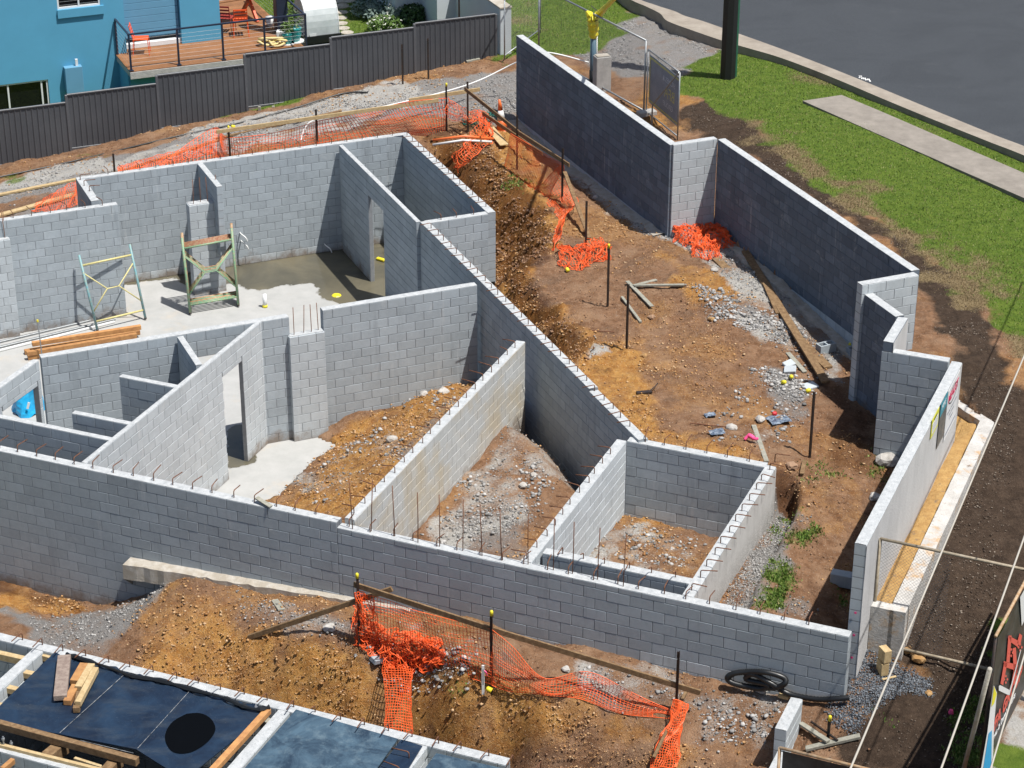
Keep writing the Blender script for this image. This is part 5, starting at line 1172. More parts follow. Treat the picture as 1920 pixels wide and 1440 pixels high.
# left block with window openings built as recessed units
wl_ = hl(0, 60, OFF1).x-3
xr = hl(236, 70, OFF1).x
tw0, tw1 = hl(108, 17, OFF1), hl(188, 6, OFF1); bw0, bw1 = hl(-60, 200, OFF1), hl(90, 150, OFF1); zt0 = min(tw0.z, tw1.z)-.02; bz1 = hl(88, 149, OFF1).z
th = .25; cy = OFF1+th/2
def hbox(name, x0, x1, y0, y1, z0, z1, mat='blue', ch=0): return MB().box(((x0+x1)/2, (y0+y1)/2, (z0+z1)/2), (x1-x0, y1-y0, z1-z0), ch=ch).build(name, MAT[mat], house)
TOPZ = 8.0
hbox('wall', wl_, tw0.x, OFF1, OFF1+th, bz1, TOPZ); hbox('wall', tw1.x, xr, OFF1, OFF1+th, bz1, TOPZ); hbox('wall', tw0.x, tw1.x, OFF1, OFF1+th, bz1, zt0); hbox('wall', tw0.x, tw1.x, OFF1, OFF1+th, zt0+1.2, TOPZ)
hbox('wall', wl_, bw0.x-.4, OFF1, OFF1+th, 0, bz1); hbox('wall', bw1.x, xr, OFF1, OFF1+th, 0, bz1)
hbox('wall', xr-th, xr, OFF1+th, OFF1+2.6, 0, TOPZ)
def window(x0, x1, z0, z1, y, mull, name='window'):
    f = MB(); w = .05
    f.box(((x0+x1)/2, y, z0+w/2), (x1-x0, .09, w)).box(((x0+x1)/2, y, z1-w/2), (x1-x0, .09, w)).box((x0+w/2, y, (z0+z1)/2), (w, .088, z1-z0-2*w)).box((x1-w/2, y, (z0+z1)/2), (w, .088, z1-z0-2*w))
    for t in mull: f.box((x0+(x1-x0)*t, y, (z0+z1)/2), (w*.9, .086, z1-z0-2*w))
    o = f.build(name, MAT['white_frame'], house); obj('pane', mesh_from('pane', [(x0+.03, y+.02, z0+.03), (x1-.03, y+.02, z0+.03), (x1-.03, y+.02, z1-.03), (x0+.03, y+.02, z1-.03)], [(0,1,2,3)], MAT['glass_dark']), o)
    return o
wn = window(tw0.x, tw1.x, zt0, zt0+1.2, OFF1+.06, (.5,))
for i in range(9): MB().box(((tw0.x+tw1.x)/2, OFF1+.045, zt0+.1+i*.1), (tw1.x-tw0.x-.12, .01, .012)).build('blind_slat', MAT['gal'], wn)
hbox('sill', tw0.x-.02, tw1.x+.08, OFF1-.06, OFF1+.02, zt0-.24, zt0-.003)
window(bw0.x-.4, bw1.x, bz1-1.6, bz1, OFF1+.08, (.58, .93))
e0, e1 = hl(118, 124, OFF1), hl(155, 165, OFF1); bx = hbox('meter_box', e0.x, e1.x, OFF1-.22, OFF1-.002, e1.z-.05, e0.z, 'blue2', .01); MB().box(((e0.x+e1.x)/2+.12, OFF1-.1, e0.z+.09), (.07, .07, .2)).build('white_cowl', MAT['white_frame'], bx)
# recessed facade behind the deck
OFF2 = hb(236, 92, ZD).y; x2 = hl(413, 72, OFF2).x; x3 = hl(346, 80, OFF2).x
hbox('wall', xr, x3, OFF2+.1, OFF2+.3, ZD+.25, TOPZ, 'blue2')
for i in range(14): hbox('weatherboard', xr+.01, x3-.12, OFF2+.03+.0, OFF2+.1, ZD+.30+i*.2, ZD+.492+i*.2, 'blue2', .006)
hbox('door_threshold', xr+.05, x3-.02, OFF2-.05, OFF2+.1, ZD+.0, ZD+.15, 'white_frame', .01)
hbox('wall', x3-.1, x2, OFF2-.12, OFF2+.3, ZD, TOPZ, 'blue'); hbox('wall', x2-.2, x2, OFF2+.3, OFF2+3.5, ZD, TOPZ, 'blue')
hbox('lower_wall', .05, 9, .35, .6, 0, ZD-.22, 'blue'); hbox('lower_side_wall', xr, .05, .34, OFF2, 0, ZD-.22, 'blue')
# deck
dx1 = hb(569, 87, ZD).x
hbox('deck_slab', 0, dx1, .0, OFF2+4.2, ZD-.2, ZD-.03, 'concrete')
nbd = int((OFF2+4.2)/.145)
for i in range(nbd):
    y0 = .0+i*.145; obj('deck_board', (block_mesh.__globals__['_bm'].setdefault('deck', mesh_from('deck_board', *(lambda b: (b.v, b.f))(MB().box((0, 0, 0), (dx1+.04, .138, .026), ch=.003)), MAT['deck']))), house, (dx1/2, y0+.07, ZD-.013))
hbox('deck_fascia', -.02, dx1+.02, -.03, -.002, ZD-.22, ZD-.03, 'concrete')
nsteps = [0.03, *[hb(x, y, ZD).x for x, y in ((327, 112), (408, 100), (487, 92), (566, 85))]]
railh = 1.02
for x in nsteps: MB().box((x, .05, ZD+railh/2), (.05, .05, railh)).box((x, .05, ZD+.012), (.12, .12, .02)).build('rail_post', MAT['navy'], house)
MB().box((.03, OFF1*.97, ZD+railh/2), (.05, .05, railh)).build('rail_post', MAT['navy'], house)
MB().box((dx1/2, .05, ZD+railh+.02), (dx1+.02, .06, .04)).build('handrail', MAT['navy'], house); MB().box((.03, OFF1/2+.02, ZD+railh+.02), (.05, OFF1*.9, .036)).build('handrail', MAT['navy'], house)
MB().bar((dx1-.03, .08, ZD+railh+.02), (dx1-.03, OFF2+3, ZD+railh+.02), .05, .04).build('handrail', MAT['navy'], house)
for k in range(8):
    z = ZD+.1+k*.113; MB().tube([(.03, .05, z), (dx1-.02, .05, z)], .003, 4).build('wire', MAT['wire0'], house); MB().tube([(.03, .05, z), (.03, OFF1*.95, z)], .003, 4).build('wire', MAT['wire0'], house); MB().tube([(dx1-.03, .05, z), (dx1-.03, OFF2+3, z)], .003, 4).build('wire', MAT['wire0'], house)
cpx = hb(528, 62, ZD); MB().box((cpx.x, cpx.y, ZD+1.6), (.34, .34, 3.2), ch=.01).build('column', MAT['navy'], house)
HW = lambda x, y, z=ZD: at(x, y, z)
MAT['orange_paint'] = plain('orange_paint', (.78, .10, .02), .5, .1)
MAT['red_cloth'] = plain('dark_red_cloth', (.28, .03, .02), .8, .1)
def chair(label, p, rz, mat='orange_paint'):
    root = empty('deck_chair', p, R(rz), label, 'chair')
    for x in (-.2, .2):
        for y in (-.2, .2): MB().tube([(x*1.1, y*1.15, 0), (x, y, .44)], .012, 5).build('leg', MAT[mat], root)
    s = MB()
    for k in range(5): s.box((-.17+.085*k, 0, .45), (.07, .42, .015))
    s.build('seat', MAT[mat], root); q = MB()
    for x in (-.19, .19): q.tube([(x, .2, .45), (x, .3, .86)], .013, 5)
    for h in range(4): q.box((0, .22+.024*h, .53+.1*h), (.38, .015, .05))
    q.build('backrest', MAT[mat], root); return root
chair('slim orange metal chair at the left end of the deck', HW(266, 100), 95)
# orange trestle seat with timber table
tb = HW(425, 40); root = empty('picnic_table', tb, R(B_+8), 'timber topped table with bright orange legs on the deck', 'table')
for k in range(6): MB().box((0, -.42+.17*k, .74), (1.9, .155, .035), ch=.004).build('table_board', MAT['timber_old' if k % 2 else 'deck'], root)
for x in (-.75, .75):
    MB().bar((x, -.55, 0), (x, .15, .72), .07, .12).bar((x, .55, 0), (x, -.15, .72), .07, .12).bar((x, -.4, .7), (x, .4, .7), .07, .1).build('trestle', MAT['orange_paint'], root)
chair('orange armless chair drawn up to the table, nearer the railing', HW(452, 66), 190); chair('dark red chair half hidden behind the blue wall corner', HW(425, 60), 170, 'red_cloth')
MAT['glaze'] = plain('turquoise_glaze', (.02, .28, .27), .25, .1)
MAT['leaf'] = plain('leaf_green', (.06, .13, .025), .6, .35, 30, c2=(.13, .2, .04), rnd=.2)
MAT['leaf2'] = plain('leaf_dark', (.025, .065, .018), .6, .3, 20, c2=(.05, .10, .03))
MAT['leaf_silver'] = plain('leaf_silver', (.13, .19, .17), .7, .25, 20, c2=(.2, .26, .22))
MAT['petal'] = plain('white_petal', (.7, .7, .62), .6, .1)
def leaves(n, r, h, size=.07, base=0., seed=0, flat=1.):
    rg = random.Random(seed); b = MB()
    for _ in range(n):
        a = rg.uniform(0, 6.283); q = rg.random()**.5*r; z = base+h*rg.random()**.8; f = 1-.55*max(0, (z-base)/h-.4); c = V((math.cos(a)*q*f, math.sin(a)*q*f, z))
        d = V((rg.uniform(-1, 1), rg.uniform(-1, 1), rg.uniform(-.2, .9))).normalized(); t = d.cross(V((rg.uniform(-1, 1), rg.uniform(-1, 1), .3))).normalized(); s = size*rg.uniform(.6, 1.3)
        b.add([c-d*s*.5, c+t*s*.28, c+d*s, c-t*s*.28], [(0,1,2,3)])
    return b
def pot(label, p, r, h, lh):
    root = empty('plant_pot', p, 0, label, 'plant pot'); MB().tube([(0,0,0), (0,0,h*.5), (0,0,h*.92), (0,0,h)], [r*.7, r, r*.95, r*1.05], 14).build('pot', MAT['glaze'], root, True)
    MB().tube([(0,0,0), (0,0,.02)], [r*1.3, r*1.3], 14).build('saucer', MAT['white_plastic'], root)
    leaves(90, r*1.2, lh, .09, h, hash(label) % 99 if 0 else int(r*100)).build('foliage', MAT['leaf'], root); return root
pot('larger turquoise pot with a leafy plant beside the deck corner post', HW(552, 77), .22, .4, .5); pot('smaller turquoise pot with a yellowish plant left of the larger pot', HW(539, 82), .16, .3, .3)
b = MB(); rg = random.Random(5); 
b = MB()
pts = [V((rg.uniform(-.4, .4), rg.uniform(-.2, .2), rg.uniform(.03, .22))) for _ in range(22)]; b.tube(bez(pts, 4), .035, 5); MAT['hose_yellow'] = plain('cream_hose', (.62, .50, .22), .6, .1); tag(b.build('hose_pile', MAT['hose_yellow'], None, True, HW(510, 86)), 'pile of cream yellow hose on the deck beside the pots', 'hose')
tag(MB().box((0, 0, .15), (.25, .2, .3), ch=.02).build('watering_can', MAT['white_plastic'], None, False, HW(527, 76)), 'small whitish jug between the hose pile and the turquoise pots', 'jug')
tag(MB().tube([(0,0,0), (0,0,.3)], [.12, .15], 12).build('bucket', MAT['white_plastic'], None, True, HW(508, 50)), 'white bucket at the foot of the dark column', 'bucket')
# polytunnel
gz = 2.0; gp = at(575, 82, gz); gy = hl(575, 82, 0); root = empty('mini_greenhouse', gp, R(B_), 'small arched greenhouse of translucent white film behind the fence', 'greenhouse')
m = NM('greenhouse_film'); m.col(m.mix(m.maprange(m.noise(4, 4, .6), .35, .65), (.55, .60, .60), (.68, .72, .72))); m.rough(.35); m.b.inputs['Alpha'].default_value = .78; MAT['film'] = m.m
W_, D__, Hh = 1.0, 1.15, 1.25; b = MB(); n = 14
arc = [(0, .45)]+[(D__/2*(1-math.cos(math.pi*i/n)), .45+(Hh-.45)*math.sin(math.pi*i/n)) for i in range(1, n)]+[(D__, .45)]
prof = [(0, .12)]+arc+[(D__, .12)]
for x in (0, W_):
    for y, z in prof: b.v.append(V((x, y, z)))
N = len(prof)
for i in range(N-1): b.f.append((i, i+N, i+N+1, i+1))
b.f.append(tuple(range(N))[::-1]); b.f.append(tuple(range(N, 2*N))); b.build('film_cover', MAT['film'], root)
for x in (0, W_): MB().tube([(x, y, z) for y, z in prof], .016, 5).build('hoop', MAT['white_plastic'], root)
MB().box((W_/2, D__/2, .1), (W_+.1, D__+.1, .22)).build('base_box', MAT['black_plastic'], root); leaves(160, .4, .5, .1, .2, 3).build('seedlings', MAT['leaf2'], root, False, (W_/2, D__/2, 0)); MB().box((.2, -.02, .25), (.2, .006, .08)).build('label_plate', MAT['white_frame'], root)
# stepping stones
for i, (x, y, l) in enumerate(((642, 12, 'farthest and largest'), (642, 24, 'second farthest'), (640, 34.5, 'third'), (641, 45, 'fourth'), (644, 54, 'fifth'), (651, 62, 'nearest'))):
    r = .26 if i == 0 else .2; tag(MB().tube([(0,0,-.05), (0,0,.03)], [r, r*.97], 14).build('stepping_stone', MAT['footing'], None, False, ga(x, y, 1.8, .0)), l+' round stepping stone in the neighbour lawn', 'stepping stone', 'stepping stones across the neighbour lawn')
# shrubs
def shrub(label, px, py, r, h, mat, fl=0, seed=1, z=None, n=700):
    p = ga(px, py, 2.0) if z is None else at(px, py, z); root = empty('shrub', p, 0, label, 'shrub')
    leaves(n, r, h, .1, .0, seed).build('foliage', MAT[mat], root); MB().tube([(0,0,0), (0,0,h*.6)], [.03, .012], 6).build('stem', MAT['timber_old'], root)
    if fl: leaves(fl, r*1.02, h*1.03, .06, .08, seed+1).build('blossom', MAT['petal'], root)
shrub('green shrub dotted with white flowers above the greenhouse', 584, 20, .75, .9, 'leaf', 60, 1)
shrub('dark green bush at the top edge beside the pale path', 700, 12, .7, .7, 'leaf2', 0, 2); shrub('silver leaved low bush left in the border', 692, 26, .6, .4, 'leaf_silver', 10, 3); shrub('silver leaved bush in the middle of the border', 712, 34, .5, .4, 'leaf_silver', 0, 4)
shrub('tall dark green bush against the white house wall', 757, 25, .75, 1.0, 'leaf2', 20, 5); shrub('teal leaved bush behind the white flowers', 742, 42, .4, .5, 'leaf_silver', 14, 6); shrub('low bush covered with white flowers just behind the fence', 722, 55, .55, .35, 'leaf', 150, 7); shrub('dark bush at the right end of the flower border', 775, 42, .45, .5, 'leaf2', 25, 8)
tag(MB().poly([ga(600, 8, 1.9, .02), ga(700, 4, 1.9, .02), ga(705, -20, 1.9, .02), ga(595, -20, 1.9, .02)]).build('garden_path', MAT['footing']), kind='structure')
# white building and end wall by the fence
MAT['white_wall'] = plain('white_render', (.50, .55, .57), .85, .06, 1.5)
wb = empty('white_building', at(760, 62, 2.2), R(B_), 'pale rendered garage behind the right half of the fence', 'building')
pw0, pw1 = at(765, 62, 2.2), at(895, 40, 2.2); loc = lambda p: (lambda q: V((q.dot(dB), q.dot(nB), p.z-2.2)))(p-at(760, 62, 2.2))
a_, b_ = loc(at(820, 55, 2.2)), loc(at(890, 50, 2.2))
MB().box(((a_.x+b_.x)/2, a_.y+2, 1.6), (b_.x-a_.x, 4, 4.2)).build('wall', MAT['white_wall'], wb); c_ = loc(at(748, 40, 2.2)); MB().box(((c_.x+a_.x)/2, a_.y+3.5, 1.6), (a_.x-c_.x-.01, 4, 4.2)).build('wall', MAT['white_wall'], wb)
MB().tube([(b_.x-.12, a_.y-.06, -.5), (b_.x-.12, a_.y-.06, 3.6)], .05, 8).build('downpipe', MAT['blue2'], wb, True)
we = wall('garden_end_wall', 'white rendered wall end closing the fence beside the gravel drive', (0, 0, 0), (1, 0, 0), 'B', 1, 2, px=False, cap=None) if 0 else None
e = empty('garden_end_wall', FP+dB*.12, R(C_+180), 'white rendered wall end closing the fence beside the gravel drive', 'wall')
MB().box((2.4, -.16, 2.75), (4.9, .34, 1.9), ch=.01).build('wall', MAT['white_wall'], e); MB().box((2.4, -.16, 3.72), (4.94, .38, .05), ch=.008).build('coping', MAT['footing'], e)
pb_ = at(861, 34, 2.9); tag(MB().box((0, 0, .3), (.05, .03, .7)).build('peg', MAT['steel_black'], None, False, pb_), 'small dark peg above the fence in front of the pale garage', 'peg')

# ------------------------------------------------------------------ street
def strip(name, left, right, z, mat, lift, th=.0, n=None):
    """band between two pixel polylines, draped at a fixed height above the ground"""
    L = bez([at(x, y, z) for x, y in left], 8); Rr = bez([at(x, y, z) for x, y in right], 8); b = MB()
    nn_ = min(len(L), len(Rr)); L, Rr = L[:nn_], Rr[:nn_]
    for a, c in zip(L, Rr):
        b.v += [V((a.x, a.y, a.z+lift)), V((c.x, c.y, c.z+lift))]
    for i in range(len(L)-1): b.f.append((2*i, 2*i+1, 2*i+3, 2*i+2))
    if th:
        N = len(b.v); b.v += [v-V((0, 0, th)) for v in b.v]
        for i in range(len(L)-1): b.f.append((2*i, 2*i+2, 2*i+2+N, 2*i+N)); b.f.append((2*i+1, 2*i+1+N, 2*i+3+N, 2*i+3))
        b.f.append((0, 1, 1+N, N)); k = 2*(len(L)-1); b.f.append((k, k+N, k+1+N, k+1))
    o = b.build(name, mat); bm = bmesh.new(); bm.from_mesh(o.data); bmesh.ops.recalc_face_normals(bm, faces=bm.faces)
    if not th and bm.faces[:] and sum(f.normal.z for f in bm.faces) < 0: bmesh.ops.reverse_faces(bm, faces=bm.faces)
    bm.to_mesh(o.data); bm.free(); o['kind'] = 'structure'; return o
ZR = 2.86
m = NM('asphalt'); a = m.noise(90, 3, .7); bg_ = m.noise(.35, 6, .65, dist=1.2, stretch=(1, 1.6, 1)); c = m.mix(m.maprange(a, .35, .7), (.026, .031, .038), (.062, .069, .078)); c = m.mix(m.maprange(bg_, .45, .65, 0, .35), c, (.024, .028, .034)); c = m.mix(m.maprange(m.noise(1.3, 7, .75, dist=.6), .6, .7, 0, .25), c, (.09, .095, .098)); m.col(c); m.rough(.9); m.bump(a, .012); MAT['asphalt'] = m.m
KIN = [(1130, -40), (1173, -2), (1215, 18), (1238, 30), (1252, 44), (1300, 62), (1352, 80), (1400, 94), (1455, 110), (1513, 131), (1580, 158), (1660, 192), (1747, 228), (1847, 268), (1960, 314), (2300, 470)]
KOUT = [(1165, -40), (1192, -2), (1230, 14), (1264, 25), (1284, 34), (1318, 44), (1372, 63), (1420, 80), (1472, 99), (1532, 122), (1600, 149), (1680, 182), (1762, 216), (1862, 257), (1975, 302), (2320, 456)]
m = NM('kerb_concrete'); c = m.mix(m.maprange(m.noise(2, 5, .7), .35, .7), (.25, .215, .175), (.34, .30, .25)); c = m.mix(m.maprange(m.noise(60, 3, .7), .6, .72, 0, .5), c, (.2, .17, .14)); m.col(c); m.rough(.95); m.bump(m.noise(60, 3, .7), .01); MAT['kerb'] = m.m
strip('kerb', KIN, KOUT, ZR, MAT['kerb'], .07, .5)
strip('road', [(x-4, y+2) for x, y in KOUT], [(1300, -60), (1350, -60), (1400, -62), (1450, -66), (1500, -70), (1600, -70), (1700, -70), (1800, -60), (1900, -60), (2000, -60), (2050, -50), (2100, -40), (2200, -20), (2300, 10), (2400, 100), (2700, 300)], ZR, MAT['asphalt'], .0)
m = NM('path_concrete'); c = m.mix(m.maprange(m.noise(3, 6, .7), .35, .7), (.20, .178, .152), (.28, .25, .215)); c = m.mix(m.maprange(m.noise(50, 3, .7), .6, .72, 0, .5), c, (.18, .15, .125)); m.col(c); m.rough(.95); m.bump(m.noise(40, 4, .7), .01); MAT['path'] = m.m
strip('footpath', [(1505, 191), (1620, 242), (1700, 277), (1800, 321), (1960, 391)], [(1578, 180), (1657, 213), (1740, 249), (1840, 292), (2000, 361)], 2.84, MAT['path'], .03, .3)
MAT['road_paint'] = plain('white_paint', (.7, .7, .68), .7, .1, 30)
b = MB()
for i, (x0, y0, x1, y1) in enumerate(((1608, 146, 1612, 150), (1612, 148, 1614, 153), (1614, 153, 1618, 149), (1618, 149, 1621, 155), (1621, 155, 1625, 151), (1625, 151, 1629, 157), (1608, 150, 1612, 146))):
    p, q = at(x0+3, y0-4, ZR+.004), at(x1+3, y1-4, ZR+.004); d_ = (q-p).normalized(); n_ = V((-d_.y, d_.x, 0))*.02; b.poly([p-n_, q-n_, q+n_, p+n_])
b_o = b.build('road_marking', MAT['road_paint']); b_o['kind'] = 'structure'
# utility pole at the verge
pp_ = ga(1364, 146, 2.8); MAT['pole_green'] = plain('green_pole_paint', (.018, .10, .055), .45, .25, 6); MAT['pole_black'] = plain('black_pole', (.010, .011, .012), .5, .2)
root = empty('utility_pole', pp_, R(20), 'thick dark green and black pole rising from the grass verge out of the picture', 'pole')
MB().tube([(0,0,-.3), (0,0,9)], [.215, .19], 8).build('shaft', MAT['pole_black'], root); b = MB(); b.tube([(.17, -.02, -.2), (.155, -.02, 8.9)], [.085, .08], 6).build('green_cover', MAT['pole_green'], root)
# service pole with tiger tails
sp_ = ga(1111, 165, 2.55); root = empty('service_pole', sp_, 0, 'blue grey service pole with its head wrapped in yellow sheet', 'pole')
MAT['pole_blue'] = plain('grey_blue_pole', (.10, .17, .22), .45, .1); hp = top_z(sp_, 1108, 55)-sp_.z
MB().tube([(0,0,-.3), (0,0,hp)], [.085, .08], 12).build('shaft', MAT['pole_blue'], root, True); MB().tube([(0,0,-.2), (0,0,.5)], [.095, .095], 12).build('black_foot', MAT['pole_black'], root, True); MB().tube([(.1,-.03,.2), (.09,-.03,hp)], [.022]*2, 6).build('conduit', MAT['white_plastic'], root, True)
MAT['tiger'] = None; m = NM('tiger_tail'); wv = m.n('ShaderNodeTexWave', bands_direction='X'); wv.inputs['Scale'].default_value = 1.7; m.l(m.pos, wv.inputs['Vector']); m.col(m.mix(m.maprange(wv.outputs[1], .45, .55), (.75, .6, .02), (.01, .01, .01))); m.rough(.5); MAT['tiger'] = m.m
h0 = V((0, 0, hp)); MB().tube(bez([h0+V((0,0,-.25)), h0+V((0,0,.0)), h0+V((-.05,0,.3)), h0+V((-.2,0,.5))], 4), [.08,.11,.13,.12,.15,.14,.16,.13,.15,.11,.10,.06,.03], 8).build('yellow_wrap', MAT['yellow'], root, False)
w1_ = at(1165, 0, 6.6)-sp_; MB().tube(bez([h0+V((-.02,0,.28)), h0+V((.2,-.05,.5)), h0.lerp(w1_, .5)+V((0,0,.25)), w1_+V((0,0,.2))], 4), [.12,.13,.10,.11,.085,.09,.07,.075,.06,.065,.055,.06,.055], 8).build('yellow_sleeve', MAT['yellow'], root, False)
MB().tube([h0.lerp(w1_, .55)+V((0,0,.22)), w1_+V((0,0,.2)), w1_*1.6-h0*.6+V((0,0,.7))], .05, 6).build('striped_sleeve', MAT['tiger'], root)
b = MB()
for k in range(7): a = k*1.1; b.tube([h0+V((.15*math.cos(a), .15*math.sin(a), -.15+.1*k)), h0+V((-.16*math.cos(a+.8), .18*math.sin(a+.8), .0+.1*k))], .012, 4)
b.build('tie_tape', MAT['pole_black'], root)
cb = ga(1128, 172, 2.55); root = empty('concrete_pit', cb, R(18), 'tall narrow concrete box standing right behind the dark wall beside the service pole', 'concrete box')
MB().box((0, 0, .45), (.42, .30, 1.1), ch=.01).build('shell', MAT['concrete'], root); MB().box((0, 0, 1.02), (.36, .24, .012)).build('lid', MAT['footing'], root)
# temporary fence panels
def mesh_wire(b, L, H, cell, r=.0035, skew=True):
    n = int((L+H)/cell)
    for i in range(n):
        c = i*cell
        for sgn in (0, 1):
            x0 = max(0, c-H); x1 = min(L, c)
            if x1 <= x0: continue
            if sgn == 0: p, q = (x0, c-x0), (x1, c-x1)
            else: p, q = (L-x0, c-x0), (L-x1, c-x1)
            b.add([(p[0]-r, 0, p[1]), (p[0]+r, 0, p[1]), (q[0]+r, 0, q[1]), (q[0]-r, 0, q[1])], [(0, 1, 2, 3)])
def fence_panel(label, a, b, H, cell=.055, tube=.019, mat='gal', infill=True, wire='gal', wr=.0035, group='temporary site fence panels', drop=0.0, zb=None):
    """a, b: the two foot points"""
    d = b-a; L = V((d.x, d.y, 0)).length; az = math.atan2(d.y, d.x); root = empty('temporary_fence_panel', a, az, label, 'fence panel', group); sl = (b.z-a.z)
    for x in (0, L): MB().tube([(x, 0, sl*x/L), (x, 0, H+sl*x/L)], tube, 7).build('post', MAT[mat], root, True)
    MB().tube([(0, 0, H), (L, 0, H+sl)], tube, 7).build('top_rail', MAT[mat], root, True); MB().tube([(0, 0, .12), (L, 0, .12+sl)], tube, 7).build('bottom_rail', MAT[mat], root, True)
    if infill:
        m_ = MB(); mesh_wire(m_, L, H-.12, cell, wr); 
        for v in m_.v: v.z += .12+sl*v.x/L
        m_.build('chain_link', MAT[wire], root)
    return root, L, az
MAT['tube_khaki'] = plain('khaki_tube', (.27, .22, .15), .7, .2, 12, c2=(.38, .33, .25)); MAT['wire'] = plain('mesh_wire', (.24, .25, .26), .6, .1)
zf = 2.5; f0 = at(1010, 105, 2.35); f1 = at(1207, 216, 2.45); f2 = at(1270, 264, 2.5)
H1 = top_z(f1, 0, 76)-f1.z
fence_panel('mesh site fence panel crossing behind the yellow wrapped pole', f0, f1, H1, .06, .026, wire='wire', wr=.003)
fe0 = at(946, 112, 2.4); fence_panel('mesh site fence panel at the top edge right of the white wall end', fe0, at(1013, 62, 2.5), 1.7, .05, wire='wire', wr=.002)
H2 = top_z(f2, 0, 136)-f2.z
rt, L2, az2 = fence_panel('site fence panel with a grey banner seen from behind', f1+V((.06, -.04, 0)), f2, H2, .05, wire='wire', wr=.003)
m = NM('grey_banner_back'); c = m.mix(m.maprange(m.noise(3, 5, .7), .35, .7), (.36, .40, .46), (.48, .52, .57)); m.col(c); m.rough(.8); MAT['banner_grey'] = m.m
MB().box((L2*.5, .03, H2*.58), (L2-.12, .004, H2*.72)).build('banner', MAT['banner_grey'], rt)
b = MB().box((L2*.5, .02, H2*.9), (L2-.2, .004, .05)).box((.12, .02, H2*.6), (.05, .0042, H2*.6)).box((L2*.5, .021, H2*.26), (L2-.2, .004, .05)); b.build('yellow_border', plain('banner_yellow', (.8, .75, .25), .8), rt)
def text(body, size, mat, parent, loc, rot, align='LEFT', ext=.002, scale=(1, 1, 1), bold=.0):
    cu = bpy.data.curves.new('lettering', 'FONT'); cu.body = body; cu.size = size; cu.extrude = ext; cu.align_x = align; cu.offset = bold; cu.resolution_u = 3
    o = bpy.data.objects.new('lettering', cu); put(o, parent); o.location = loc; o.rotation_euler = rot; o.scale = scale
    bpy.context.view_layer.update(); dg = bpy.context.evaluated_depsgraph_get(); me_ = bpy.data.meshes.new_from_object(o.evaluated_get(dg)); me_.materials.clear(); me_.materials.append(MAT[mat] if isinstance(mat, str) else mat)
    n_ = obj('lettering', me_, parent, loc, rot); n_.scale = scale; bpy.data.objects.remove(o); return n_
MAT['dim_white'] = plain('faded_white', (.85, .88, .9), .8); MAT['dim_yellow'] = plain('faded_yellow', (.85, .8, .3), .8)
text('HOMES &', .2, 'dim_white', rt, (L2*.85, .024, H2*.72), (R(90), 0, 0), scale=(-1, 1, 1)); text('BFA', .42, 'dim_yellow', rt, (L2*.85, .024, H2*.5), (R(90), 0, 0), scale=(-1, 1, 1)); text('GROUP', .2, 'dim_white', rt, (L2*.8, .024, H2*.36), (R(90), 0, 0), scale=(-1, 1, 1))
tp = V((f2.x-.02, f2.y, f2.z+H2)); st = at(1222, 236, 2.5); kz = top_z(st, 0, 197); tag(MB().tube([tp, V((st.x, st.y, kz)), st], .022, 7).build('fence_stay', MAT['gal']), 'pale steel stay bracing the grey banner panel', 'fence stay')
for x, y, l in ((1212, 218, 'concrete and red plastic foot under the corner of the site fence'),):
    MB().box((0, 0, .08), (.5, .25, .16), ch=.02); tag(MB().box((0, 0, .08), (.5, .25, .16), ch=.02).build('concrete_weight', MAT['concrete'], None, False, at(x, y, 2.45), (0, 0, .4)), l, 'weight')

# ------------------------------------------------------------------ planter along the white wall
P, d, nr, s0, s1, t = WALLS['white_street_wall'][0]; zp = 2.62
out = -nr
def pl(s, o, z): q = P+d*s+out*o; return V((q.x, q.y, z))
oc = at(1703, 1150, zp); ow = (V((oc.x, oc.y, 0))-P).dot(out); near = (V((oc.x, oc.y, 0))-P).dot(d); oc2 = at(1860, 792, zp); far = (V((oc2.x, oc2.y, 0))-P).dot(d); ow2 = (V((oc2.x, oc2.y, 0))-P).dot(out); print('planter', ow, near, far, ow2)
ow = (ow+ow2)/2; jf = at(1786, 742, zp); sf = (V((jf.x, jf.y, 0))-P).dot(d); of = (V((jf.x, jf.y, 0))-P).dot(out); print('far end', sf, of, s1)
root = empty('planter', (P.x, P.y, 0), R(D_), 'raw concrete planter box filled with yellow sand along the white sign wall', 'planter')
m = NM('planter_concrete'); c = m.mix(m.maprange(m.noise(3, 6, .7), .35, .7), (.40, .385, .36), (.56, .545, .52)); c = m.mix(m.maprange(m.noise(2.5, 5, .7), .55, .66, 0, .75), c, (.47, .29, .13)); c = m.mix(m.maprange(m.noise(7, 5, .7), .62, .7, 0, .8), c, (.16, .12, .09)); m.col(c); m.rough(.95); m.bump(m.noise(15, 5, .7), .025); MAT['planter'] = m.m
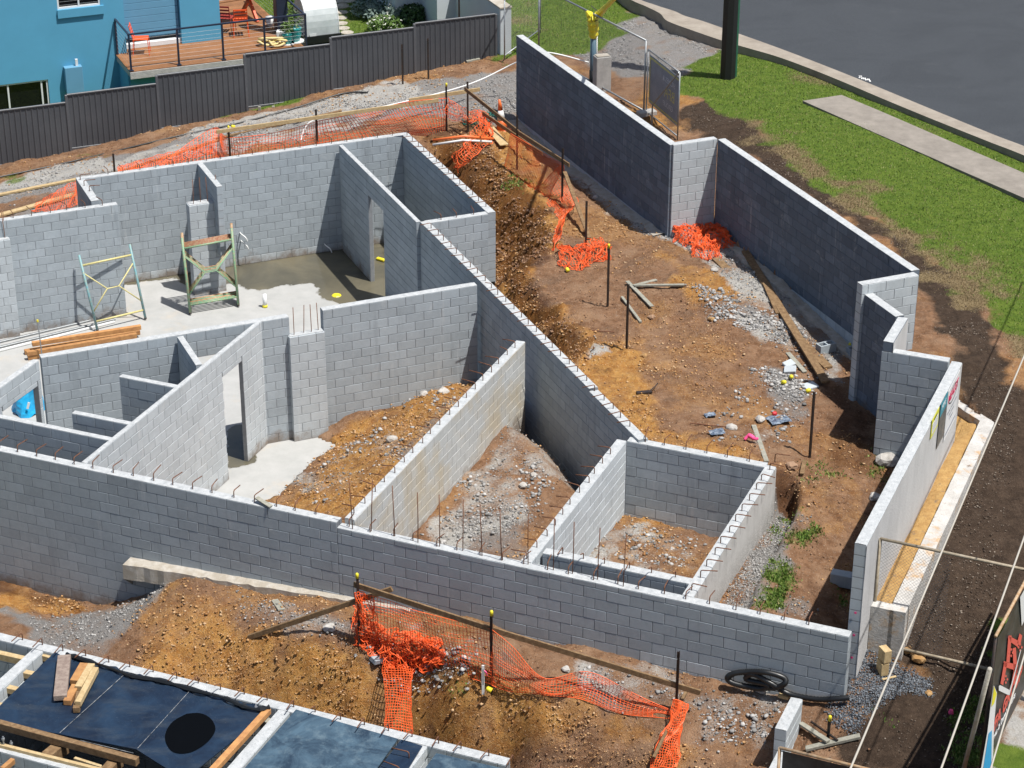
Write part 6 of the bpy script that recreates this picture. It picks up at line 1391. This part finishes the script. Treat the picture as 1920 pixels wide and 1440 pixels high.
def pwall(name, a, b, w, z0, z1, mat='planter'):
    a, b = V(a), V(b); q = MB(); dd = (b-a).normalized(); nn = V((-dd.y, dd.x, 0))*w; n = max(2, int((b-a).length/.12))
    for i in range(n+1):
        p = a.lerp(b, i/n); j = random.uniform(-.008, .008)
        q.v += [V((p.x, p.y, z0)), V((p.x, p.y, z1+j)), V((p.x+nn.x, p.y+nn.y, z1+random.uniform(-.01, .01))), V((p.x+nn.x, p.y+nn.y, z0))]
    for i in range(n):
        for k in range(4): a_ = i*4+k; b_2 = i*4+(k+1) % 4; q.f.append((a_, b_2, b_2+4, a_+4))
    q.f += [(0, 3, 2, 1), tuple(n*4+k for k in range(4))]; o = q.build(name, MAT[mat]); bm = bmesh.new(); bm.from_mesh(o.data); bmesh.ops.recalc_face_normals(bm, faces=bm.faces); bm.to_mesh(o.data); bm.free(); o.parent = root; o.matrix_parent_inverse = (Matrix.Translation((P.x, P.y, 0))@Matrix.Rotation(R(D_), 4, 'Z')).inverted(); return o
pwall('long_side', pl(near, ow, 0), pl(far, ow, 0), .26, 1.5, zp); pwall('near_side', pl(near, .012, 0), pl(near, ow-.19-.002, 0), -.19 if 0 else .19, 1.5, zp-.004)
pwall('far_side', pl(far+.004, ow-.0, 0), pl(sf, of, 0), .2, 1.5, zp+.004)
m = NM('yellow_sand'); c = m.mix(m.maprange(m.noise(9, 6, .7), .35, .7), (.36, .20, .065), (.52, .33, .12)); c = m.mix(m.maprange(m.noise(4, 5, .75), .58, .68, 0, .8), c, (.17, .13, .10)); m.col(c); m.rough(.95); m.bump(m.noise(22, 6, .75), .04); MAT['sand'] = m.m
q = MB(); ns, no = 60, 8
for i in range(ns+1):
    for j in range(no+1):
        s = near+.1+(far-near-.1)*i/ns; o_ = .005+(ow-.1)*j/no
        q.v.append(pl(s, o_, zp-.14+.05*math.sin(j/no*3.1)+.05*(vnoise(np.array([s*2.5]), np.array([o_*3.]))[0]-.5)*2+random.uniform(-.008, .008)-(.12 if i > ns*.75 and j > 4 else 0)))
for i in range(ns):
    for j in range(no): k = i*(no+1)+j; q.f.append((k, k+1, k+no+2, k+no+1))
nb_ = len(q.v); q.v += [pl(far, .005, zp-.16), pl(far, ow-.1, zp-.16), pl(sf, of, zp-.16), pl(s1+.02, .0, zp-.16)]; q.f.append((nb_, nb_+1, nb_+2, nb_+3)) if sf > far else None
o = q.build('sand_fill', MAT['sand'], None, True); 
if o.data.polygons[0].normal.z < 0: o.data.flip_normals()
o['kind'] = 'structure'
# signs on the white wall
def sign(label, pxs, zmid, mat, off=.02):
    a = on_plane(P+out*off, D_, *pxs[0]); b = on_plane(P+out*off, D_, *pxs[1]); c = on_plane(P+out*off, D_, *pxs[2]); dq = on_plane(P+out*off, D_, *pxs[3])
    sa = (V((a.x, a.y, 0))-P).dot(d); sb_ = (V((b.x, b.y, 0))-P).dot(d); root = empty('sign_board', (P+d*sa+out*off).to_tuple(), R(D_), label, 'sign')
    w_ = sb_-sa; zb_ = (c.z+dq.z)/2; zt_ = (a.z+b.z)/2; MB().box((w_/2, 0, (zb_+zt_)/2), (w_, .008, zt_-zb_)).build('panel', MAT[mat], root); return root, w_, zb_, zt_
MAT['sign_white'] = plain('sign_white', (.68, .70, .72), .4, .04); MAT['sign_yellow'] = plain('sign_yellow', (.62, .62, .05), .4, .05); MAT['sign_dark'] = plain('sign_dark', (.05, .06, .07), .4, .3, 10, c2=(.14, .13, .11)); MAT['sign_teal'] = plain('sign_teal', (.02, .25, .33), .4, .1); MAT['ink'] = plain('black_ink', (.015, .015, .02), .5); MAT['ink_red'] = plain('crimson_ink', (.62, .01, .10), .5); MAT['ink_grey'] = plain('grey_ink', (.3, .32, .36), .5)
r_, w_, zb_, zt_ = sign('white company sign with a red name in a black oval on the street wall', [(1778, 737), (1800, 690), (1799, 775), (1772, 815)], 0, 'sign_white'); 
text('NEAUST', .24*w_/1.0, 'ink_red', r_, (w_*.5, -.007, zb_+(zt_-zb_)*.72), (R(90), 0, 0), 'CENTER', .001, bold=.006)
def ring(cx, cz, rx, rz, w): 
    b = MB(); n = 28
    for i in range(n):
        a = 2*math.pi*i/n; b.v += [V((cx+rx*math.cos(a), -.0062, cz+rz*math.sin(a))), V((cx+(rx-w)*math.cos(a), -.0062, cz+(rz-w)*math.sin(a)))]
    for i in range(n): k = 2*i; j = 2*((i+1) % n); b.f.append((k, j, j+1, k+1))
    return b
ring(w_*.5, zb_+(zt_-zb_)*.76, w_*.38, (zt_-zb_)*.16, .025).build('oval', MAT['ink'], r_)
for i, ln in enumerate(('Building & Renovations', 'New Homes', 'Call now')): text(ln, .09*w_, 'ink_grey', r_, (w_*.5, -.007, zb_+(zt_-zb_)*(.48-.1*i)), (R(90), 0, 0), 'CENTER', .001)
MB().box((w_*.5, -.006, zb_+(zt_-zb_)*.1), (w_*.9, .003, .05)).build('grey_band', MAT['ink_grey'], r_)
r_, w_, zb_, zt_ = sign('dark narrow sign with a teal heading between the yellow and the white sign', [(1764, 757), (1777, 735), (1769, 817), (1757, 838)], 0, 'sign_dark'); MB().box((w_*.5, -.006, zt_-(zt_-zb_)*.15), (w_*.98, .004, (zt_-zb_)*.3)).build('teal_heading', MAT['sign_teal'], r_); text('HIRE', .16, 'sign_white', r_, (w_*.5, -.009, zt_-(zt_-zb_)*.2), (R(90), 0, 0), 'CENTER', .001)
r_, w_, zb_, zt_ = sign('small yellow site sign with a white centre, leftmost of the three on the wall', [(1748, 786), (1761, 765), (1757, 800), (1745, 822)], 0, 'sign_yellow'); MB().box((w_*.5, -.006, (zb_+zt_)/2-.02), (w_*.8, .003, (zt_-zb_)*.55)).build('white_field', MAT['sign_white'], r_)
for i in range(4): MB().box((w_*.5, -.008, zb_+(zt_-zb_)*(.3+.12*i)), (w_*.6, .002, .015)).build('text_line', MAT['ink_grey'], r_)
text('NOTICE', .12*w_, 'ink', r_, (w_*.5, -.007, zt_-.1*w_-.03), (R(90), 0, 0), 'CENTER', .001)
# pink survey dots on the wall end
Pw, dw, nw, sw0, sw1, tw = WALLS['white_street_wall'][0]; fc = P+d*(s0-.004)
pink = [(1604, 1149), (1601, 1191), (1597, 1233)]
for i, (x, y) in enumerate(pink):
    q = on_plane(P+d*(s0-.006), A_, x, y); tag(MB().tube([(0,0,0), (dirv(D_)*-.004).to_tuple()], .022, 8).build('paint_dot', MAT['pink'], None, False, q), ('upper', 'middle', 'lower')[i]+' pink paint dot on the end face of the white street wall', 'paint dot')
tag(MB().tube([(0,0,0), (0,0,.06)], [.05, .03], 7).build('pink_marker', MAT['pink'], None, False, ga(1783, 1337, 1.5)), 'bright pink marker on the dark soil by the black banner', 'marker')
# panels in the right foreground
q0 = ga(1633, 1222, 1.8); 
zq = 1.72; fa = at(1633, 1215, zq); fbx = at(1834, 1262, zq); Hf = top_z(fa, 0, 1010)-zq
dir_ = (V((fbx.x, fbx.y, 0))-V((fa.x, fa.y, 0))).normalized(); fb = fa+dir_*3.3
rt, Lq, aq = fence_panel('rusty railed chain link panel hiding the end of the planter', fa, fa+dir_*3.0, Hf, .075, .026, 'tube_khaki', False, 'wire', .003)
mw = MB(); mesh_wire(mw, 1.15, Hf-.2, .062, .0022)
for v in mw.v: v.z += .15
mw.build('chain_link', MAT['wire'], rt)
# black banner fence along the street edge
zb2 = 1.55; BZ = 63.9; k0 = at(1850, 1433, 1.6)-dirv(BZ)*.42
b0 = on_plane(k0, BZ, 1833, 1256); Hb = b0.z-k0.z; print('banner height', Hb)
Lb = 4.2; root = empty('banner_fence', k0, R(BZ), 'black builder banner with a red house logo on a rusty tube frame', 'banner')
MAT['banner'] = plain('black_banner', (.022, .023, .025), .45, .35, 4, c2=(.05, .052, .055)); MAT['coral'] = plain('coral_print', (.62, .10, .075), .6, .1); 
for z in (.05, Hb): MB().tube([(-.03, 0, z), (Lb, 0, z)], .026, 7).build('rail', MAT['tube_rusty'], root, True)
MB().tube([(0, 0, -.1), (0, 0, Hb)], .024, 7).build('post', MAT['steel_black'], root, True)
b = MB(); n1_, n2_ = 40, 12
for i in range(n1_+1):
    for j in range(n2_+1):
        x = .02+(Lb-.02)*i/n1_; z = .08+(Hb-.12)*j/n2_; b.v.append(V((x, -.03-.012*math.sin(x*7+z*2)*math.sin(z/Hb*3.1), z)))
for i in range(n1_):
    for j in range(n2_): k = i*(n2_+1)+j; b.f.append((k, k+n2_+1, k+n2_+2, k+1))
b.build('banner_cloth', MAT['banner'], root, True)
BX = lambda px, py: (lambda q: ((V((q.x, q.y, 0))-V((k0.x, k0.y, 0))).dot(dirv(BZ)), q.z-k0.z))(on_plane(k0, BZ, px, py))
bl = BX(1853, 1370); print('banner letters at', bl, BX(1905, 1270), BX(1870, 1290), BX(1900, 1190), BX(1869, 1283), BX(1918, 1130))
text('BFA GROUP', .34, 'coral', root, (bl[0]-.05, -.052, bl[1]-.1), (R(90), 0, 0), 'LEFT', .002, bold=.012)
text('Homes & Developments', .15, 'sign_white', root, (bl[0]-.02, -.052, bl[1]-.28), (R(90), 0, 0), 'LEFT', .002, bold=.003)
def flatpoly(pts, mat, y=-.055, nm_='logo_part'):
    b = MB(); b.add([(x, y, z) for x, z in pts], [tuple(range(len(pts)))]); return b.build(nm_, MAT[mat] if isinstance(mat, str) else mat, root)
g2 = lambda pts: [BX(*p) for p in pts]
for quad in ([(1869, 1280), (1876, 1240), (1882, 1241), (1874, 1283)], [(1875, 1238), (1902, 1245), (1900, 1256), (1877, 1249)], [(1880, 1240), (1884, 1190), (1890, 1190), (1886, 1242)], [(1884, 1190), (1903, 1200), (1902, 1212), (1888, 1202)],
             [(1898, 1212), (1901, 1260), (1894, 1262), (1892, 1214)], [(1900, 1204), (1905, 1186), (1910, 1190), (1906, 1210)], [(1901, 1250), (1896, 1280), (1890, 1279), (1895, 1250)]):
    flatpoly(g2(quad), 'coral')
for x, y in ((1889, 1222), (1879, 1272), (1906, 1212)):
    for dx_, dy_ in ((0, -6), (3, 0), (-3, 0), (0, 6)):
        flatpoly(g2([(x+dx_, y+dy_-3), (x+dx_+2, y+dy_), (x+dx_, y+dy_+3), (x+dx_-2, y+dy_)]), 'coral', -.056, 'window_motif')
flatpoly(g2([(1866, 1284), (1869, 1283), (1886, 1292), (1885, 1302), (1866, 1293)]), 'sign_white'); flatpoly(g2([(1884, 1300), (1907, 1216), (1908, 1217), (1886, 1302)]), 'sign_white', -.0565)
flatpoly(g2([(1906, 1118), (1930, 1075), (1930, 1130), (1909, 1172)]), 'sign_white')
# leaning pole and second banner in the corner
q1 = at(1803, 1460, 1.35); tpz = V(on_plane(k0+V((.12, -.1, 0)), BZ, 1856, 1254)); tag(MB().tube([V((q1.x, q1.y, 1.4)), tpz], .035, 9).build('leaning_pole', MAT['footing'], None, True), 'pale grey tube leaning on the black banner fence', 'tube')
root = empty('corner_banner', k0, R(BZ), 'narrow white, cyan and yellow banner strip beside the leaning tube', 'banner')
MAT['cyan'] = plain('cyan_print', (.02, .32, .62), .5, .1); MAT['print_yellow'] = plain('yellow_print', (.72, .65, .03), .5)
flatpoly(g2([(1826, 1450), (1840, 1370), (1846, 1320), (1852, 1282), (1858, 1296), (1853, 1350), (1850, 1450)]), 'sign_white', -.09, 'cloth'); flatpoly(g2([(1830, 1450), (1842, 1372), (1848, 1366), (1847, 1450)]), 'cyan', -.095, 'cyan_field'); flatpoly(g2([(1847, 1322), (1852, 1284), (1857, 1298), (1852, 1316)]), 'print_yellow', -.095, 'yellow_field')
# rusty fence with dark mesh at the bottom edge
z5 = .65; ff = at(1462, 1402, 1.95); 
f5 = V((ff.x, ff.y, ff.z-1.7)); rr, l5, a5 = fence_panel('rusty railed fence panel with dark shade cloth at the bottom edge', f5, f5+dirv(A_-1)*4.2, 1.7, .06, .026, 'tube_rusty', False)
MB().box((2.1, .01, .85), (4.1, .004, 1.6)).build('shade_cloth', MAT['banner'], rr)
# overhead service wires
def wire(label, p0, p1, z0, z1, r=.014):
    a, b = at(*p0, z0), at(*p1, z1); e = (b-a); tag(MB().tube([a-e*1.0, a-e*.3, a, b, b+e*.5], r, 6).build('overhead_wire', MAT['cable_pale'], None, True), label, 'wire', 'overhead wires crossing the street side')
MAT['cable_pale'] = plain('pale_cable', (.40, .37, .32), .6, .1)
wire('overhead wire crossing from the right edge down past the planter', (1920, 668), (1595, 1440), 6.4, 6.0)
wire('overhead wire ending between the planter and the black banner', (1920, 1008), (1765, 1440), 6.2, 5.9)
wire('overhead wire passing in front of the black banner', (1920, 1230), (1858, 1440), 6.2, 5.9, .012)
# small things near the wall end
for i, (x, y, z, l) in enumerate(((1656, 1212, .36, 'upper of two stacked timber blocks at the planter foot'), (1654, 1243, .12, 'lower of two stacked timber blocks at the planter foot'))):
    tag(MB().box((0, 0, 0), (.13, .2, .22), ch=.004).build('timber_block', MAT['timber_pale'], None, False, ga(x, 1262, 1.6, z), (0, 0, R(20-i*6))), l, 'timber block')
gplank('batten', 'thin pink brown lath lying on the blue gravel', (1654, 1277), (1680, 1271), .04, .02, 'timber_pale', z=1.6)
gplank('batten', 'pale batten lying level beside the short white topped wall', (1510, 1412), (1612, 1388), .1, .05, 'timber_grey', z=1.0, lift=.08)
gplank('batten', 'pale batten running down right from the short white topped wall', (1500, 1368), (1552, 1402), .09, .04, 'timber_grey', z=1.0, lift=.12)
gplank('steel_rod', 'dark angle iron beside the pale battens in the foreground', (1520, 1363), (1570, 1398), .03, .03, 'steel_black', z=1.0, lift=.1, cat='rod')
gplank('batten', 'timber offcut under the black drain pipe', (1461, 1305), (1480, 1310), .12, .06, 'timber_pale', z=1.4)
tag(MB().tube([(0,0,0), (.45,0,.0)], .045, 8).build('pvc_offcut', MAT['footing'], None, True, ga(1498, 1291, 1.45, .05), (0, 0, R(-14))), 'cream pipe offcut at the foot of the front wall right of the pipe coil', 'pipe')

# ------------------------------------------------------------------ stones, gravel, weeds
def rock_field(name, cls, n, smin, smax, mat, seed, label=None, zofs=.3, region=None, flatk=.65, big_=False, clump=True):
    """thousands of small angular stones laid on the ground where cls is high"""
    rg = np.random.RandomState(seed); w = np.clip(cls, 0, 1)**1.5*(GY/40)**1.2
    w = w*((GZ > -.1) | (~INB))
    if clump: w = w*np.clip(.45+1.9*fbm(GX, GY, 1.2, 4, seed+80), .06, 2.2)
    if region is not None: w = w*region
    pr = w/w.sum(); ids = rg.choice(len(w), n, p=pr)
    NV_ = 12 if big_ else 6
    t = (1+5**.5)/2; base = np.array([(-1,t,0),(1,t,0),(-1,-t,0),(1,-t,0),(0,-1,t),(0,1,t),(0,-1,-t),(0,1,-t),(t,0,-1),(t,0,1),(-t,0,-1),(-t,0,1)], float); base /= np.linalg.norm(base[0])
    F = np.array([(0,11,5),(0,5,1),(0,1,7),(0,7,10),(0,10,11),(1,5,9),(5,11,4),(11,10,2),(10,7,6),(7,1,8),(3,9,4),(3,4,2),(3,2,6),(3,6,8),(3,8,9),(4,9,5),(2,4,11),(6,2,10),(8,6,7),(9,8,1)])
    if not big_: base = np.array([(1,.1,0),(-.1,1,.1),(-1,-.1,0),(.1,-1,-.1),(.15,0,1),(0,.1,-1)], float); F = np.array([(0,1,4),(1,2,4),(2,3,4),(3,0,4),(1,0,5),(2,1,5),(3,2,5),(0,3,5)])
    s = smin*(smax/smin)**(rg.rand(n)**3.4); jit = 1+.5*(rg.rand(n, NV_, 1)-.5); sc = np.stack([rg.uniform(.7, 1.3, n), rg.uniform(.6, 1.1, n), rg.uniform(.4, .8, n)*flatk/.65], 1)[:, None, :]
    a = rg.rand(n)*6.28; Vv = base[None]*jit*sc*s[:, None, None]*.5; x = Vv[..., 0]*np.cos(a)[:, None]-Vv[..., 1]*np.sin(a)[:, None]; y = Vv[..., 0]*np.sin(a)[:, None]+Vv[..., 1]*np.cos(a)[:, None]
    cx = GX[ids]+rg.uniform(-.06, .06, n); cy = GY[ids]+rg.uniform(-.06, .06, n); cz = GZ[ids]
    co = np.stack([x+cx[:, None], y+cy[:, None], Vv[..., 2]+(cz+s*zofs*.5)[:, None]], -1).reshape(-1, 3)
    fi = (F[None]+np.arange(n)[:, None, None]*NV_).reshape(-1, 3)
    me = bpy.data.meshes.new(name); me.vertices.add(len(co)); me.vertices.foreach_set('co', co.ravel()); me.loops.add(fi.size); me.loops.foreach_set('vertex_index', fi.ravel()); me.polygons.add(len(fi)); me.polygons.foreach_set('loop_start', np.arange(len(fi))*3); me.polygons.foreach_set('loop_total', np.full(len(fi), 3)); me.update(); me.materials.append(mat)
    o = obj(name, me); return tag(o, label, 'stones', None, 'stuff')
def rock_mat(name, a, b_, c):
    m = NM(name); k = m.island(); cc = m.ramp(k, [(0, a), (.5, b_), (1, c)]); cc = m.mix(m.maprange(m.noise(60, 3, .7), .4, .7, 0, .35), cc, a); m.col(cc); m.rough(.95); return m.m
RO = rock_mat('clay_stone', (.26, .12, .04), (.48, .27, .11), (.56, .40, .24)); RG = rock_mat('grey_stone', (.14, .14, .135), (.30, .29, .28), (.52, .51, .49)); RB = rock_mat('earth_clod', (.13, .065, .035), (.24, .13, .07), (.34, .22, .14)); RD = rock_mat('blue_metal', (.05, .06, .075), (.12, .135, .155), (.26, .28, .30)); RT = rock_mat('dark_clod', (.045, .03, .02), (.10, .07, .05), (.30, .25, .2))
view = (np.abs(GX/GY) < .26)*(GY < 62)*(GY > 26.)*1.0
Pf0, df0, nf0 = WALLS['front_block_wall'][0][:3]
frontz = (((GX-Pf0.x)*nf0.x+(GY-Pf0.y)*nf0.y) < 0) & (GX < 5.6)
offr = np.where(YRD | frontz, 1, .0)
rock_field('clay_stones', orange*(1-grass)*(1-top), 46000, .014, .08, RO, 1, 'loose orange clay stones over the trench, bank and heaps', region=view*offr)
rock_field('grey_rubble', np.clip(grey+white*.8, 0, 1)*(1-grass), 40000, .014, .07, RG, 2, 'pale grey rubble and crushed rock over the yard and rooms', region=view*np.where(YRD | frontz | (grey > .5), 1, 0))
rock_field('earth_clods', np.clip(1-grey-white-grass-top, 0, 1), 30000, .014, .06, RB, 3, 'brown earth clods over the yard', region=view*offr)
sc_ = patch([(1330,1320),(1450,1330),(1440,1400),(1320,1390)], 1.1, .2, .3, 2)+patch([(1080,1250),(1270,1285),(1240,1320),(1070,1290)], 1.35, .2, .4, 3)+patch([(1400,560),(1480,610),(1470,640),(1385,612)], 2.25, .2, .3, 4)+patch([(1440,690),(1530,720),(1500,790),(1440,760)], 2.1, .2, .3, 5)+patch([(560,890),(700,800),(860,720),(860,760),(700,880),(600,960)], .6, .2, .3, 16)*.3+patch([(860,900),(1010,870),(1040,960),(900,1010),(800,1030)], 1.3, .2, .3, 17)*.5+patch([(1400,690),(1470,690),(1480,830),(1340,830)], 2.1, .2, .3, 18)*.5+patch([(1180,990),(1330,1010),(1300,1070),(1150,1050)], 1.2, .2, .3, 19)*.4+patch([(560,1150),(900,1220),(880,1260),(600,1190)], 1.2, .2, .3, 7)+patch([(1280,530),(1400,560),(1450,610),(1330,600)], 2.3, .2, .3, 8)+patch([(1480,600),(1560,690),(1530,710),(1440,640)], 2.1, .2, .3, 9)
rock_field('broken_rubble', np.clip(sc_, 0, 1), 9000, .015, .11, RG, 4, 'larger broken pieces of block and lime rubble in patches', region=view, big_=True)
trn = patch([(800,262),(905,275),(1046,440),(990,515),(1108,640),(1078,690),(960,560),(880,400)], 1.8, .3, .3, 51); rock_field('clay_clods', trn, 9000, .015, .08, RB, 8, 'crumbled orange clods on the trench sides', region=view*YRD, big_=True); bnk = patch([(300,1230),(640,1215),(1250,1370),(1240,1450),(600,1450)], .7, .3, .3, 52); rock_field('bank_clods', bnk, 9000, .012, .045, RO, 9, 'crumbled ochre clods on the clay bank in front', region=view*frontz, big_=True)
rock_field('soil_crumbs', top*(1-grass), 14000, .012, .05, RT, 5, 'dark soil crumbs on the street side', region=view)
bm_ = patch([(1560,1300),(1600,1230),(1650,1225),(1740,1275),(1745,1305),(1700,1300),(1640,1330),(1600,1372),(1560,1350)], 1.55, .12, .12, 41); bl2 = patch([(1440,960),(1488,968),(1440,1060),(1400,1150),(1340,1160),(1385,1070)], 1.6, .1, .08, 42)
rock_field('blue_gravel', bm_, 11000, .02, .05, RD, 6, 'blue grey gravel spread round the end of the white street wall', region=view, clump=False); rock_field('drainage_gravel', bl2, 4500, .02, .045, RG, 7, 'grey drainage gravel along the smooth wall of the square room', region=view, clump=False)
# individual boulders
def boulder(label, px, py, s, mat=RG, z=2.1, seed=0):
    rg = random.Random(seed); bm = bmesh.new(); bmesh.ops.create_icosphere(bm, subdivisions=2, radius=.5)
    for v in bm.verts: n_ = 1+.28*(math.sin(v.co.x*7+seed)*math.cos(v.co.y*6+seed*2)+rg.uniform(-.25, .25)); v.co *= n_*s; v.co.z *= .62
    me = bpy.data.meshes.new('boulder'); bm.to_mesh(me); bm.free(); me.materials.append(mat); tag(obj('boulder', me, None, ga(px, py, z, s*.18), (0, 0, rg.uniform(0, 6))), label, 'boulder')
MRW = plain('pale_boulder', (.36, .34, .31), .95, .2, 8, .01, c2=(.5, .48, .45)); MRO = plain('orange_boulder', (.34, .19, .07), .95, .2, 8, .01, c2=(.45, .30, .15))
boulder('big pale boulder at the foot of the sign corner wall', 1663, 868, .42, MRW, 1.9, 1); boulder('flat pale boulder below the big one near the white wall', 1640, 935, .22, MRW, 1.8, 2); boulder('white lump of rock beside the drain pipe coil', 1428, 1296, .24, MRW, 1.4, 3)
boulder('orange brown boulder at the left trench end in the yard', 1208, 669, .14, MRO, 2.3, 4); boulder('dark lump beside the yard battens', 1222, 597, .16, RB, 2.3, 5); boulder('tan rock on the yard right of the battens', 1334, 600, .14, MRO, 2.3, 6); boulder('tan rock just inside the planter foot', 1701, 1222, .18, MRO, 1.7, 7); boulder('round tan rock right under the chain link panel', 1722, 1237, .24, MRO, 1.7, 8)
boulder('tan stone at the edge of the blue gravel', 1741, 1302, .13, MRO, 1.6, 9); boulder('pale broken lump on the clay heap', 735, 826, .22, MRW, .8, 10); boulder('grey lump at the top of the clay heap by the clean wall', 795, 742, .22, MRW, .7, 11); boulder('second grey lump at the top of the clay heap', 830, 738, .25, MRW, .7, 12); boulder('pale lump of rock between planks and rubble in the yard', 1340, 508, .16, MRW, 2.3, 13)
boulder('brown lump right of the square room', 1484, 876, .2, RB, 2.2, 14); boulder('small orange rock on the apron of the slab by the pier', 522, 832, .08, MRO, 0, 15); boulder('pale lump in the brown earth room', 980, 912, .16, MRW, 1.3, 16); boulder('white broken piece in the brown earth room', 1000, 892, .14, MRW, 1.3, 17); boulder('upper white chunk below the tall dark wall', 1117, 372, .16, MRW, 2.2, 18); boulder('orange chunk on the yard beside the trench net', 1078, 432, .12, MRO, 2.2, 19)
boulder('white slab of rock at the left picket foot', 618, 1180, .2, MRW, 1.2, 20); boulder('white chunk on the bank below the brown rail', 1062, 1257, .14, MRW, 1.3, 21); boulder('pale heap of lime behind the small square room', 1371, 805, .22, MRW, 2.4, 22); boulder('second pale lump behind the small square room', 1425, 789, .2, MRW, 2.3, 23)
# grass blades and weeds
def grass_field(name, cls, n, h, mat, seed, label, region, wdt=.012):
    rg = np.random.RandomState(seed); w = np.clip(cls, 0, 1)**2*(GY/40)**2*region; pr = w/w.sum(); ids = rg.choice(len(w), n, p=pr)
    cx = GX[ids]+rg.uniform(-.07, .07, n); cy = GY[ids]+rg.uniform(-.07, .07, n); cz = GZ[ids]-.005; a = rg.rand(n)*6.28; hh = h*rg.uniform(.4, 1.2, n); lx = rg.uniform(-.6, .6, n)*hh; ly = rg.uniform(-.6, .6, n)*hh; ww = wdt*rg.uniform(.6, 1.4, n)
    p0 = np.stack([cx-np.cos(a)*ww, cy-np.sin(a)*ww, cz], 1); p1 = np.stack([cx+np.cos(a)*ww, cy+np.sin(a)*ww, cz], 1); p2 = np.stack([cx+lx, cy+ly, cz+hh], 1); co = np.stack([p0, p1, p2], 1).reshape(-1, 3)
    me = bpy.data.meshes.new(name); me.vertices.add(len(co)); me.vertices.foreach_set('co', co.ravel()); me.loops.add(n*3); me.loops.foreach_set('vertex_index', np.arange(n*3)); me.polygons.add(n); me.polygons.foreach_set('loop_start', np.arange(n)*3); me.polygons.foreach_set('loop_total', np.full(n, 3)); me.update(); me.materials.append(mat)
    return tag(obj(name, me), label, 'grass', None, 'stuff')
m = NM('grass_blades'); k = m.island(); c = m.ramp(k, [(0, (.06, .125, .015)), (.55, (.12, .20, .03)), (.85, (.20, .27, .06)), (1, (.30, .27, .12))]); m.col(c); m.rough(.7); GB = m.m
m = NM('dry_blades'); m.col(m.ramp(m.island(), [(0, (.16, .11, .05)), (.5, (.28, .21, .11)), (1, (.40, .32, .19))])); m.rough(.8); GD = m.m
V2 = (np.abs(GX/GY) < .26)*(GY < 75)*(GY > 26.)*1.0
street = (~YRD)*1.0
grass_field('verge_grass', grass*(1-np.clip(straw, 0, 1)*.6), 190000, .04, GB, 1, 'short green grass of the verge and lawns', V2*np.where(YRD & (GY < 52), 0, 1), .011)
grass_field('dry_grass', np.clip(straw+grass*.12, 0, 1), 38000, .035, GD, 2, 'straw coloured dry grass along the edge of the verge', V2*street, .008)
grass_field('weeds', grass, 5000, .05, GB, 3, 'bright green weeds in the yard and on the bank', V2*np.where((YRD & (GY < 52)) | (GY < 31.5), 1, 0), .02)
